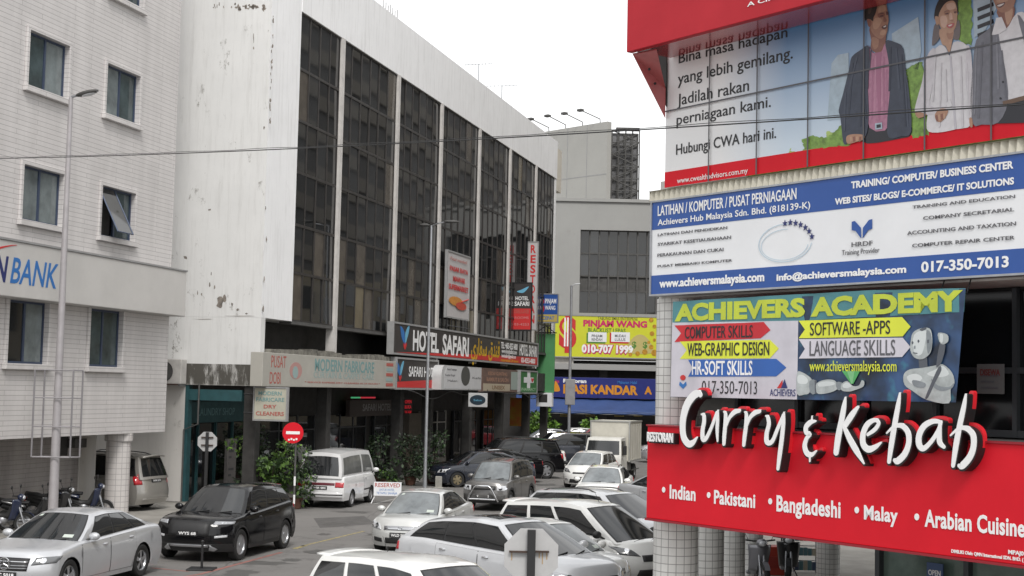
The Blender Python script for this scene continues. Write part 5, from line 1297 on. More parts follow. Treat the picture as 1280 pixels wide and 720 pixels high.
for X, Y in ((127, 236), (271, 253), (468, 273), (745, 301), (937, 323)):
    u, z = BLD.uz(*ZS(X, Y), y); MB().prism(ell(u, z, .032, .038, 14), y - .003, y + .002).build('bullet_mark', M_LWHITE, r)
def Z5(X, Y): return (X / 7.111 + 1100, Y / 7.111 + 670)
T('DIMILIKI Oleh: QMN International SDN. BHD. (', (634, 147), (1275, 197), M_LWHITE, Z5, bold=.03); T('MPAJ014', (1140, 158), (1330, 146), M_LWHITE, Z5, bold=.03)
(u0, z0), (u1, z1) = BLD.uz(*ZS(78, 88), RY - .08), BLD.uz(*ZS(165, 54), RY - .08)
lettering('RESTORAN', r, u0 - .0, u1 - .03, z0 + .035, (z1 - z0) * .72, RY - .10, M_LWHITE, bold=.02, thick=.02)
o = lettering('RESTORAN', r, u0 + .02, u1 - .01, z0 + .02, (z1 - z0) * .78, RY - .05, M_LBLACK, bold=.05, thick=.085)
def ZA(X, Y): return (X / 5.143 + 830, Y / 5.143 + 480)
def ZB(X, Y): return (X / 5.143 + 1030, Y / 5.143 + 480)
S_ = []
def st(Z, pts, k=1.0): S_.append((Z, pts, k))
# one entry per letter: list of strokes, each a list of (x, y, brush width)
LET = [
 (ZA, [[(235, 70, 34), (222, 60, 46), (190, 75, 56), (150, 130, 60), (125, 210, 56), (120, 290, 52), (130, 350, 50), (158, 385, 46), (185, 378, 38), (212, 345, 14)]]),
 (ZA, [[(240, 195, 10), (255, 200, 28), (258, 240, 32), (248, 300, 34), (250, 352, 36), (272, 348, 30), (305, 280, 26), (340, 185, 24)], [(347, 172, 14), (345, 230, 26), (342, 300, 26), (345, 368, 12)]]),
 (ZA, [[(385, 178, 12), (396, 195, 28), (394, 260, 32), (388, 330, 32), (385, 385, 26)], [(392, 290, 20), (420, 220, 26), (455, 180, 34), (485, 172, 26)]]),
 (ZA, [[(520, 180, 12), (530, 200, 28), (527, 270, 32), (518, 340, 32), (513, 392, 26)], [(524, 290, 20), (552, 220, 26), (585, 185, 34), (615, 176, 26)]]),
 (ZA, [[(655, 205, 12), (668, 215, 28), (674, 260, 32), (660, 320, 34), (662, 372, 38), (695, 370, 30), (730, 290, 28), (768, 200, 24)], [(772, 185, 14), (768, 250, 30), (758, 350, 34), (745, 450, 34), (733, 545, 24)]]),
 (ZA, [[(952, 208, 10), (950, 238, 14)], [(975, 240, 12), (945, 245, 34), (915, 275, 36), (915, 310, 34), (940, 325, 24), (918, 350, 30), (905, 400, 36), (920, 445, 38), (950, 455, 30), (978, 432, 14)], [(940, 455, 18), (938, 498, 10)]]),
 (ZB, [[(138, 88, 14), (128, 150, 38), (112, 240, 44), (92, 340, 48), (78, 440, 42)], [(218, 150, 22), (180, 200, 44), (140, 262, 40)], [(130, 275, 26), (165, 350, 42), (210, 430, 42), (258, 512, 10)]]),
 (ZB, [[(282, 325, 22), (330, 290, 30), (352, 250, 26), (325, 232, 28), (280, 260, 40), (252, 320, 42), (252, 385, 44), (285, 420, 44), (330, 405, 34), (366, 378, 14)]]),
 (ZB, [[(488, 60, 14), (476, 140, 34), (455, 260, 40), (435, 380, 40), (418, 500, 28)], [(405, 315, 12), (450, 275, 22), (500, 268, 34), (540, 310, 40), (545, 380, 40), (520, 450, 44), (475, 495, 44), (455, 490, 26)]]),
 (ZB, [[(748, 245, 22), (700, 240, 34), (645, 270, 42), (612, 330, 44), (612, 390, 44), (640, 415, 36), (690, 370, 30), (735, 300, 30), (752, 245, 24)], [(748, 245, 22), (742, 320, 36), (745, 375, 38), (772, 405, 24)]]),
 (ZB, [[(912, 68, 14), (898, 150, 34), (872, 270, 40), (848, 400, 40), (830, 525, 28)], [(815, 330, 12), (865, 288, 22), (915, 285, 34), (958, 325, 42), (962, 400, 42), (938, 470, 46), (890, 525, 46), (870, 525, 26)]]),
]
LF = RY - .145   # front of the raised letters
def stroke_poly(pts):
    out = []
    P = [pts[0]] + list(pts) + [pts[-1]]
    for i in range(1, len(P) - 2):
        for k in range(6):
            t = k / 6
            out.append(tuple(.5 * ((2 * P[i][a]) + (-P[i - 1][a] + P[i + 1][a]) * t + (2 * P[i - 1][a] - 5 * P[i][a] + 4 * P[i + 1][a] - P[i + 2][a]) * t * t + (-P[i - 1][a] + 3 * P[i][a] - 3 * P[i + 1][a] + P[i + 2][a]) * t ** 3) for a in range(3)))
    out.append(tuple(pts[-1])); return out
def add_stroke(b, line, y0, y1, grow, dz, m):
    """sweep a round brush: quads between successive circles plus discs, all extruded"""
    N = len(line); segs = 12
    L = [(p[0], p[1] + dz, p[2] * .5 + grow) for p in line]
    left, right = [], []
    for i, p in enumerate(L):
        q, o_ = L[min(i + 1, N - 1)], L[max(i - 1, 0)]
        d = Vector((q[0] - o_[0], q[1] - o_[1]))
        d = d.normalized() if d.length > 1e-9 else Vector((1, 0)); nrm = Vector((-d.y, d.x))
        left.append((p[0] + nrm.x * p[2], p[1] + nrm.y * p[2])); right.append((p[0] - nrm.x * p[2], p[1] - nrm.y * p[2]))
    d0 = Vector((L[0][0] - L[1][0], L[0][1] - L[1][1])).normalized(); d1 = Vector((L[-1][0] - L[-2][0], L[-1][1] - L[-2][1])).normalized()
    cap0 = [(L[0][0] + L[0][2] * (d0.x * math.sin(t) + -d0.y * math.cos(t)), L[0][1] + L[0][2] * (d0.y * math.sin(t) + d0.x * math.cos(t))) for t in [math.pi * k / 8 for k in range(1, 8)]]
    cap1 = [(L[-1][0] + L[-1][2] * (d1.x * math.sin(t) + -d1.y * math.cos(t)), L[-1][1] + L[-1][2] * (d1.y * math.sin(t) + d1.x * math.cos(t))) for t in [math.pi * k / 8 for k in range(1, 8)]]
    for i in range(N - 1):      # strip of quads keeps self-overlap harmless
        for yy in (y0,):
            q = [left[i], right[i], right[i + 1], left[i + 1]]
            b.face([(p[0], yy, p[1]) for p in q], m)
        b.face([(left[i][0], y0, left[i][1]), (left[i + 1][0], y0, left[i + 1][1]), (left[i + 1][0], y1, left[i + 1][1]), (left[i][0], y1, left[i][1])], m)
        b.face([(right[i + 1][0], y0, right[i + 1][1]), (right[i][0], y0, right[i][1]), (right[i][0], y1, right[i][1]), (right[i + 1][0], y1, right[i + 1][1])], m)
    for cap, e0, e1 in ((cap0, left[0], right[0]), (cap1, left[-1], right[-1])):
        c = cap
        # order the cap from one side to the other
        if (Vector(c[0]) - Vector(e0)).length > (Vector(c[-1]) - Vector(e0)).length: c = c[::-1]
        poly = [e0] + c + [e1]
        b.face([(p[0], y0, p[1]) for p in poly], m)
        for i in range(len(poly) - 1): b.face([(poly[i][0], y0, poly[i][1]), (poly[i + 1][0], y0, poly[i + 1][1]), (poly[i + 1][0], y1, poly[i + 1][1]), (poly[i][0], y1, poly[i][1])], m)
M_RIM2 = mat('neon_red_edge', (.62, .02, .03), .35)
for (Z, strokes) in LET:
    white, black, red = MB(), MB(), MB()
    for si, s in enumerate(strokes):
        line = []
        for (X, Y, w) in stroke_poly(s):
            u, z = BLD.uz(*Z(X, Y), LF); u2, z2 = BLD.uz(*Z(X + w, Y), LF)
            # brush width is measured across the image, turn it into metres with the vertical scale
            u3, z3 = BLD.uz(*Z(X, Y - w), LF); line.append((u, z, (z3 - z) * .98))
        e = si * .0015
        add_stroke(white, line, LF - .004 - e, LF + .02, .0, 0, 0)
        add_stroke(black, line, LF + .004 - e * .5, RY + .02, .011, -.012, 0)
        add_stroke(red, line, RY - .05 - e, RY + .015, .016, .016, 0)
    o = white.build('script_letter', M_LWHITE, r); black.build('letter_side', mat('letter_side_black', (.012, .012, .013), .5), o); red.build('letter_rim', M_RIM2, o)

# ground floor of the restaurant
b = MB(); prism_z(b, [(1.2, 3.4), (BX, 3.4), (BX, 13), (-6, 13.5)], .12, 2.98); b.build('back_wall', M_DGREY, bld)
b = MB(); fr = MB()
for k in range(6):
    x0, x1 = 1.3 + k * 1.5, 1.3 + (k + 1) * 1.5
    b.face([(x0, 3.3, .3), (x1, 3.3, .3), (x1, 3.3, 2.6), (x0, 3.3, 2.6)], 0); fr.box(x0 - .04, x0 + .04, 3.2, 3.298, .12, 2.7)
fr.box(1.3, 10.3, 3.21, 3.299, 2.55, 2.66)
g = b.build('shop_window', mat('green_shop_glass', (.16, .22, .19), .08, var=.5, vscale=1.4), bld); fr.build('window_frame', M_FRAME, g)
r = fthing(BLD, 'open_sign', 'blue open sign on the restaurant window glass', 'sign', 3, 3.2, 1.5)
(u0, z0), (u1, z1) = BLD.uz(1160, 728, 3.2), BLD.uz(1180, 705, 3.2)
MB().box(u0, u1, 3.17, 3.19, z0, z1).build('panel', mat('open_blue', (.05, .09, .2), .5), r)
lettering('OPEN', r, u0 + .03, u1 - .03, z0 + (z1 - z0) * .4, (z1 - z0) * .25, 3.165, M_LWHITE, bold=.02)

# ================================================================== vehicles
def lin(pts, x):
    if x <= pts[0][0]: return pts[0][1]
    for (a, b), (c, d) in zip(pts[:-1], pts[1:]):
        if x <= c: return b + (d - b) * (x - a) / (c - a) if c > a else d
    return pts[-1][1]
def soft(pts, x, d=.10): return sum(lin(pts, x + d * k) for k in (-1, -.5, 0, .5, 1)) / 5
def sm01(t): t = max(0, min(1, t)); return t * t * (3 - 2 * t)

CARG = 'vehicles standing along the street'
def plate_text(root, s, tf, w, h, name='number_plate'):
    """black number plate with pale characters; tf maps (across, up, out) to car coordinates"""
    b = MB(); q = [tf(-w / 2, -h / 2, .012), tf(w / 2, -h / 2, .012), tf(w / 2, h / 2, .012), tf(-w / 2, h / 2, .012)]
    q2 = [tf(-w / 2, -h / 2, -.02), tf(w / 2, -h / 2, -.02), tf(w / 2, h / 2, -.02), tf(-w / 2, h / 2, -.02)]
    b.face(q)
    for i in range(4): j = (i + 1) % 4; b.face([q[j], q[i], q2[i], q2[j]])
    o = b.build(name, M_PLASTIC, root)
    vs, fs = _text_mesh(s, .03, 0, .0); x0 = min(v[0] for v in vs); x1 = max(v[0] for v in vs)
    t = MB(); t.v = [tuple(tf(-w * .43 + (v[0] - x0) / (x1 - x0) * w * .86, -h * .27 + v[1] / CAPH * h * .54, .016)) for v in vs]; t.f = fs; t.m = [0] * len(fs)
    t.build('lettering', M_LWHITE, o)

def make_car(name, label, cat, S, x, y, az, z=0.0):
    root = thing(name, label, cat, (x, y, z), math.pi / 2 - az, CARG); k_ = S.get('scale', 1.04); root.scale = (k_, k_, k_)
    L, W, H = S['L'], S['W'], S['H']; gc = S.get('gc', .20); P = S['paint']; R = S.get('R', .31)
    xf, xr = S['xf'], S['xr']; zs = S['zs']; nose = S.get('nose', [(.15, .12), (.32, .02), (.5, .0), (.62, .03), (.74, .10), (.95, .35)])
    tail = S.get('tail', [(.2, .10), (.4, .0), (.62, .0), (.85, .05), (1.1, .10)])
    cf, cr = S.get('cf', .34), S.get('cr', .16); Ra = R * S.get('arch', 1.14)
    taper = S.get('taper', .05); crown = S.get('crown', .05)
    def hw(x): return W / 2 * (1 - taper * abs(2 * x / L) ** 4)
    def side_y(x, z):
        zt = soft(zs, x); q = (zt - z)
        k = 1 - .05 * max(0, (.55 - z) / .4) ** 2 - .05 * max(0, (z - .62) / .5) ** 1.5
        if q < .09: k *= 1 - .05 * (1 - q / .09) ** 2
        return hw(x) * k
    def xF(yn, z): return L / 2 - soft(nose, z, .05) - cf * min(1, abs(yn)) ** 3.2
    def xR(yn, z): return -L / 2 + soft(tail, z, .05) + cr * min(1, abs(yn)) ** 4
    xs = set()
    for a in (xf, xr):
        for k in range(11): xs.add(a + Ra * math.cos(math.pi * k / 10) * .9999)
        xs.add(a + Ra * 1.001); xs.add(a - Ra * 1.001)
    xe0, xe1 = -L / 2 + cr, L / 2 - cf
    k = xe0
    while k < xe1:
        if all(abs(k - v) > .05 for v in xs): xs.add(k)
        k += .13
    xs = sorted(v for v in xs if xe0 - .02 < v < xe1 + .02); xs = [xe0] + [v for v in xs if xe0 + .02 < v < xe1 - .02] + [xe1]
    ts = [0, .06, .15, .28, .42, .56, .70, .82, .90, .96, 1.0]
    def zb(x):
        r_ = gc + S.get('sill', 0)
        for a in (xf, xr):
            if abs(x - a) < Ra: r_ = max(r_, R + math.sqrt(Ra * Ra - (x - a) ** 2))
        return r_
    def row(x, t):
        b0 = zb(x); return b0 + (soft(zs, x) - b0) * t
    NX = len(xs); clad = S.get('clad', 0)
    b = MB()
    def sidept(i, t, sgn):
        X = xs[i]; z_ = row(X, t)
        if i == NX - 1: X = xF(1, z_)
        elif i == 0: X = xR(1, z_)
        else: X = min(max(X, xR(1, z_)), xF(1, z_))
        return X, sgn * side_y(xs[i], z_), z_
    for sgn in (-1, 1):
        for i in range(NX - 1):
            for j in range(len(ts) - 1):
                q = [sidept(i, ts[j], sgn), sidept(i + 1, ts[j], sgn), sidept(i + 1, ts[j + 1], sgn), sidept(i, ts[j + 1], sgn)]
                b.face(q if sgn < 0 else q[::-1], 1 if (clad and ts[j] < clad) else 0)
    YN = [k / 10 for k in range(-10, 11)]
    def cap(end):
        i = NX - 1 if end > 0 else 0; fx = xF if end > 0 else xR
        def p(t, yn):
            z_ = row(xs[i], t); return fx(yn, z_), yn * side_y(xs[i], z_), z_ + crown * (1 - yn * yn) * t ** 6
        for j in range(len(ts) - 1):
            for k in range(20):
                q = [p(ts[j], YN[k]), p(ts[j], YN[k + 1]), p(ts[j + 1], YN[k + 1]), p(ts[j + 1], YN[k])]
                b.face(q if end > 0 else q[::-1], 1 if (clad and ts[j] < clad * 1.6) else 0)
    cap(1); cap(-1)
    def toppt(i, yn):
        X = xs[i]; zt = soft(zs, X); sy = side_y(X, zt)
        xe = xF(yn, soft(zs, xs[-1])) - xF(1, soft(zs, xs[-1])); xr_ = xR(yn, soft(zs, xs[0])) - xR(1, soft(zs, xs[0]))
        Xc = X if 0 < i < NX - 1 else (xF(1, zt) if i else xR(1, zt))
        Xc = min(max(Xc, xR(1, zt)), xF(1, zt)) 
        Xc += xe * sm01((X - (xs[-1] - .7)) / .7) + xr_ * sm01(((xs[0] + .4) - X) / .4)
        return Xc, yn * sy, zt + crown * (1 - yn * yn)
    for i in range(NX - 1):
        for k in range(20): b.face([toppt(i, YN[k]), toppt(i + 1, YN[k]), toppt(i + 1, YN[k + 1]), toppt(i, YN[k + 1])], 0)
    # greenhouse
    ab, at_, dt, db = S['gh']; yt = S.get('roofw', W * .31); roof = S.get('roof', [(dt, H - .05), ((at_ + dt) / 2, H), (at_, H - .04)])
    bw, bwr = S.get('bulge', (.20, .12)); rc = S.get('rcrown', .045)
    def lerp(a, c, t): return a + (c - a) * t
    def ybase(x): return side_y(x, soft(zs, x)) * S.get('inset', .955)
    def gside(s, r, sgn, off=0):
        Xb, Xt = lerp(db, ab, s), lerp(dt, at_, s); X = lerp(Xb, Xt, r)
        zb_ = soft(zs, Xb) - .02; zt_ = soft(roof, Xt) - rc * .6
        ys = lerp(ybase(Xb), yt * (1 - .05 * abs(2 * s - 1) ** 3), r) + .05 * 4 * r * (1 - r) * S.get('bow', .7)
        return X, sgn * (ys + off), lerp(zb_, zt_, r) 
    def gend(yn, r, end, off=0):
        X, Y, Z = gside(1 if end > 0 else 0, r, 1)
        bu = lerp(bw, bw * .55, r) if end > 0 else lerp(bwr, bwr * .6, r)
        X += end * (bu * (1 - abs(yn) ** 2.4) + off); Z += rc * (1 - yn * yn) * r * .98 + crown * .3 * (1 - yn * yn) * (1 - r)
        return X, Y * yn, Z + off * .4
    def groof(s, yn, off=0):
        X, Y, Z = gside(s, 1, 1)
        X += bw * .55 * (1 - abs(yn) ** 2.4) * sm01((s - .7) / .3) - bwr * .6 * (1 - abs(yn) ** 2.4) * sm01((.25 - s) / .25)
        return X, Y * yn, Z + rc * (1 - yn * yn) + off
    gm = 0
    for sgn in (-1, 1): b.grid(lambda s, r: gside(s, r, sgn), 22, 6, gm, flip=(sgn > 0))
    b.grid(lambda a, r: gend(-1 + 2 * a, r, 1), 16, 6, gm); b.grid(lambda a, r: gend(-1 + 2 * a, r, -1), 16, 6, gm, flip=True)
    b.grid(lambda s, a: groof(s, -1 + 2 * a), 22, 16, 2 if S.get('roofdark') else gm)
    mats = [P, M_PLASTIC, M_PLASTIC]
    b.build('body', mats, root, smooth=42, weld=True)
    # glass
    gt = S.get('glass', M_GLASST)
    r0, r1 = S.get('wr', (.10, .90))
    tr = MB()
    for sgn in (-1, 1):
        s0 = min(w[0] for w in S['win']) - .012; s1 = max(w[1] for w in S['win']) + .012
        tr.grid(lambda s, r: gside(lerp(s0, s1, s), lerp(r0 - .03, r1 + .03, r), sgn, .004), 16, 5, 0, flip=(sgn > 0))
    if S.get('trim', True): tr.build('window_trim', M_PLASTIC, root, smooth=40)
    for wi, (s0, s1) in enumerate(S['win']):
        for sgn in (-1, 1):
            b = MB().grid(lambda s, r: gside(lerp(s0, s1, s), lerp(r0, r1, r), sgn, .009), 8, 5, 0, flip=(sgn > 0))
            b.build('side_window', gt, root, smooth=40)
    MB().grid(lambda a, r: gend(-.93 + 1.86 * a, lerp(.05, .95, r), 1, .004), 14, 6, 0).build('windscreen_seal', M_PLASTIC, root, smooth=40)
    ws = MB().grid(lambda a, r: gend(-.90 + 1.80 * a, lerp(.07, .925, r), 1, .009), 14, 6, 0).build('windscreen', S.get('wsglass', gt), root, smooth=40)
    wb = MB()
    for c0 in (-.5, .15):
        p0 = Vector(gend(c0, .03, 1, .02)); p1 = Vector(gend(c0 + .52, .12, 1, .025)); wb.tube([p0, p1], .012, 5)
    wb.build('wiper', M_PLASTIC, ws)
    if S.get('sticker'):
        q = [gend(a, r, 1, .013) for a, r in ((.55, .16), (.78, .16), (.78, .26), (.55, .26))]
        MB().face(q).build('sticker', mat('sticker_pale', (.5, .55, .5), .5), ws)
        q = [gend(a, r, 1, .013) for a, r in ((-.80, .84), (-.66, .84), (-.66, .91), (-.80, .91))]
        MB().face(q).build('sticker', mat('sticker_pale', (.5, .55, .5), .5), ws)
    rw0, rw1 = S.get('rw', (.12, .90))
    MB().grid(lambda a, r: gend(-.86 + 1.72 * a, lerp(rw0, rw1, r), -1, .008), 14, 6, 0, flip=True).build('rear_window', S.get('rglass', gt), root, smooth=40)
    # underbody, wheels
    MB().box(-L / 2 + .28, L / 2 - .4, -W * .40, W * .40, gc + .02, .72).build('underbody', M_LBLACK, root)
    b = MB()
    wb_ = []
    for (wx, sgn) in ((xf, 1), (xf, -1), (xr, 1), (xr, -1)):
        yo = hw(wx) * S.get('track', .985); wd = S.get('tw', .20)
        prof = [(R * .64, -wd * .42), (R * .70, -wd * .5), (R * .93, -wd * .5), (R, -wd * .38), (R, wd * .38), (R * .93, wd * .5), (R * .70, wd * .5), (R * .64, wd * .42)]
        w = MB().lathe((wx, sgn * (yo - wd / 2), R), prof, 28, axis='y').build('wheel', M_RUB, root, smooth=40)
        rm = S.get('rim', M_RIM); so = sgn * (yo - .035)
        rb = MB().lathe((wx, sgn * (yo - wd / 2), R), [(R * .66, -wd * .46), (R * .63, 0), (R * .66, wd * .46)], 24, axis='y')
        rb.lathe((wx, so, R), [(R * .67, sgn * .012), (R * .60, sgn * .018), (R * .57, -sgn * .01)], 24, axis='y')
        ns = S.get('spokes', 5)
        for k in range(ns):
            a = 2 * math.pi * k / ns + .3
            for da in ((-.10, .10) if S.get('twin') else (0,)):
                wdt = .10 if not S.get('twin') else .055
                c_, s_ = math.cos(a + da), math.sin(a + da); px, pz = -s_, c_
                q = []
                for rad_, wk in ((R * .12, wdt * .8), (R * .62, wdt)):
                    for e in (-1, 1): q.append((wx + c_ * rad_ + px * e * wk * R * 1.6, so + sgn * (.004 if rad_ > .2 * R * 2 else .010), R + s_ * rad_ + pz * e * wk * R * 1.6))
                rb.face([q[0], q[1], q[3], q[2]] if sgn > 0 else [q[0], q[2], q[3], q[1]])
        rb.lathe((wx, so, R), [(0.001, sgn * .022), (R * .17, sgn * .018), (R * .18, -sgn * .01)], 14, axis='y')
        rb.build('rim', rm, w, smooth=35)
        MB().lathe((wx, sgn * (yo - .09), R), [(.001, 0), (R * .63, 0)], 20, axis='y').build('brake_shadow_disc', M_DGREY, w)
    # patches on the nose and the tail
    def fp(yy, zz, off, end):
        fx = xF if end > 0 else xR; i = NX - 1 if end > 0 else 0
        h_ = side_y(xs[i], min(zz, soft(zs, xs[i]))); a = abs(yy)
        if a <= h_: return fx(a / h_, zz) + end * off, yy, zz + (crown * (1 - (a / h_) ** 2) * max(0, (zz - zb(xs[i])) / (soft(zs, xs[i]) - zb(xs[i]))) ** 6)
        e = a - h_; X = fx(1, zz) - end * e
        return X, math.copysign(side_y(X, zz) + off, yy), zz
    def patch(nm, m, quad, end, off, par=root, nu=8, nv=4):
        """quad: four (y, z) corners, anticlockwise seen from outside"""
        def f(a, c):
            p0 = (lerp(quad[0][0], quad[1][0], a), lerp(quad[0][1], quad[1][1], a)); p1 = (lerp(quad[3][0], quad[2][0], a), lerp(quad[3][1], quad[2][1], a))
            return fp(lerp(p0[0], p1[0], c), lerp(p0[1], p1[1], c), off, end)
        b = MB().grid(f, nu, nv); 
        q0, q1 = Vector(f(0, 0)), Vector(f(1, 0)); q3 = Vector(f(0, 1))
        if ((q1 - q0).cross(q3 - q0)).x * end < 0: b.f = [g[::-1] for g in b.f]
        # a rim so that the lamp has thickness
        o = b.build(nm, m, par, smooth=50); s_ = o.modifiers.new('thick', 'SOLIDIFY'); s_.thickness = .018; s_.offset = -1
        return o
    def disc(nm, m, cy_, cz_, rr, end, off, par):
        b = MB(); c = fp(cy_, cz_, off + .004, end); ring = [fp(cy_ + rr * math.cos(t * math.pi / 8), cz_ + rr * math.sin(t * math.pi / 8), off, end) for t in range(16)]
        for t in range(16): b.face([c, ring[t], ring[(t + 1) % 16]] if end > 0 else [c, ring[(t + 1) % 16], ring[t]])
        return b.build(nm, m, par, smooth=60)
    for q in S.get('head', []):
        for sgn in (-1, 1):
            Q = [(sgn * p[0], p[1]) for p in q]
            o = patch('headlight', S.get('lampm', M_LAMP), Q, 1, .010)
            cy_ = sum(p[0] for p in Q) / 4; cz_ = sum(p[1] for p in Q) / 4; h_ = abs(q[2][1] - q[1][1])
            disc('reflector', M_CHROME, cy_ * .97, cz_, h_ * .36, 1, .016, o)
            if len(S.get('head')) and S.get('lampm') is not M_LAMPD: disc('indicator', M_ORANGE if S.get('amber') else M_CHROME, cy_ + sgn * h_ * .75, cz_, h_ * .24, 1, .016, o)
    for q, m in S.get('front', []): patch(m[0], m[1], q, 1, m[2] if len(m) > 2 else .009)
    for q in S.get('tails', []):
        for sgn in (-1, 1): patch('taillight', M_TAIL, [(sgn * p[0], p[1]) for p in q], -1, .010)
    for q, m in S.get('rear', []): patch(m[0], m[1], q, -1, m[2] if len(m) > 2 else .009)
    if S.get('fplate'):
        s_, zz = S['fplate']; tf = lambda a, u_, o_: fp(a, zz + u_, 0, 1)[0:1] + (a, zz + u_) if False else (xF(0, zz) + o_ + .012, a, zz + u_)
        plate_text(root, s_, tf, .50, .115)
    if S.get('rplate'):
        s_, zz = S['rplate']; plate_text(root, s_, lambda a, u_, o_: (xR(0, zz) - o_ - .014, -a, zz + u_), .50, .115)
    # mirrors
    if S.get('mirrors', True):
        for sgn in (-1, 1):
            mx = ab - .18; c = gside(.93, .14, sgn, .12)
            o = MB().ball((c[0], c[1] + sgn * .02, c[2] + .03), (.075, .115, .078), 14).build('mirror', S.get('mirrorm', P), root, smooth=60)
            MB().tube([gside(.93, .05, sgn, -.01), (c[0] + .01, c[1] - sgn * .05, c[2] - .005)], .022, 6).build('mirror_arm', M_PLASTIC, o)
    # doors as seams plus handles on the flank
    for (d0, d1) in S.get('doors', []):
        for sgn in (-1, 1):
            def dp(a, c, off):
                X = lerp(d0, d1, a) - (0); zt = soft(zs, X) - .035; z0_ = gc + S.get('sill', 0) + .09
                for ax in (xf, xr):
                    if abs(X - ax) < Ra + .04: z0_ = max(z0_, R + math.sqrt(max(0, (Ra + .04) ** 2 - (X - ax) ** 2)))
                z_ = lerp(z0_, zt, c); return X, sgn * (side_y(X, z_) + off), z_
            e = .009
            q = MB(); q.grid(lambda a, c: dp(a, c, .0035), 14, 8, 0, flip=(sgn > 0)); sm_ = q.build('door', M_LBLACK, root, smooth=50)
            def dp2(a, c):
                k = (d1 - d0); return dp(e / k + a * (1 - 2 * e / k), .012 + c * .985, .0065)
            MB().grid(dp2, 14, 8, 0, flip=(sgn > 0)).build('door_skin', P, sm_, smooth=50)
            hx = d0 + .10 if S.get('handle_rear', True) else d1 - .2
            hz = soft(zs, hx) - .13; hy = side_y(hx + .1, hz)
            MB().ball((hx + .11, sgn * (hy + .018), hz), (.10, .022, .020), 10).build('door_handle', S.get('handlem', P), sm_, smooth=60)
            if S.get('mould'):
                mz = S['mould']; m_ = MB().grid(lambda a, c: (lerp(d0 + .01, d1 - .01, a), sgn * (side_y(lerp(d0, d1, a), mz + .05 * c) + .012), mz + .05 * c), 6, 1, 0, flip=(sgn > 0)); o = m_.build('side_moulding', M_PLASTIC, sm_); o.modifiers.new('t', 'SOLIDIFY').thickness = .01
    if S.get('rails'):
        for sgn in (-1, 1):
            pts = []
            for k in range(9):
                s_ = .08 + .80 * k / 8; q = gside(s_, 1, 1, -.05); pts.append((q[0], sgn * (q[1] - .02), q[2] + (.055 if 0 < k < 8 else .0)))
            MB().tube(pts, .018, 6).build('roof_rail', S.get('railm', M_PLASTIC), root, smooth=60)
    if S.get('spoiler'):
        o = MB().grid(lambda a, c: (groof(0, -.97 + 1.94 * a)[0] + .16 - .34 * c, groof(0, -.97 + 1.94 * a)[1] * .99, groof(.05 * (1 - c), -.97 + 1.94 * a)[2] + .012 + .01 * c), 14, 4).build('spoiler', P, root, smooth=50)
        o.modifiers.new('thick', 'SOLIDIFY').thickness = .035
    if S.get('sunroof'):
        MB().grid(lambda s, a: groof(lerp(.52, .86, s), -.62 + 1.24 * a, .008), 6, 8).build('sunroof', M_GLASST, root, smooth=40)
    if S.get('antenna'):
        q = groof(S['antenna'], 0, 0); MB().tube([q, (q[0] - .14, q[1], q[2] + .22)], .006, 5, r2=.003).build('antenna', M_PLASTIC, root)
    return root, dict(fp=fp, gside=gside, groof=groof, xF=xF, xR=xR, side_y=side_y, patch=patch)

Dk = M_PLASTIC
def grille(y, z0, z1, m=None, k=1.0): return ([(-y, z0), (y, z0), (y * k, z1), (-y * k, z1)], ('grille', m or Dk))
def lowgr(y, z0, z1): return ([(-y, z0), (y, z0), (y * .94, z1), (-y * .94, z1)], ('lower_grille', Dk, .007))

# --- silver saloon, front left
sed = dict(L=4.69, W=1.81, H=1.44, xf=1.555, xr=-1.285, R=.33, gc=.17, paint=P_SILVER,
    zs=[(-2.35, .93), (-2.2, 1.0), (-1.6, 1.02), (-.6, .985), (.5, .94), (1.15, .93), (1.8, .83), (2.15, .74), (2.35, .66)],
    gh=(1.08, .22, -.95, -1.85), roofw=.56, win=[(.08, .24), (.27, .55), (.575, .90)], wr=(.10, .86), bow=.9, wsglass=M_GLASST,
    roof=[(-.95, 1.385), (-.4, 1.43), (-.2, 1.44), (.22, 1.40)],
    head=[((.50, .60), (.86, .64), (.90, .76), (.55, .72))], lampm=M_LAMPD, front=[grille(.44, .50, .71, k=1.05), lowgr(.55, .22, .36), ([(-.44, .587), (.44, .587), (.44, .597), (-.44, .597)], ('grille_bar', M_GALV, .012)), ([(-.44, .54), (.44, .54), (.44, .55), (-.44, .55)], ('grille_bar', M_GALV, .012)), ([(-.45, .648), (.45, .648), (.45, .66), (-.45, .66)], ('grille_bar', M_CHROME, .014))],
    tails=[((.45, .72), (.86, .74), (.84, .90), (.48, .88))], doors=[(-.98, .06), (.07, 1.14)], fplate=('WC 5018', .42), twin=True, spokes=5, mirrorm=P_SILVER, sticker=True)
r, I = make_car('silver_saloon', 'silver saloon with black grille and round emblem, nearest car at the left edge', 'car', dict(sed, scale=1.06), -9.15, 30.6, RAD(-167.0))
b = MB(); c = (I['xF'](0, .62) + .03, 0, .625)
ringp = [(c[0], .105 * math.cos(t * math.pi / 12), c[2] + .105 * math.sin(t * math.pi / 12)) for t in range(25)]
b.tube(ringp, .012, 6)
for t in (90, 210, 330): b.tube([(c[0] + .005, 0, c[2]), (c[0] + .005, .09 * math.cos(RAD(t)), c[2] + .09 * math.sin(RAD(t)))], .013, 5, r2=.005)
b.build('star_emblem', M_CHROME, r)

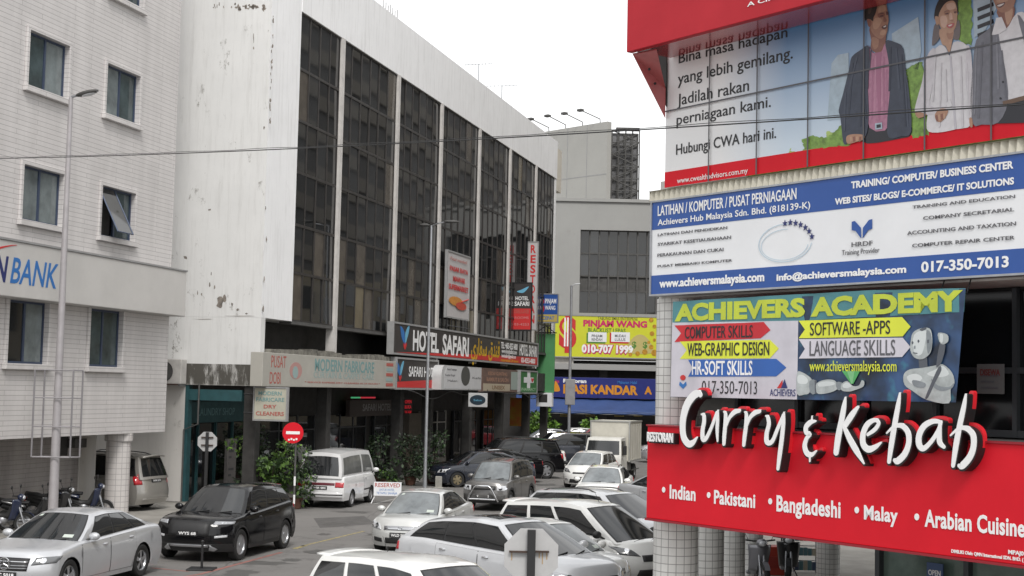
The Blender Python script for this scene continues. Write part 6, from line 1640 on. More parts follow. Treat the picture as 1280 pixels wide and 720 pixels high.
# --- black compact SUV
evq = dict(L=4.36, W=1.93, H=1.635, xf=1.32, xr=-1.34, R=.36, gc=.24, paint=P_BLACK,
    zs=[(-2.18, 1.10), (-1.9, 1.17), (-1.0, 1.12), (.0, 1.06), (.9, 1.03), (1.5, .98), (1.95, .90), (2.18, .80)],
    gh=(.98, .20, -1.78, -2.02), roofw=.60, roof=[(-1.8, 1.535), (-1.0, 1.585), (-.3, 1.63), (.20, 1.60)], win=[(.05, .24), (.26, .55), (.57, .91)], wr=(.12, .84), glass=M_GLASS, wsglass=M_GLASST,
    head=[((.56, .84), (.93, .87), (.95, .92), (.58, .91))], lampm=mat('lamp_lens_mid', (.32, .33, .35), .12, spec=.7, coat=.6), front=[grille(.50, .60, .90), lowgr(.6, .30, .42), ([(-.47, .345), (.47, .345), (.50, .40), (-.50, .40)], ('skid_plate', M_RIM, .02)), ([(.47, .27), (.58, .25), (.66, .30), (.52, .40)], ('skid_plate', M_RIM, .02)), ([(-.58, .25), (-.47, .27), (-.52, .40), (-.66, .30)], ('skid_plate', M_RIM, .02)), ([(.62, .56), (.86, .58), (.86, .63), (.62, .61)], ('fog_lamp', M_LAMP)), ([(-.86, .58), (-.62, .56), (-.62, .61), (-.86, .63)], ('fog_lamp', M_LAMP))],
    tails=[((.55, .95), (.92, .98), (.90, 1.08), (.60, 1.06))], doors=[(-.98, .06), (.07, 1.12)], fplate=('WYS 68', .66), clad=.10, spokes=10, mirrorm=P_BLACK, arch=1.12, spoiler=True, cf=.36,
    nose=[(.2, .16), (.38, .05), (.55, .0), (.75, .02), (.9, .10), (1.0, .3)])
r, I = make_car('black_suv', 'black compact SUV with silver skid plate parked behind the silver saloon', 'car', evq, -7.0, 36.5, RAD(-166.5))
z = .935
vs, fs = _text_mesh('RANGE', .0); x0 = min(v[0] for v in vs); x1 = max(v[0] for v in vs); t = MB()
t.v = [(I['fp'](-.26 + (v[0] - x0) / (x1 - x0) * .52, .87, .03, 1)[0] - .05, -.26 + (v[0] - x0) / (x1 - x0) * .52, .885 + v[1] / CAPH * .04) for v in vs]; t.f = fs; t.m = [0] * len(fs); t.build('lettering', M_CHROME, r)

# --- silver people carrier under the bank overhang
mpv = dict(L=4.65, W=1.82, H=1.76, xf=1.45, xr=-1.4, R=.33, gc=.22, paint=P_CHAMP,
    zs=[(-2.33, .95), (-2.0, 1.05), (.6, 1.03), (1.4, 1.0), (2.0, .88), (2.33, .72)], gh=(1.55, .75, -1.98, -2.20), roofw=.62, roof=[(-2.0, 1.66), (-1.0, 1.73), (0, 1.75), (.75, 1.70)],
    win=[(.05, .30), (.32, .60), (.62, .93)], glass=M_GLASS, head=[((.45, .66), (.85, .70), (.88, .84), (.5, .80))], front=[grille(.42, .6, .75)], tails=[((.68, .82), (.94, .82), (.92, 1.12), (.70, 1.12))],
    rear=[([(.72, .36), (-.72, .36), (-.70, .40), (.70, .40)], ('bumper_strip', P_CHAMP, .03))], doors=[(-1.0, .2), (.21, 1.3)], rplate=('WKM 3370', .93), rails=True, spoiler=True, spokes=6)
r, I = make_car('silver_people_carrier', 'silver people carrier parked nose-in beside the round tiled bank column', 'car', mpv, -13.5, 47.3, RAD(-71), .11)

# --- white van by the plants
van = dict(L=4.05, W=1.66, H=1.90, xf=1.15, xr=-1.02, R=.29, gc=.26, paint=P_VAN,
    zs=[(-2.02, .98), (-1.8, 1.05), (1.3, 1.05), (1.7, .98), (1.95, .85), (2.02, .78)], gh=(1.78, 1.30, -1.86, -1.96), roofw=.66, roof=[(-1.9, 1.82), (-1.0, 1.89), (.2, 1.90), (1.3, 1.84)], bulge=(.14, .05), rcrown=.06, inset=.97,
    win=[(.05, .58), (.63, .93)], wr=(.10, .82), trim=False, rglass=M_GLASST, glass=mat('dusty_van_glass', (.14, .145, .14), .15, var=.4, vscale=2), cr=.08, cf=.25, taper=.02, rw=(.10, .85),
    head=[((.45, .62), (.75, .62), (.75, .76), (.45, .76))], front=[grille(.42, .62, .74)], tails=[((.52, .70), (.80, .70), (.80, .86), (.52, .86))],
    rear=[([(.50, .76), (-.50, .76), (-.50, .84), (.50, .84)], ('maroon_strip', mat('van_maroon', (.12, .02, .03), .4))), ([(.78, .36), (-.78, .36), (-.78, .54), (.78, .54)], ('rear_bumper', P_VAN, .05)), ([(.79, .44), (-.79, .44), (-.79, .475), (.79, .475)], ('bumper_strip', Dk, .055))],
    doors=[(.25, 1.1)], rplate=('WBK 4802', .68), rim=mat('steel_wheel', (.35, .35, .36), .5, metal=.4), spokes=8, mould=.50)
r, I = make_car('white_van', 'old white van with dusty windows parked against the greenery', 'van', van, -6.05, 52.0, RAD(11.5))

# --- silver saloon facing us in the middle of the road
vio = dict(L=4.30, W=1.70, H=1.46, xf=1.36, xr=-1.19, R=.30, gc=.18, paint=P_BEIGE,
    zs=[(-2.15, .98), (-2.0, 1.02), (-1.4, 1.03), (-.3, .97), (.9, .93), (1.5, .86), (1.95, .74), (2.15, .66)], gh=(1.22, .36, -.80, -1.62), roofw=.55, win=[(.07, .20), (.23, .54), (.57, .90)], glass=M_GLASST,
    head=[((.50, .58), (.78, .62), (.82, .78), (.56, .70))], front=[grille(.42, .58, .67, M_GALV, 1.0), ([(-.40, .61), (.40, .61), (.40, .625), (-.40, .625)], ('grille_bar', M_CHROME, .016)), ([(-.38, .26), (.38, .26), (.38, .40), (-.38, .40)], ('lower_grille', Dk)), ([(.48, .28), (.72, .30), (.72, .40), (.48, .38)], ('fog_recess', Dk)), ([(-.72, .30), (-.48, .28), (-.48, .38), (-.72, .40)], ('fog_recess', Dk))],
    tails=[((.55, .75), (.82, .77), (.80, .95), (.58, .93))], wsglass=mat('sky_reflection_windscreen', (.22, .24, .25), .06, spec=.7, var=.5, vscale=1.5), doors=[(-.90, .08), (.09, 1.10)], fplate=('WLD 5086', .47), sticker=True, spokes=7)  # windscreen colour is paled to paint in the reflected sky
r, I = make_car('silver_saloon', 'light silver saloon facing the camera in the middle of the road by the reserved board', 'car', vio, -2.21, 38.97, RAD(-167.1))
b = MB(); cx = I['xF'](0, .63) + .03; b.tube([(cx, .05 * math.cos(t * math.pi / 8), .635 + .032 * math.sin(t * math.pi / 8)) for t in range(17)], .008, 5); b.tube([(cx, -.03, .65), (cx, .03, .65)], .007, 5); b.build('oval_emblem', M_CHROME, r)

# --- grey off-roader with bull bar
kem = dict(L=3.85, W=1.56, H=1.70, xf=1.22, xr=-1.2, R=.33, gc=.26, paint=P_GREY,
    zs=[(-1.92, .98), (-1.6, 1.04), (.6, 1.02), (1.0, 1.0), (1.6, .93), (1.92, .84)], gh=(1.08, .52, -1.60, -1.76), roofw=.56, roof=[(-1.6, 1.60), (-.6, 1.66), (.52, 1.60)], bulge=(.12, .05),
    win=[(.05, .28), (.31, .58), (.61, .92)], glass=M_GLASST, wsglass=mat('sky_reflection_windscreen', (.22, .24, .25), .06, spec=.7, var=.5, vscale=1.5), cf=.22, nose=[(.2, .1), (.4, .0), (.6, .0), (.8, .03), (.9, .1)],
    head=[((.46, .68), (.72, .68), (.73, .85), (.46, .83))], front=[grille(.42, .70, .82), ([(-.34, .75), (.34, .75), (.34, .775), (-.34, .775)], ('grille_bar', P_GREY, .016)), ([(-.72, .36), (.72, .36), (.72, .56), (-.72, .56)], ('front_bumper', M_DGREY, .03))], tails=[((.55, .7), (.76, .7), (.75, 1.0), (.58, 1.0))],
    doors=[(-.8, .06), (.07, .98)], fplate=('WFR 6082', .50), rails=True, clad=.16, spokes=5, taper=.03)
r, I = make_car('grey_off_roader', 'small grey off-roader with chrome bull bar facing the camera', 'car', kem, -.26, 52.2, RAD(-163))
b = MB(); fx = I['xF'](0, .5) + .10
b.tube([(fx - .1, -.52, .34), (fx, -.50, .42), (fx + .02, -.30, .78), (fx + .02, -.22, .84), (fx + .02, .22, .84), (fx + .02, .30, .78), (fx, .50, .42), (fx - .1, .52, .34)], .03, 8); b.tube([(fx, -.46, .40), (fx, .46, .40)], .03, 8)
b.build('bull_bar', M_CHROME, r, smooth=60)

# --- black saloons and black SUV at an angle in front of the hotel
bs = dict(L=4.55, W=1.76, H=1.46, xf=1.42, xr=-1.22, R=.31, gc=.17, paint=P_BLACK,
    zs=[(-2.27, .95), (-2.1, 1.02), (-1.5, 1.03), (-.4, .98), (.9, .94), (1.6, .86), (2.1, .74), (2.27, .66)], gh=(1.32, .40, -.78, -1.78), roofw=.56, win=[(.08, .22), (.25, .54), (.57, .91)], glass=M_GLASS,
    head=[((.50, .58), (.82, .62), (.84, .76), (.56, .70))], front=[grille(.40, .5, .62)], tails=[((.45, .74), (.84, .78), (.82, .94), (.52, .90))], doors=[(-.95, .08), (.09, 1.15)], fplate=('WQA 7720', .42), rim=mat('gold_alloy', (.30, .25, .16), .4, metal=.7), spokes=6, handlem=M_CHROME)
r, I = make_car('black_saloon', 'black saloon with gold wheels parked at an angle outside the shops', 'car', dict(bs, paint=P_NAVY), -1.17, 63.3, RAD(-114.6))
r, I = make_car('black_saloon', 'second black saloon with a pale roof edge behind the one with gold wheels', 'car', dict(bs, rim=M_RIM, fplate=None), -.75, 66.3, RAD(-113))
b = MB()
for sgn in (-1, 1): b.tube([I['gside'](s_, 1.0 if .16 < s_ < .84 else 1, sgn, .004) for s_ in [k / 12 for k in range(13)]], .022, 6)
b.build('roof_edge_trim', M_CHROME, r)
fort = dict(L=4.7, W=1.84, H=1.85, xf=1.45, xr=-1.30, R=.38, gc=.30, paint=P_BLACK,
    zs=[(-2.35, 1.08), (-2.1, 1.16), (.5, 1.14), (1.3, 1.10), (2.0, 1.0), (2.35, .86)], gh=(1.42, .70, -1.85, -2.12), roofw=.63, roof=[(-1.9, 1.75), (-1.0, 1.82), (0, 1.85), (.7, 1.79)], win=[(.04, .27), (.30, .58), (.61, .92)], wr=(.1, .84), glass=M_GLASS,
    head=[((.5, .75), (.88, .78), (.9, .95), (.55, .92))], front=[grille(.45, .68, .9)], tails=[((.62, .92), (.93, .92), (.9, 1.14), (.66, 1.14))], doors=[(-.95, .15), (.16, 1.2)], rplate=('WTF 331', .95), spokes=6, clad=.12, spoiler=True, rails=True, rim=M_RIM)
r, I = make_car('black_suv', 'large black SUV with alloy wheels parked at an angle by the hotel corner', 'car', fort, .25, 69.6, RAD(-110))

# --- row at the right kerb
wag = dict(L=4.85, W=1.85, H=1.50, xf=1.55, xr=-1.40, R=.33, gc=.18, paint=P_SILVB,
    zs=[(-2.42, .90), (-2.2, 1.0), (-1.5, 1.03), (.0, .98), (1.2, .95), (1.8, .86), (2.2, .74), (2.42, .64)], gh=(1.42, .35, -1.70, -2.25), roofw=.58, roof=[(-1.75, 1.34), (-1.1, 1.44), (-.3, 1.50), (.35, 1.46)], win=[(.09, .36), (.375, .63), (.645, .93)], wr=(.10, .86), glass=M_GLASS, wsglass=M_GLASST, bow=1.0,
    head=[((.5, .56), (.86, .62), (.88, .76), (.58, .68))], front=[grille(.42, .5, .64)], tails=[((.62, .72), (.97, .76), (.92, .92), (.66, .90))], doors=[(-1.05, .12), (.13, 1.25)], sunroof=True, spokes=5, handlem=M_CHROME, rplate=('BJK 2211', .75))
r, I = make_car('silver_estate', 'silver estate car with a sunroof, nearest to the bare octagonal sign back', 'car', dict(wag, scale=1.09), .05, 29.7, RAD(136))
wsd = dict(vio, paint=P_WHITE, L=4.35, doors=[(-.90, .08), (.09, 1.10)], fplate=None, glass=M_GLASST, zs=[(-2.17, .96), (-2.0, 1.0), (-1.4, 1.01), (-.3, .96), (.9, .93), (1.5, .86), (1.95, .74), (2.17, .66)])
r, I = make_car('white_saloon', 'white saloon squeezed between the silver estate and the white people carrier', 'car', wsd, .69, 30.7, RAD(141))
alz = dict(L=4.25, W=1.70, H=1.63, xf=1.42, xr=-1.33, R=.30, gc=.19, paint=P_WHITE,
    zs=[(-2.12, .92), (-1.9, 1.02), (-.5, 1.01), (1.0, .98), (1.5, .94), (1.9, .82), (2.12, .70)], gh=(1.62, .52, -1.78, -2.00), roofw=.58, roof=[(-1.8, 1.52), (-.8, 1.60), (.0, 1.63), (.52, 1.58)], bulge=(.22, .08), win=[(.04, .30), (.335, .585), (.62, .93)], trim=False, wr=(.08, .86), glass=M_GLASS, wsglass=M_GLASST,
    head=[((.44, .66), (.78, .70), (.82, .86), (.56, .78))], front=[grille(.40, .56, .68), lowgr(.52, .24, .40)], tails=[((.66, .7), (.84, .7), (.82, 1.05), (.68, 1.05))], doors=[(-.95, .08), (.09, 1.2)], spoiler=True, spz=.03, antenna=.93, spokes=7, mirrorm=M_PLASTIC, lampm=M_LAMPD)
r, I = make_car('white_people_carrier', 'white people carrier with rear roof spoiler and short antenna by the restaurant corner', 'car', dict(alz, scale=1.07), 1.74, 33.2, RAD(136.5))
bot = dict(alz, H=1.60, L=4.2, fplate=None, antenna=.4)
r, I = make_car('white_hatchback', 'white car with roof spoiler cut off by the bottom edge of the picture', 'car', bot, -1.25, 22.0, RAD(138.5))
swg = dict(wag, L=4.7, paint=P_SILVB, sunroof=False, rails=True, railm=M_DGREY, roof=[(-1.95, 1.40), (-1.0, 1.47), (-.3, 1.50), (.35, 1.46)], gh=(1.40, .38, -1.95, -2.22), rplate=None, win=[(.05, .33), (.355, .62), (.65, .93)])
r, I = make_car('silver_estate', 'pale silver estate car with roof rails behind the white people carrier', 'car', dict(swg, scale=1.08), 2.65, 38.6, RAD(138))
# --- moving queue
wc = dict(vio, paint=P_WHITE, L=4.35, H=1.44, roofdark=False, gh=(1.25, .36, -1.15, -1.80), wsglass=mat('sky_reflection_windscreen', (.22, .24, .25), .06, spec=.7, var=.5, vscale=1.5), fplate=('WVT 1184', .42), win=[(.06, .2), (.23, .54), (.57, .91)], rails=True, railm=M_DGREY, sticker=False)
r, I = make_car('white_saloon', 'white car with dark roof rails facing the camera in front of the white hatchback', 'car', wc, 3.6, 53.6, RAD(-169.5))
my = dict(alz, L=3.72, W=1.67, H=1.52, xf=1.17, xr=-1.26, R=.29, zs=[(-1.86, .92), (-1.65, 1.02), (-.5, 1.0), (.9, .97), (1.3, .92), (1.65, .82), (1.86, .72)], gh=(1.30, .38, -1.45, -1.70), roof=[(-1.5, 1.42), (-.5, 1.51), (.38, 1.47)], doors=[(-.78, .08), (.09, 1.05)], antenna=None, spoiler=True, fplate=('WXH 9035', .44),
    front=[grille(.34, .62, .68), ([(-.5, .24), (.5, .24), (.46, .40), (-.46, .40)], ('lower_grille', Dk)), ([(.55, .32), (.72, .34), (.70, .42), (.55, .41)], ('fog_lamp', M_CHROME)), ([(-.72, .34), (-.55, .32), (-.55, .41), (-.70, .42)], ('fog_lamp', M_CHROME))], wsglass=mat('sky_reflection_windscreen', (.22, .24, .25), .06, spec=.7, var=.5, vscale=1.5))
r, I = make_car('white_hatchback', 'small white hatchback with lit fog lamps just ahead of the box truck', 'car', my, 3.7, 64.4, RAD(-162.5))
sc = dict(vio, paint=P_SILVER, fplate=None)
r, I = make_car('silver_saloon', 'silver saloon half hidden behind the red restaurant sign', 'car', sc, 5.75, 49.0, RAD(139))
# --- far cars
fs_ = dict(vio, paint=P_SILVER, fplate=None, sticker=False)
r, I = make_car('silver_saloon', 'distant silver saloon side-on at the junction under the green tree', 'car', fs_, 2.75, 102.0, RAD(-98))
r, I = make_car('white_saloon', 'distant white saloon behind the silver one at the junction', 'car', dict(fs_, paint=P_WHITE), 5.0, 106.2, RAD(-95))
r, I = make_car('maroon_saloon', 'distant maroon saloon beside the grey lamp post at the junction', 'car', dict(fs_, paint=P_RED), 6.2, 103.6, RAD(-85))
r, I = make_car('dark_people_carrier', 'distant dark blue people carrier between the black SUV and the box truck', 'car', dict(mpv, paint=P_NAVY, rplate=None, gh=(1.55, .75, -1.98, -2.2)), 3.2, 83.5, RAD(-100))
r, I = make_car('silver_people_carrier', 'distant silver people carrier glimpsed to the right of the box truck', 'car', dict(mpv, paint=P_SILVER, rplate=None), 10.3, 88.0, RAD(-95))
r, I = make_car('white_saloon', 'distant white saloon whose bonnet shows behind the large black SUV', 'car', dict(fs_, paint=P_WHITE), 0.75, 75.0, RAD(-112))

# --- box truck
def make_truck(x, y, az):
    root = thing('box_truck', 'dirty white box truck facing the camera at the head of the queue', 'truck', (x, y, 0), math.pi / 2 - az, CARG)
    W = 1.75
    b = MB()
    sec = [(2.30, .45), (2.34, .80), (2.32, 1.18), (2.26, 1.26), (1.98, 1.98), (1.90, 2.04), (.72, 2.08), (.70, .45)]
    # cab: side profile extruded with a slight roof taper
    def hwz(z): return W / 2 * (1 - .10 * max(0, (z - 1.2) / .9))
    n = len(sec)
    for i in range(n):
        p, q = sec[i], sec[(i + 1) % n]
        for k in range(8):
            y0, y1 = -1 + 2 * k / 8, -1 + 2 * (k + 1) / 8
            bul = lambda p_, yn: p_[0] + (.05 * (1 - abs(yn) ** 3) if p_[0] > 1.5 else 0)
            b.face([(bul(p, y1), hwz(p[1]) * y1, p[1]), (bul(q, y1), hwz(q[1]) * y1, q[1]), (bul(q, y0), hwz(q[1]) * y0, q[1]), (bul(p, y0), hwz(p[1]) * y0, p[1])][::-1])
    for sgn in (-1, 1): b.face([(p[0], sgn * hwz(p[1]), p[1]) for p in (sec if sgn < 0 else sec[::-1])])
    b.build('cab', mat('truck_white', (.62, .61, .57), .45, var=.15, coat=.3), root, smooth=35, weld=True)
    def wsq(a, c): 
        z = 1.30 + (1.93 - 1.30) * c; yn = -.9 + 1.8 * a; t = (z - 1.26) / (1.98 - 1.26)
        return (2.26 + (1.98 - 2.26) * t + .05 * (1 - abs(yn) ** 3) + .012, yn * hwz(z), z)
    MB().grid(wsq, 10, 4).build('windscreen', M_GLASST, root, smooth=40)
    for sgn in (-1, 1):
        MB().face([(p, sgn * (hwz(q) + .006), q) for p, q in ((1.0, 1.28), (2.12, 1.28), (1.90, 1.92), (1.0, 1.92))][::(1 if sgn < 0 else -1)]).build('side_window', M_GLASS, root)
        o = MB().box(2.305, 2.36, sgn * .62 - .15, sgn * .62 + .15, .80, .98).build('headlight', M_LAMP, root, bevel=.02)
        m_ = MB().box(2.15, 2.20, sgn * 1.02 - .09, sgn * 1.02 + .09, 1.30, 1.72).build('mirror', M_PLASTIC, root, bevel=.02)
        MB().tube([(2.18, sgn * .86, 1.75), (2.18, sgn * 1.02, 1.70), (2.18, sgn * 1.02, 1.3)], .015, 6).build('mirror_arm', M_PLASTIC, m_)
    MB().box(2.30, 2.38, -.88, .88, .40, .66).build('front_bumper', M_DGREY, root, bevel=.02)
    MB().box(2.36, 2.385, -.42, .42, .82, .96).build('grille', Dk, root)
    plate_text(root, 'BHT 8824', lambda a, u_, o_: (2.39 + o_, a, .52 + u_), .5, .115)
    MB().box(-2.5, .62, -.95, .95, .92, 2.82).build('cargo_box', mat('truck_box', (.58, .56, .49), .5, var=.18, vscale=1.3), root, bevel=.02)
    f = MB()
    for (a, c, d, e) in ((.60, .66, -.97, -.91), (.60, .66, .91, .97)): f.box(a, c, d, e, .90, 2.84)
    f.box(.60, .66, -.91, .91, 2.78, 2.84)
    for sgn in (-1, 1): f.box(-2.5, .60, sgn * .96 - .02, sgn * .96 + .02, 2.76, 2.835); f.box(-2.5, .60, sgn * .96 - .02, sgn * .96 + .02, .90, .98)
    f.build('box_edging', mat('alu_edge', (.45, .45, .43), .4, metal=.5), root)
    f = MB()
    for k in range(5):
        for sgn in (-1, 1): f.box(-2.3 + k * .6, -2.27 + k * .6, sgn * .953 - .006, sgn * .953 + .006, .99, 2.75)
    f.build('box_rib', M_DWHITE, root)
    MB().box(-2.4, 2.0, -.45, .45, .55, .86).build('chassis', M_LBLACK, root)
    b = MB()
    for sgn in (-1, 1): b.box(-2.3, -.5, sgn * .86 - .02, sgn * .86 + .02, .45, .50); b.box(.0, .5, sgn * .80 - .1, sgn * .80 + .1, .5, .85)
    b.build('side_guard', M_DGREY, root)
    for (wx, sgn, tw) in ((1.5, 1, .2), (1.5, -1, .2), (-1.4, 1, .38), (-1.4, -1, .38)):
        R = .38; prof = [(R * .55, -tw * .5), (R * .93, -tw * .5), (R, -tw * .38), (R, tw * .38), (R * .93, tw * .5), (R * .55, tw * .5)]
        w = MB().lathe((wx, sgn * (.84 - tw / 2), R), prof, 24, axis='y').build('wheel', M_RUB, root, smooth=40)
        MB().lathe((wx, sgn * .82, R), [(.001, sgn * .0), (R * .25, sgn * .0), (R * .5, -sgn * .04), (R * .58, sgn * .01)], 20, axis='y').build('rim', mat('steel_wheel', (.35, .35, .36), .5, metal=.4), w)
make_truck(5.0, 69.6, RAD(-164.6))

# --- motorcycles by the bank wall
def make_bike(label, pos, rz, colm):
    r = thing('motorcycle', label, 'motorcycle', pos, rz, 'motorcycles under the bank overhang')
    for wx in (.62, -.60):
        R = .285
        w = MB().lathe((wx, 0, R), [(R * .70, -.05), (R * .92, -.062), (R * 1.02, -.03), (R * 1.02, .03), (R * .92, .062), (R * .70, .05)], 26, axis='y').build('wheel', M_RUB, r, smooth=50)
        b = MB().lathe((wx, 0, R), [(R * .72, -.04), (R * .62, 0), (R * .72, .04)], 24, axis='y')
        for k in range(6):
            a = k * math.pi / 3; b.tube([(wx, 0, R), (wx + R * .78 * math.cos(a), 0, R + R * .78 * math.sin(a))], .012, 5)
        b.build('rim', M_GALV, w)
    b = MB(); b.tube([(.62, .06, .285), (.47, .05, .72), (.42, 0, .88)], .025, 7); b.tube([(.62, -.06, .285), (.47, -.05, .72), (.42, 0, .88)], .025, 7); b.build('fork', M_GALV, r, smooth=60)
    b = MB().grid(lambda a, c: (.34 + .15 * math.cos(math.pi * (a - .5)) - .12 * c * c, (-.24 + .48 * a) * (1 - .25 * c), .92 - .55 * c), 10, 8)
    o = b.build('leg_shield', colm, r, smooth=60); o.modifiers.new('t', 'SOLIDIFY').thickness = .03
    b = MB(); b.tube([(.38, 0, .80), (.20, 0, .48), (-.05, 0, .45), (-.40, 0, .60), (-.75, 0, .70)], .10, 8); b.tube([(-.1, .0, .40), (-.60, .09, .285)], .03, 6); b.tube([(-.1, 0, .40), (-.6, -.09, .285)], .03, 6); b.build('frame', M_PLASTIC, r, smooth=60)
    b = MB().grid(lambda a, c: (-.10 - .72 * a, .13 * math.sin(math.pi * (c - .5)) * (1 - .3 * a), .60 + .16 * a + .10 * math.cos(math.pi * (c - .5))), 8, 10); o = b.build('side_cover', colm, r, smooth=60); o.modifiers.new('t', 'SOLIDIFY').thickness = .04
    MB().grid(lambda a, c: (-.02 - .70 * a, .14 * math.sin(2 * math.pi * c), .755 + .05 * math.cos(2 * math.pi * c) + .06 * sm01((a - .4) / .3)), 10, 12).build('seat', M_LBLACK, r, smooth=60)
    b = MB(); b.tube([(.38, -.34, 1.02), (.42, -.12, 1.0), (.42, .12, 1.0), (.38, .34, 1.02)], .018, 7); b.build('handlebar', M_PLASTIC, r)
    MB().ball((.50, 0, .97), (.10, .13, .09), 12).build('headlight_cowl', colm, r, smooth=60); MB().ball((.575, 0, .96), (.04, .09, .06), 10).build('headlight', M_LAMP, r, smooth=60)
    for s in (-1, 1):
        m_ = MB().ball((.36, s * .38, 1.24), (.02, .075, .05), 10).build('mirror', M_PLASTIC, r, smooth=60)
        MB().tube([(.38, s * .26, 1.02), (.36, s * .36, 1.22)], .007, 5).build('mirror_stem', M_PLASTIC, m_)
    MB().grid(lambda a, c: (.62 + .31 * math.cos(.5 + a * 1.9), -.06 + .12 * c, .285 + .31 * math.sin(.5 + a * 1.9)), 8, 2).build('mudguard', colm, r, smooth=60)
    MB().tube([(.05, -.12, .30), (-.3, -.14, .28), (-.85, -.15, .36)], .045, 8).build('exhaust', M_GALV, r, smooth=60)
    MB().ball((.02, 0, .36), (.16, .13, .12), 10).build('engine', M_GALV, r, smooth=50)
    MB().box(-.86, -.82, -.08, .08, .62, .72).build('taillight', M_TAIL, r, bevel=.01)
    MB().tube([(-.05, .12, .3), (-.12, .26, .0)], .015, 5).build('side_stand', M_PLASTIC, r)
    return r
B_NAVY = paint('bike_blue', (.012, .02, .055)); B_BLK = paint('bike_black', (.015, .015, .017)); B_GRY = paint('bike_grey', (.22, .22, .24), .3)
def bank_uv(px, py, y): return BANK.uz(px, py, y)
for lab, px, yy, ang, cm in (('dark motorcycle with bare handlebars parked nearest the left lamp post', 38, -.15, -68, B_BLK), ('blue and grey motorcycle at the far left edge under the bank', 2, .1, -74, B_NAVY), ('blue motorcycle parked between the lamp post and the round tiled column', 103, .45, -66, B_NAVY), ('black motorcycle partly hidden behind the lamp post', 66, .5, -82, B_BLK)):
    u, _ = BANK.uz(px, 640, yy)
    make_bike(lab, BANK.w(u, yy, .12), BANK.rz + RAD(ang), cm)

# ================================================================== street furniture
def px_g(px, D, z=0.0):
    """ground point at image column px and distance D"""
    q = at(px, 487, D); return Vector((q.x, q.y, z))
# left lamp post with its empty sign rack
D = 37.6
top = at(88, 122, D); base = Vector((at(66, 640, D).x, D, .12))
r = thing('street_lamp', 'tall pale street lamp with an arm at the left, in front of the bank', 'street lamp', base)
hgt = top.z - base.z
OFF[r.name] = base
b = MB(); b.tube([tuple(base), (base.x, base.y, base.z + hgt * .4), (base.x, base.y, top.z)], .135, 14, r2=.055); b.build('pole', mat('lamp_pole_pale', (.40, .38, .39), .5, metal=.2, var=.15), r, smooth=60)
hd = at(122, 113, D - .4); st_ = at(90, 121, D)
b = MB(); b.tube([(base.x, base.y, top.z - .02), tuple(st_), tuple(hd)], .035, 8); b.build('arm', M_GALV, r)
dirv = (Vector(hd) - Vector(st_)).normalized()
o = MB().ball((0, 0, 0), (.40, .12, .07), 14).build('lamp_head', M_DGREY, None, smooth=60); o.parent = r; o.location = Vector((st_ + hd) / 2) - base + dirv * .08; o.rotation_euler = dirv.to_track_quat('X', 'Z').to_euler()
o2 = MB().ball((.05, 0, -.05), (.25, .09, .04), 12).build('lamp_glass', M_LAMP, None, smooth=60); o2.parent = o
# empty rack
fr = Frame(base.x, base.y - .16, RAD(90))
(u0, z0), (u1, z1) = fr.uz(39, 571, 0), fr.uz(92, 463, 0)
r = thing('sign_rack', 'empty rectangular metal sign rack clamped round the left street lamp', 'sign rack', (base.x, base.y - .16, z0)); OFF[r.name] = Vector((0, 0, z0))
b = MB()
for dy, du in ((0, 0), (.30, .16)):
    for x in (u0 + du, u1 + du): b.tube([(x, dy, z0), (x, dy, z1)], .024, 6)
    for k in (0, .35, .68, 1): b.tube([(u0 + du, dy, z0 + (z1 - z0) * k), (u1 + du, dy, z0 + (z1 - z0) * k)], .018, 6)
for x in (u0, u1):
    for z in (z0, z1): b.tube([(x, 0, z), (x + .16, .30, z)], .018, 6)
b.build('frame', mat('rack_grey', (.26, .25, .26), .5, metal=.3), r)

def post(name, label, px_top, py_top, px_base, D, rad=.07, m=None, bz=0.0):
    p0 = px_g(px_base, D, bz); p1 = at(px_top, py_top, D)
    r = thing(name, label, 'street lamp', p0); OFF[r.name] = p0
    MB().tube([tuple(p0), (p0.x, p0.y, bz + 1), (p0.x, p0.y, p1.z)], rad * 1.5, 12, r2=rad * .8).build('pole', m or M_GALV, r, smooth=60)
    MB().box(p0.x - .2, p0.x + .2, p0.y - .2, p0.y + .2, bz, bz + .06).build('base_plate', m or M_GALV, r)
    return r, p0, p1
r, p0, p1 = post('street_lamp', 'tall thin grey street lamp in front of the hotel signs', 549, 282, 534, 60, .062)
b = MB(); b.tube([(p0.x, p0.y, p1.z - .03), (p0.x + .3, p0.y - .2, p1.z + .08), (p0.x + .75, p0.y - .35, p1.z + .14)], .03, 6); b.build('arm', M_GALV, r)
MB().ball((p0.x + .85, p0.y - .4, p1.z + .13), (.34, .14, .07), 12).build('lamp_head', M_DGREY, r, smooth=60)
MB().ball((p0.x - .28, p0.y, p1.z + .01), (.22, .12, .07), 12).build('lamp_head', M_DGREY, r, smooth=60)
r, p0, p1 = post('street_lamp', 'grey street lamp with a signal box in front of the lime yellow board', 718, 357, 712, 84, .085)
(q0, q1) = at(706, 506, 84), at(719, 474, 84)
MB().box(q0.x, q1.x, 83.75, 83.99, q0.z, q1.z).build('signal_box', mat('box_grey', (.28, .28, .29), .5, var=.2), r, bevel=.03)
MB().tube([(p0.x, p0.y, p1.z - .05), (p0.x + .2, p0.y, p1.z + .08), (p0.x + .5, p0.y, p1.z + .12)], .03, 6).build('arm', M_GALV, r)

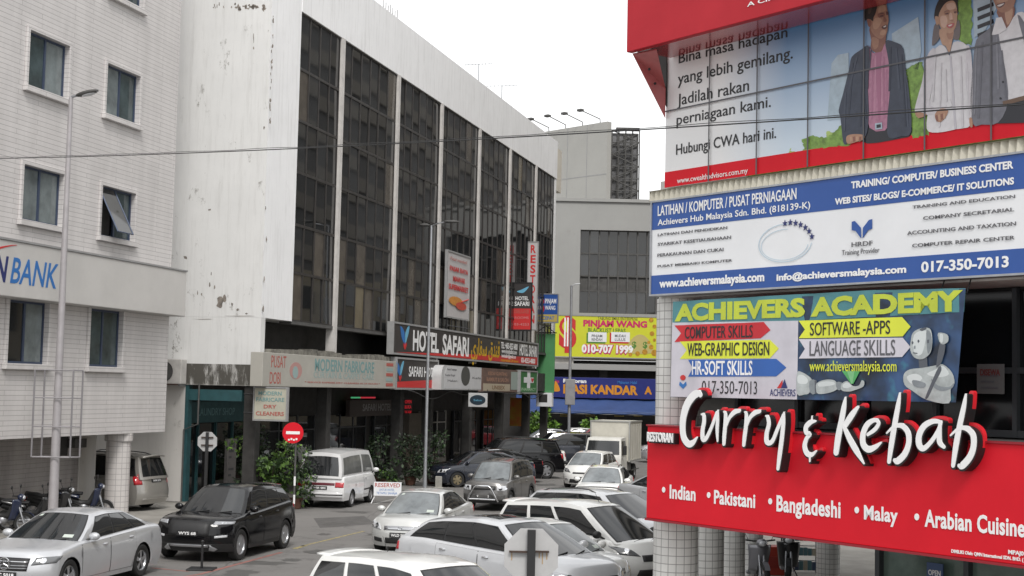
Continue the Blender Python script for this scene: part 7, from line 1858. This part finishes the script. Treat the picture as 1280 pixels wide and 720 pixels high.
# no-entry sign
p = px_g(372, 48.0, 0)
r = thing('no_entry_sign', 'round red no entry sign with a white bar on a post beside the van', 'road sign', p); OFF[r.name] = p
c = at(366.5, 541, 48); rr = 13 * 48 / 1800 + .0
MB().tube([(p.x, p.y, 0), (p.x, p.y, c.z + .3)], .032, 8).build('post', M_DGREY, r)
q = MB(); base_ = len(q.v)
fy = p.y - .05
MB().prism(ell(c.x, c.z, rr, rr, 40), fy - .006, fy + .02).build('disc', M_RED, r)
MB().box(c.x - rr * .66, c.x + rr * .66, fy - .013, fy - .007, c.z - rr * .13, c.z + rr * .15).build('white_bar', M_LWHITE, r)
for k in range(4): MB().box(c.x - rr * .45 + k * rr * .24, c.x - rr * .45 + k * rr * .24 + rr * .17, fy - .013, fy - .007, c.z - rr * .74 + (k % 2) * .02, c.z - rr * .58 + (k % 2) * .03).build('sticker', M_LWHITE, r)
for k, z in enumerate((.3, .9)): MB().tube([(p.x, p.y, z), (p.x, p.y, z + .3)], .034, 8).build('white_band', M_LWHITE, r)

def octa_sign(label, px, py_c, D, half, pole_w, base_z=0.0, px_base=None, bars=1, post_m=None):
    c = at(px, py_c, D); p = px_g(px_base or px, D, base_z)
    r = thing('stop_sign_back', label, 'road sign', p, 0, None); OFF[r.name] = p
    k = half * .41; pts = [(c.x - k, c.z + half), (c.x + k, c.z + half), (c.x + half, c.z + k), (c.x + half, c.z - k), (c.x + k, c.z - half), (c.x - k, c.z - half), (c.x - half, c.z - k), (c.x - half, c.z + k)]
    MB().prism(pts, p.y + .02, p.y + .035).build('plate', mat('bare_aluminium', (.46, .46, .46), .5, metal=.1, var=.12, vscale=4), r)
    w = pole_w / 2
    MB().box(c.x - w, c.x + w, p.y - w * 1.2, p.y + w * .8, base_z, c.z + half * .97).build('post', post_m or M_BLACK, r)
    b = MB()
    if bars == 1:
        b.box(c.x - half * .82, c.x - w, p.y - .03, p.y + .018, c.z + half * .12, c.z + half * .18)
        b.box(c.x + w, c.x + half * .66, p.y - .03, p.y + .018, c.z + half * .14, c.z + half * .20)
    else:
        for z in (-.42, .38): b.box(c.x - half * .62, c.x + half * .62, p.y - .03, p.y + .018, c.z + half * z, c.z + half * z + .035)
    b.build('bracket', mat('rusty_bracket', (.07, .045, .035), .8, var=.5), r)
    if bars == 1:
        for dx, L_ in ((-.72, .30), (.42, .42), (.58, .25), (.3, .2)):
            MB().box(c.x + half * dx - .006, c.x + half * dx + .006, p.y + .017, p.y + .0195, c.z + half * .12 - L_ * half, c.z + half * .12).build('rust_streak', mat('rust_streak', (.38, .26, .14), .8), r)
    return r
octa_sign('bare back of a large octagonal road sign on a black post in the foreground', 664, 695, 17.0, .315, .095, 0, 664, 1)
octa_sign('bare back of a small octagonal road sign outside the teal shop', 259, 552, 45.0, .30, .09, .12, 257, 2, None)

# reserved parking board
p = gnd(464, 629); q = gnd(505, 627)
r = thing('reserved_board', 'small white board lettered reserved on a bent tube stand in the road', 'sign board', (p.x, p.y, 0)); OFF[r.name] = Vector((p.x, p.y, 0))
fr = Frame(p.x, p.y, RAD(90))
(u0, z0), (u1, z1) = fr.uz(467, 619.5, 0), fr.uz(502, 603, 0)
b = MB().box(p.x + u0, p.x + u1, p.y - .015, p.y + .015, z0, z1); b.build('panel', M_SWHITE, r, bevel=.005)
class _O: pass
def let_world(s, parent, x0, x1, z0, h, y, m, **kw): return lettering(s, parent, x0, x1, z0, h, y, m, **kw)
let_world('RESERVED', r, p.x + u0 + .04, p.x + u1 - .05, z0 + (z1 - z0) * .64, (z1 - z0) * .28, p.y - .019, mat('reserved_red', (.42, .08, .07), .6), bold=.012)
let_world('UNTUK HOTEL', r, p.x + u0 + .2, p.x + u1 - .25, z0 + (z1 - z0) * .36, (z1 - z0) * .16, p.y - .019, M_LBLUE); let_world('TETAMU SAHAJA', r, p.x + u0 + .1, p.x + u1 - .15, z0 + (z1 - z0) * .12, (z1 - z0) * .16, p.y - .019, M_LBLUE)
b = MB()
for x in (p.x + u0 + .03, p.x + u1 - .03):
    b.tube([(x, p.y + .03, z1), (x, p.y + .03, z0 - .05), (x - .05, p.y, z0 * .5), (x - .10, p.y - .18, 0)], .017, 6); b.tube([(x, p.y + .03, z0), (x - .02, p.y + .3, 0)], .015, 6)
b.build('stand', M_LWHITE, r)
# low grey slab-like marker by the lamp
p = gnd(548, 612); r = thing('concrete_marker', 'small pale concrete marker standing behind the light silver saloon', 'marker', (p.x, p.y, 0)); OFF[r.name] = Vector((p.x, p.y, 0))
MB().box(p.x - .14, p.x + .14, p.y - .1, p.y + .1, 0, .55).build('block', M_KERB, r, bevel=.03); MB().box(p.x - .2, p.x + .2, p.y - .16, p.y + .16, 0, .1).build('foot', M_KERB, r, bevel=.02)
# black post on a plate
p = gnd(252, 712); r = thing('barrier_post', 'short black post on a square plate standing on the road by the black SUV', 'post', (p.x, p.y, 0)); OFF[r.name] = Vector((p.x, p.y, 0))
MB().tube([(p.x, p.y, .03), (p.x, p.y, .62)], .028, 10).build('post', M_BLACK, r); MB().box(p.x - .30, p.x + .30, p.y - .28, p.y + .28, .0, .035).build('base_plate', M_BLACK, r, bevel=.008); MB().ball((p.x, p.y, .63), (.04, .04, .035), 10).build('cap', M_BLACK, r)

# rooftop antennas
for lab, (mx, my_), (bx, by), dx in (('taller television aerial on the roof parapet, further left', (597, 79), (598, 104), 17), ('lower television aerial on the roof parapet, nearer the far end', (626, 106), (627, 128), 19)):
    u, z0 = HOT.uz(bx, by, 2.0); _, z1 = HOT.uz(mx, my_, 2.0)
    r = fthing(HOT, 'roof_aerial', lab, 'aerial', u, 2.0, 20.25, 'aerials on the hotel roof')
    MB().tube([(u, 2, 20.2), (u, 2, z1)], .03, 6).build('mast', M_GALV, r)
    fr = Frame(HOT.w(u, 2, 0).x, HOT.w(u, 2, 0).y, RAD(90)); hw_ = dx * HOT.w(u, 2, 0).y / 1800
    b = MB()
    a0 = HOT.rz
    def L_(x_, y_): return (u + x_ * math.cos(-a0) - y_ * math.sin(-a0), 2 + x_ * math.sin(-a0) + y_ * math.cos(-a0))
    b.tube([(*L_(-hw_, 0), z1 - .05), (*L_(hw_, 0), z1 + .05)], .02, 5)
    for k in range(9):
        t = -1 + 2 * k / 8; b.tube([(*L_(hw_ * t, -.35 + .02 * k), z1 + .05 * t), (*L_(hw_ * t, .35 - .02 * k), z1 + .05 * t)], .012, 5)
    b.build('boom', M_GALV, r)

# overhead cable across the street
a, c = at(-60, 199, 27), at(1330, 127, 12.4)
r = thing('overhead_cable', 'single thin black cable strung across the street from left to right', 'cable', tuple(a)); OFF[r.name] = Vector(a)
pts = []
for k in range(41):
    t = k / 40; q = a.lerp(c, t); q.z -= 4 * t * (1 - t) * .10; pts.append(tuple(q))
b = MB().tube(pts, .0075, 6); b.tube([(p_[0], p_[1] + .012 * math.sin(i * 1.3), p_[2] + .02 + .006 * math.cos(i * 1.7)) for i, p_ in enumerate(pts)], .004, 5)
b.build('strand', M_BLACK, r)

p0_ = HOT.w(14, -.6, 4.05)
r = thing('service_cable', 'thin black cable looping along under the hotel shop signs', 'cable', p0_); OFF[r.name] = p0_
pts = []
for k in range(61):
    t = k / 60; pts.append(tuple(HOT.w(14 + 26 * t, -.62, 4.08 - .38 * abs(math.sin(t * math.pi * 4)) ** 1.5 * (.5 + .5 * math.sin(t * 9)))))
MB().tube(pts, .022, 6).build('strand', M_BLACK, r)

# ================================================================== greenery
def leaf_mat(name, col, k=.5):
    m = mat(name, col, .55, var=.4, vscale=2.5); return m
G1, G2, G3, G4 = leaf_mat('leaf_dark', (.016, .030, .013)), leaf_mat('leaf_mid', (.034, .068, .022)), leaf_mat('leaf_light', (.10, .19, .035)), leaf_mat('leaf_bright', (.16, .30, .04))
M_BARK = mat('bark', (.07, .055, .04), .9, var=.4, vscale=6)
def leaves(b, c, rad, n, size, rng, mats=4, droop=.3, hollow=.55):
    for _ in range(n):
        while True:
            v = Vector((rng.uniform(-1, 1), rng.uniform(-1, 1), rng.uniform(-1, 1)))
            if hollow < v.length < 1: break
        k = 1 + .22 * math.sin(5 * v.x + 3 * v.z) * math.cos(4 * v.y)
        p = Vector((c[0] + v.x * rad[0] * k, c[1] + v.y * rad[1] * k, c[2] + v.z * rad[2] * k))
        d = (v + Vector((rng.gauss(0, .6), rng.gauss(0, .6), rng.gauss(-droop, .5)))).normalized(); s = d.cross(Vector((rng.gauss(0, 1), rng.gauss(0, 1), rng.gauss(0, 1)))).normalized()
        L = size * rng.uniform(.6, 1.4); w = L * .28
        b.face([tuple(p), tuple(p + d * L * .5 + s * w), tuple(p + d * L), tuple(p + d * L * .5 - s * w)], rng.randrange(mats))
def tree(name, label, cat, pos, h, crown, n, size, seed, mats, trunk_r=.06, pot=None, group=None):
    rng = random.Random(seed); pos = Vector(pos)
    r = thing(name, label, cat, pos, 0, group); OFF[r.name] = pos
    x, y, z = pos
    b = MB(); tips = []
    b.tube([(x, y, z), (x + rng.gauss(0, .05), y, z + h * .35), (x + rng.gauss(0, .08), y + rng.gauss(0, .08), z + h * .62)], trunk_r, 8, r2=trunk_r * .6)
    for k in range(6):
        a = rng.uniform(0, 6.28); e = (x + crown[0] * .7 * math.cos(a), y + crown[1] * .7 * math.sin(a), z + h * rng.uniform(.65, .95)); tips.append(e)
        b.tube([(x, y, z + h * rng.uniform(.3, .6)), ((x + e[0]) / 2, (y + e[1]) / 2, (z + h * .5 + e[2]) / 2 + .1), e], trunk_r * .5, 6, r2=trunk_r * .15)
    b.build('trunk', M_BARK, r, smooth=60)
    f = MB()
    for k in range(16):
        a = rng.uniform(0, 6.28); q = math.sqrt(rng.random()) * .95; zz = rng.uniform(-1.0, .9)
        c = (x + crown[0] * q * math.cos(a), y + crown[1] * q * math.sin(a), z + h - crown[2] + crown[2] * zz)
        s_ = rng.uniform(.16, .46); leaves(f, c, (crown[0] * s_, crown[1] * s_, crown[2] * s_ * rng.uniform(.6, 1.3)), int(n / 14 * s_ / .4), size * rng.uniform(.7, 1.25), rng, len(mats), hollow=.15)
    f.build('crown', mats, r)
    if pot:
        MB().lathe((x, y, z), [(pot * .7, 0), (pot, pot * 1.3), (pot * 1.05, pot * 1.35), (pot * .9, pot * 1.3), (.01, pot * 1.2)], 20).build('pot', mat('clay_pot', (.10, .045, .03), .8, var=.3), r, smooth=40)
    return r
# shrubs in front of the laundry
for lab, px, D, h, cr, n, sz, sd, ms in (
    ('tall dark potted shrub behind the no entry sign, beside the white van', 374, 49.6, 2.2, (.55, .5, .85), 700, .15, 3, [G1, G1, G2, G3]),
    ('bright leafy shrub just right of the small octagonal sign, above the black SUV', 343, 49.9, 1.7, (.62, .5, .55), 1000, .19, 4, [G2, G2, G3, G3]),
    ('leggy dark climber in front of the laundry windows', 322, 51.2, 2.9, (.7, .5, 1.2), 560, .17, 5, [G1, G1, G2, G1])):
    q = px_g(px, D, .02); tree('shrub', lab, 'shrub', q, h, cr, n, sz, sd, ms, .035, .26, 'potted plants along the arcade')
for lab, px, D, h, cr, n, sz, sd, ms in (
    ('dark upright potted shrub between the white van and the hotel door', 476, 61.5, 2.3, (.7, .5, .95), 950, .14, 6, [G1, G1, G2, G1]),
    ('wide dusky shrub in a pot left of the hotel lamp post', 516, 62.5, 2.1, (1.0, .6, .85), 1200, .15, 7, [G1, G2, G1, G1]),
    ('dark shrub with pale stems right beside the hotel lamp post', 543, 63.8, 2.2, (.6, .5, .9), 750, .14, 8, [G1, G1, G2, G2]),
    ('low green plant at the foot of the hotel shrubs', 487, 60.2, .8, (.45, .4, .35), 600, .14, 9, [G2, G3, G2, G1])):
    q = px_g(px, D, .02); tree('shrub', lab, 'shrub', q, h, cr, n, sz, sd, ms, .035, .28, 'potted plants along the arcade')
rng = random.Random(21)
# arching pale sprays over the van
q = px_g(333, 50.4, .02); r = thing('spray_plant', 'sparse plant with long arching yellow-green sprays by the laundry arcade', 'plant', q, 0, 'potted plants along the arcade'); OFF[r.name] = q
b = MB(); f = MB()
for k in range(7):
    a = rng.uniform(-.5, 3.4); L = rng.uniform(.9, 1.7); h0 = rng.uniform(1.9, 2.9); P_ = []
    for t in range(8): s = t / 7; P_.append((q.x + L * s * math.cos(a), q.y + .5 * s * math.sin(a), q.z + h0 * (1 - (1 - s) ** 2.2 * .9) - .75 * s ** 3))
    b.tube([(q.x, q.y, q.z)] + P_, .012, 5, r2=.004)
    for s in range(3, 8):
        for _ in range(7): leaves(f, P_[s], (.10, .08, .07), 2, .13, rng, 3, .4, 0)
b.build('stems', M_BARK, r); f.build('foliage', [G3, G2, G4], r)
MB().lathe((q.x, q.y, q.z), [(.18, 0), (.25, .33), (.26, .35), (.22, .33), (.01, .3)], 18).build('pot', mat('clay_pot', (.10, .045, .03), .8, var=.3), r)
# street trees in front of the far building
for lab, px, D, h, cr, n, sz, sd in (('small bright green street tree in front of the blue awnings, left of the lamp post', 676, 108.6, 2.9, (1.2, 1.1, 1.2), 1900, .34, 11), ('small bright green street tree behind the box truck under the blue awning', 752, 108.6, 1.95, (1.2, 1.0, .7), 2200, .34, 12)):
    q = px_g(px, D, 0); tree('street_tree', lab, 'tree', q, h, cr, n, sz, sd, [G3, G4, G4, G2], .09, None, 'small street trees at the junction')

# clutter under the restaurant sign
q = at(968, 700, 33.5)
r = thing('red_cabinet', 'red upright cabinet standing in shade under the restaurant sign', 'cabinet', (q.x, 33.5, .12)); OFF[r.name] = Vector((q.x, 33.5, .12))
MB().box(q.x - .2, q.x + .2, 33.3, 33.8, .12, q.z + .32).build('case', mat('cabinet_red', (.32, .03, .015), .5, var=.1), r, bevel=.02)
MB().box(q.x - .17, q.x + .17, 33.28, 33.298, .3, q.z + .1).build('door', mat('cabinet_red_dark', (.22, .02, .012), .5), r); MB().box(q.x + .10, q.x + .13, 33.25, 33.279, .8, 1.0).build('handle', M_CHROME, r)
make_bike('motorcycle in the shade under the restaurant sign, left of the red cabinet', (at(942, 700, 31.5).x, 31.5, .12), RAD(-80), B_GRY)
make_bike('motorcycle in the shade under the restaurant sign, right of the red cabinet', (at(985, 700, 32.3).x, 32.3, .12), RAD(-100), B_BLK)
q = at(1006, 700, 34)
r = thing('goods_rack', 'standing rack of small colourful packets in front of the restaurant', 'rack', (q.x, 34, .12)); OFF[r.name] = Vector((q.x, 34, .12))
b = MB()
for x in (-.26, .26): b.tube([(q.x + x, 34, .12), (q.x + x, 34, 2.1)], .02, 6)
for k in range(6): b.tube([(q.x - .26, 34, .4 + k * .34), (q.x + .26, 34, .4 + k * .34)], .012, 6)
b.build('frame', M_GALV, r)
pk = MB(); pms = [mat('packet_%s' % n_, c_, .5) for n_, c_ in (('teal', (.06, .14, .16)), ('rust', (.22, .06, .04)), ('cream', (.3, .28, .22)), ('navy', (.03, .05, .1)), ('olive', (.10, .12, .05)))]
for k in range(6):
    for j in range(5):
        x = q.x - .24 + j * .1; pk.box(x, x + .085, 33.92, 33.99, .12 + .06 + k * .34, .12 + .06 + k * .34 + rng.uniform(.16, .24), rng.randrange(5))
pk.build('packets', pms, r)
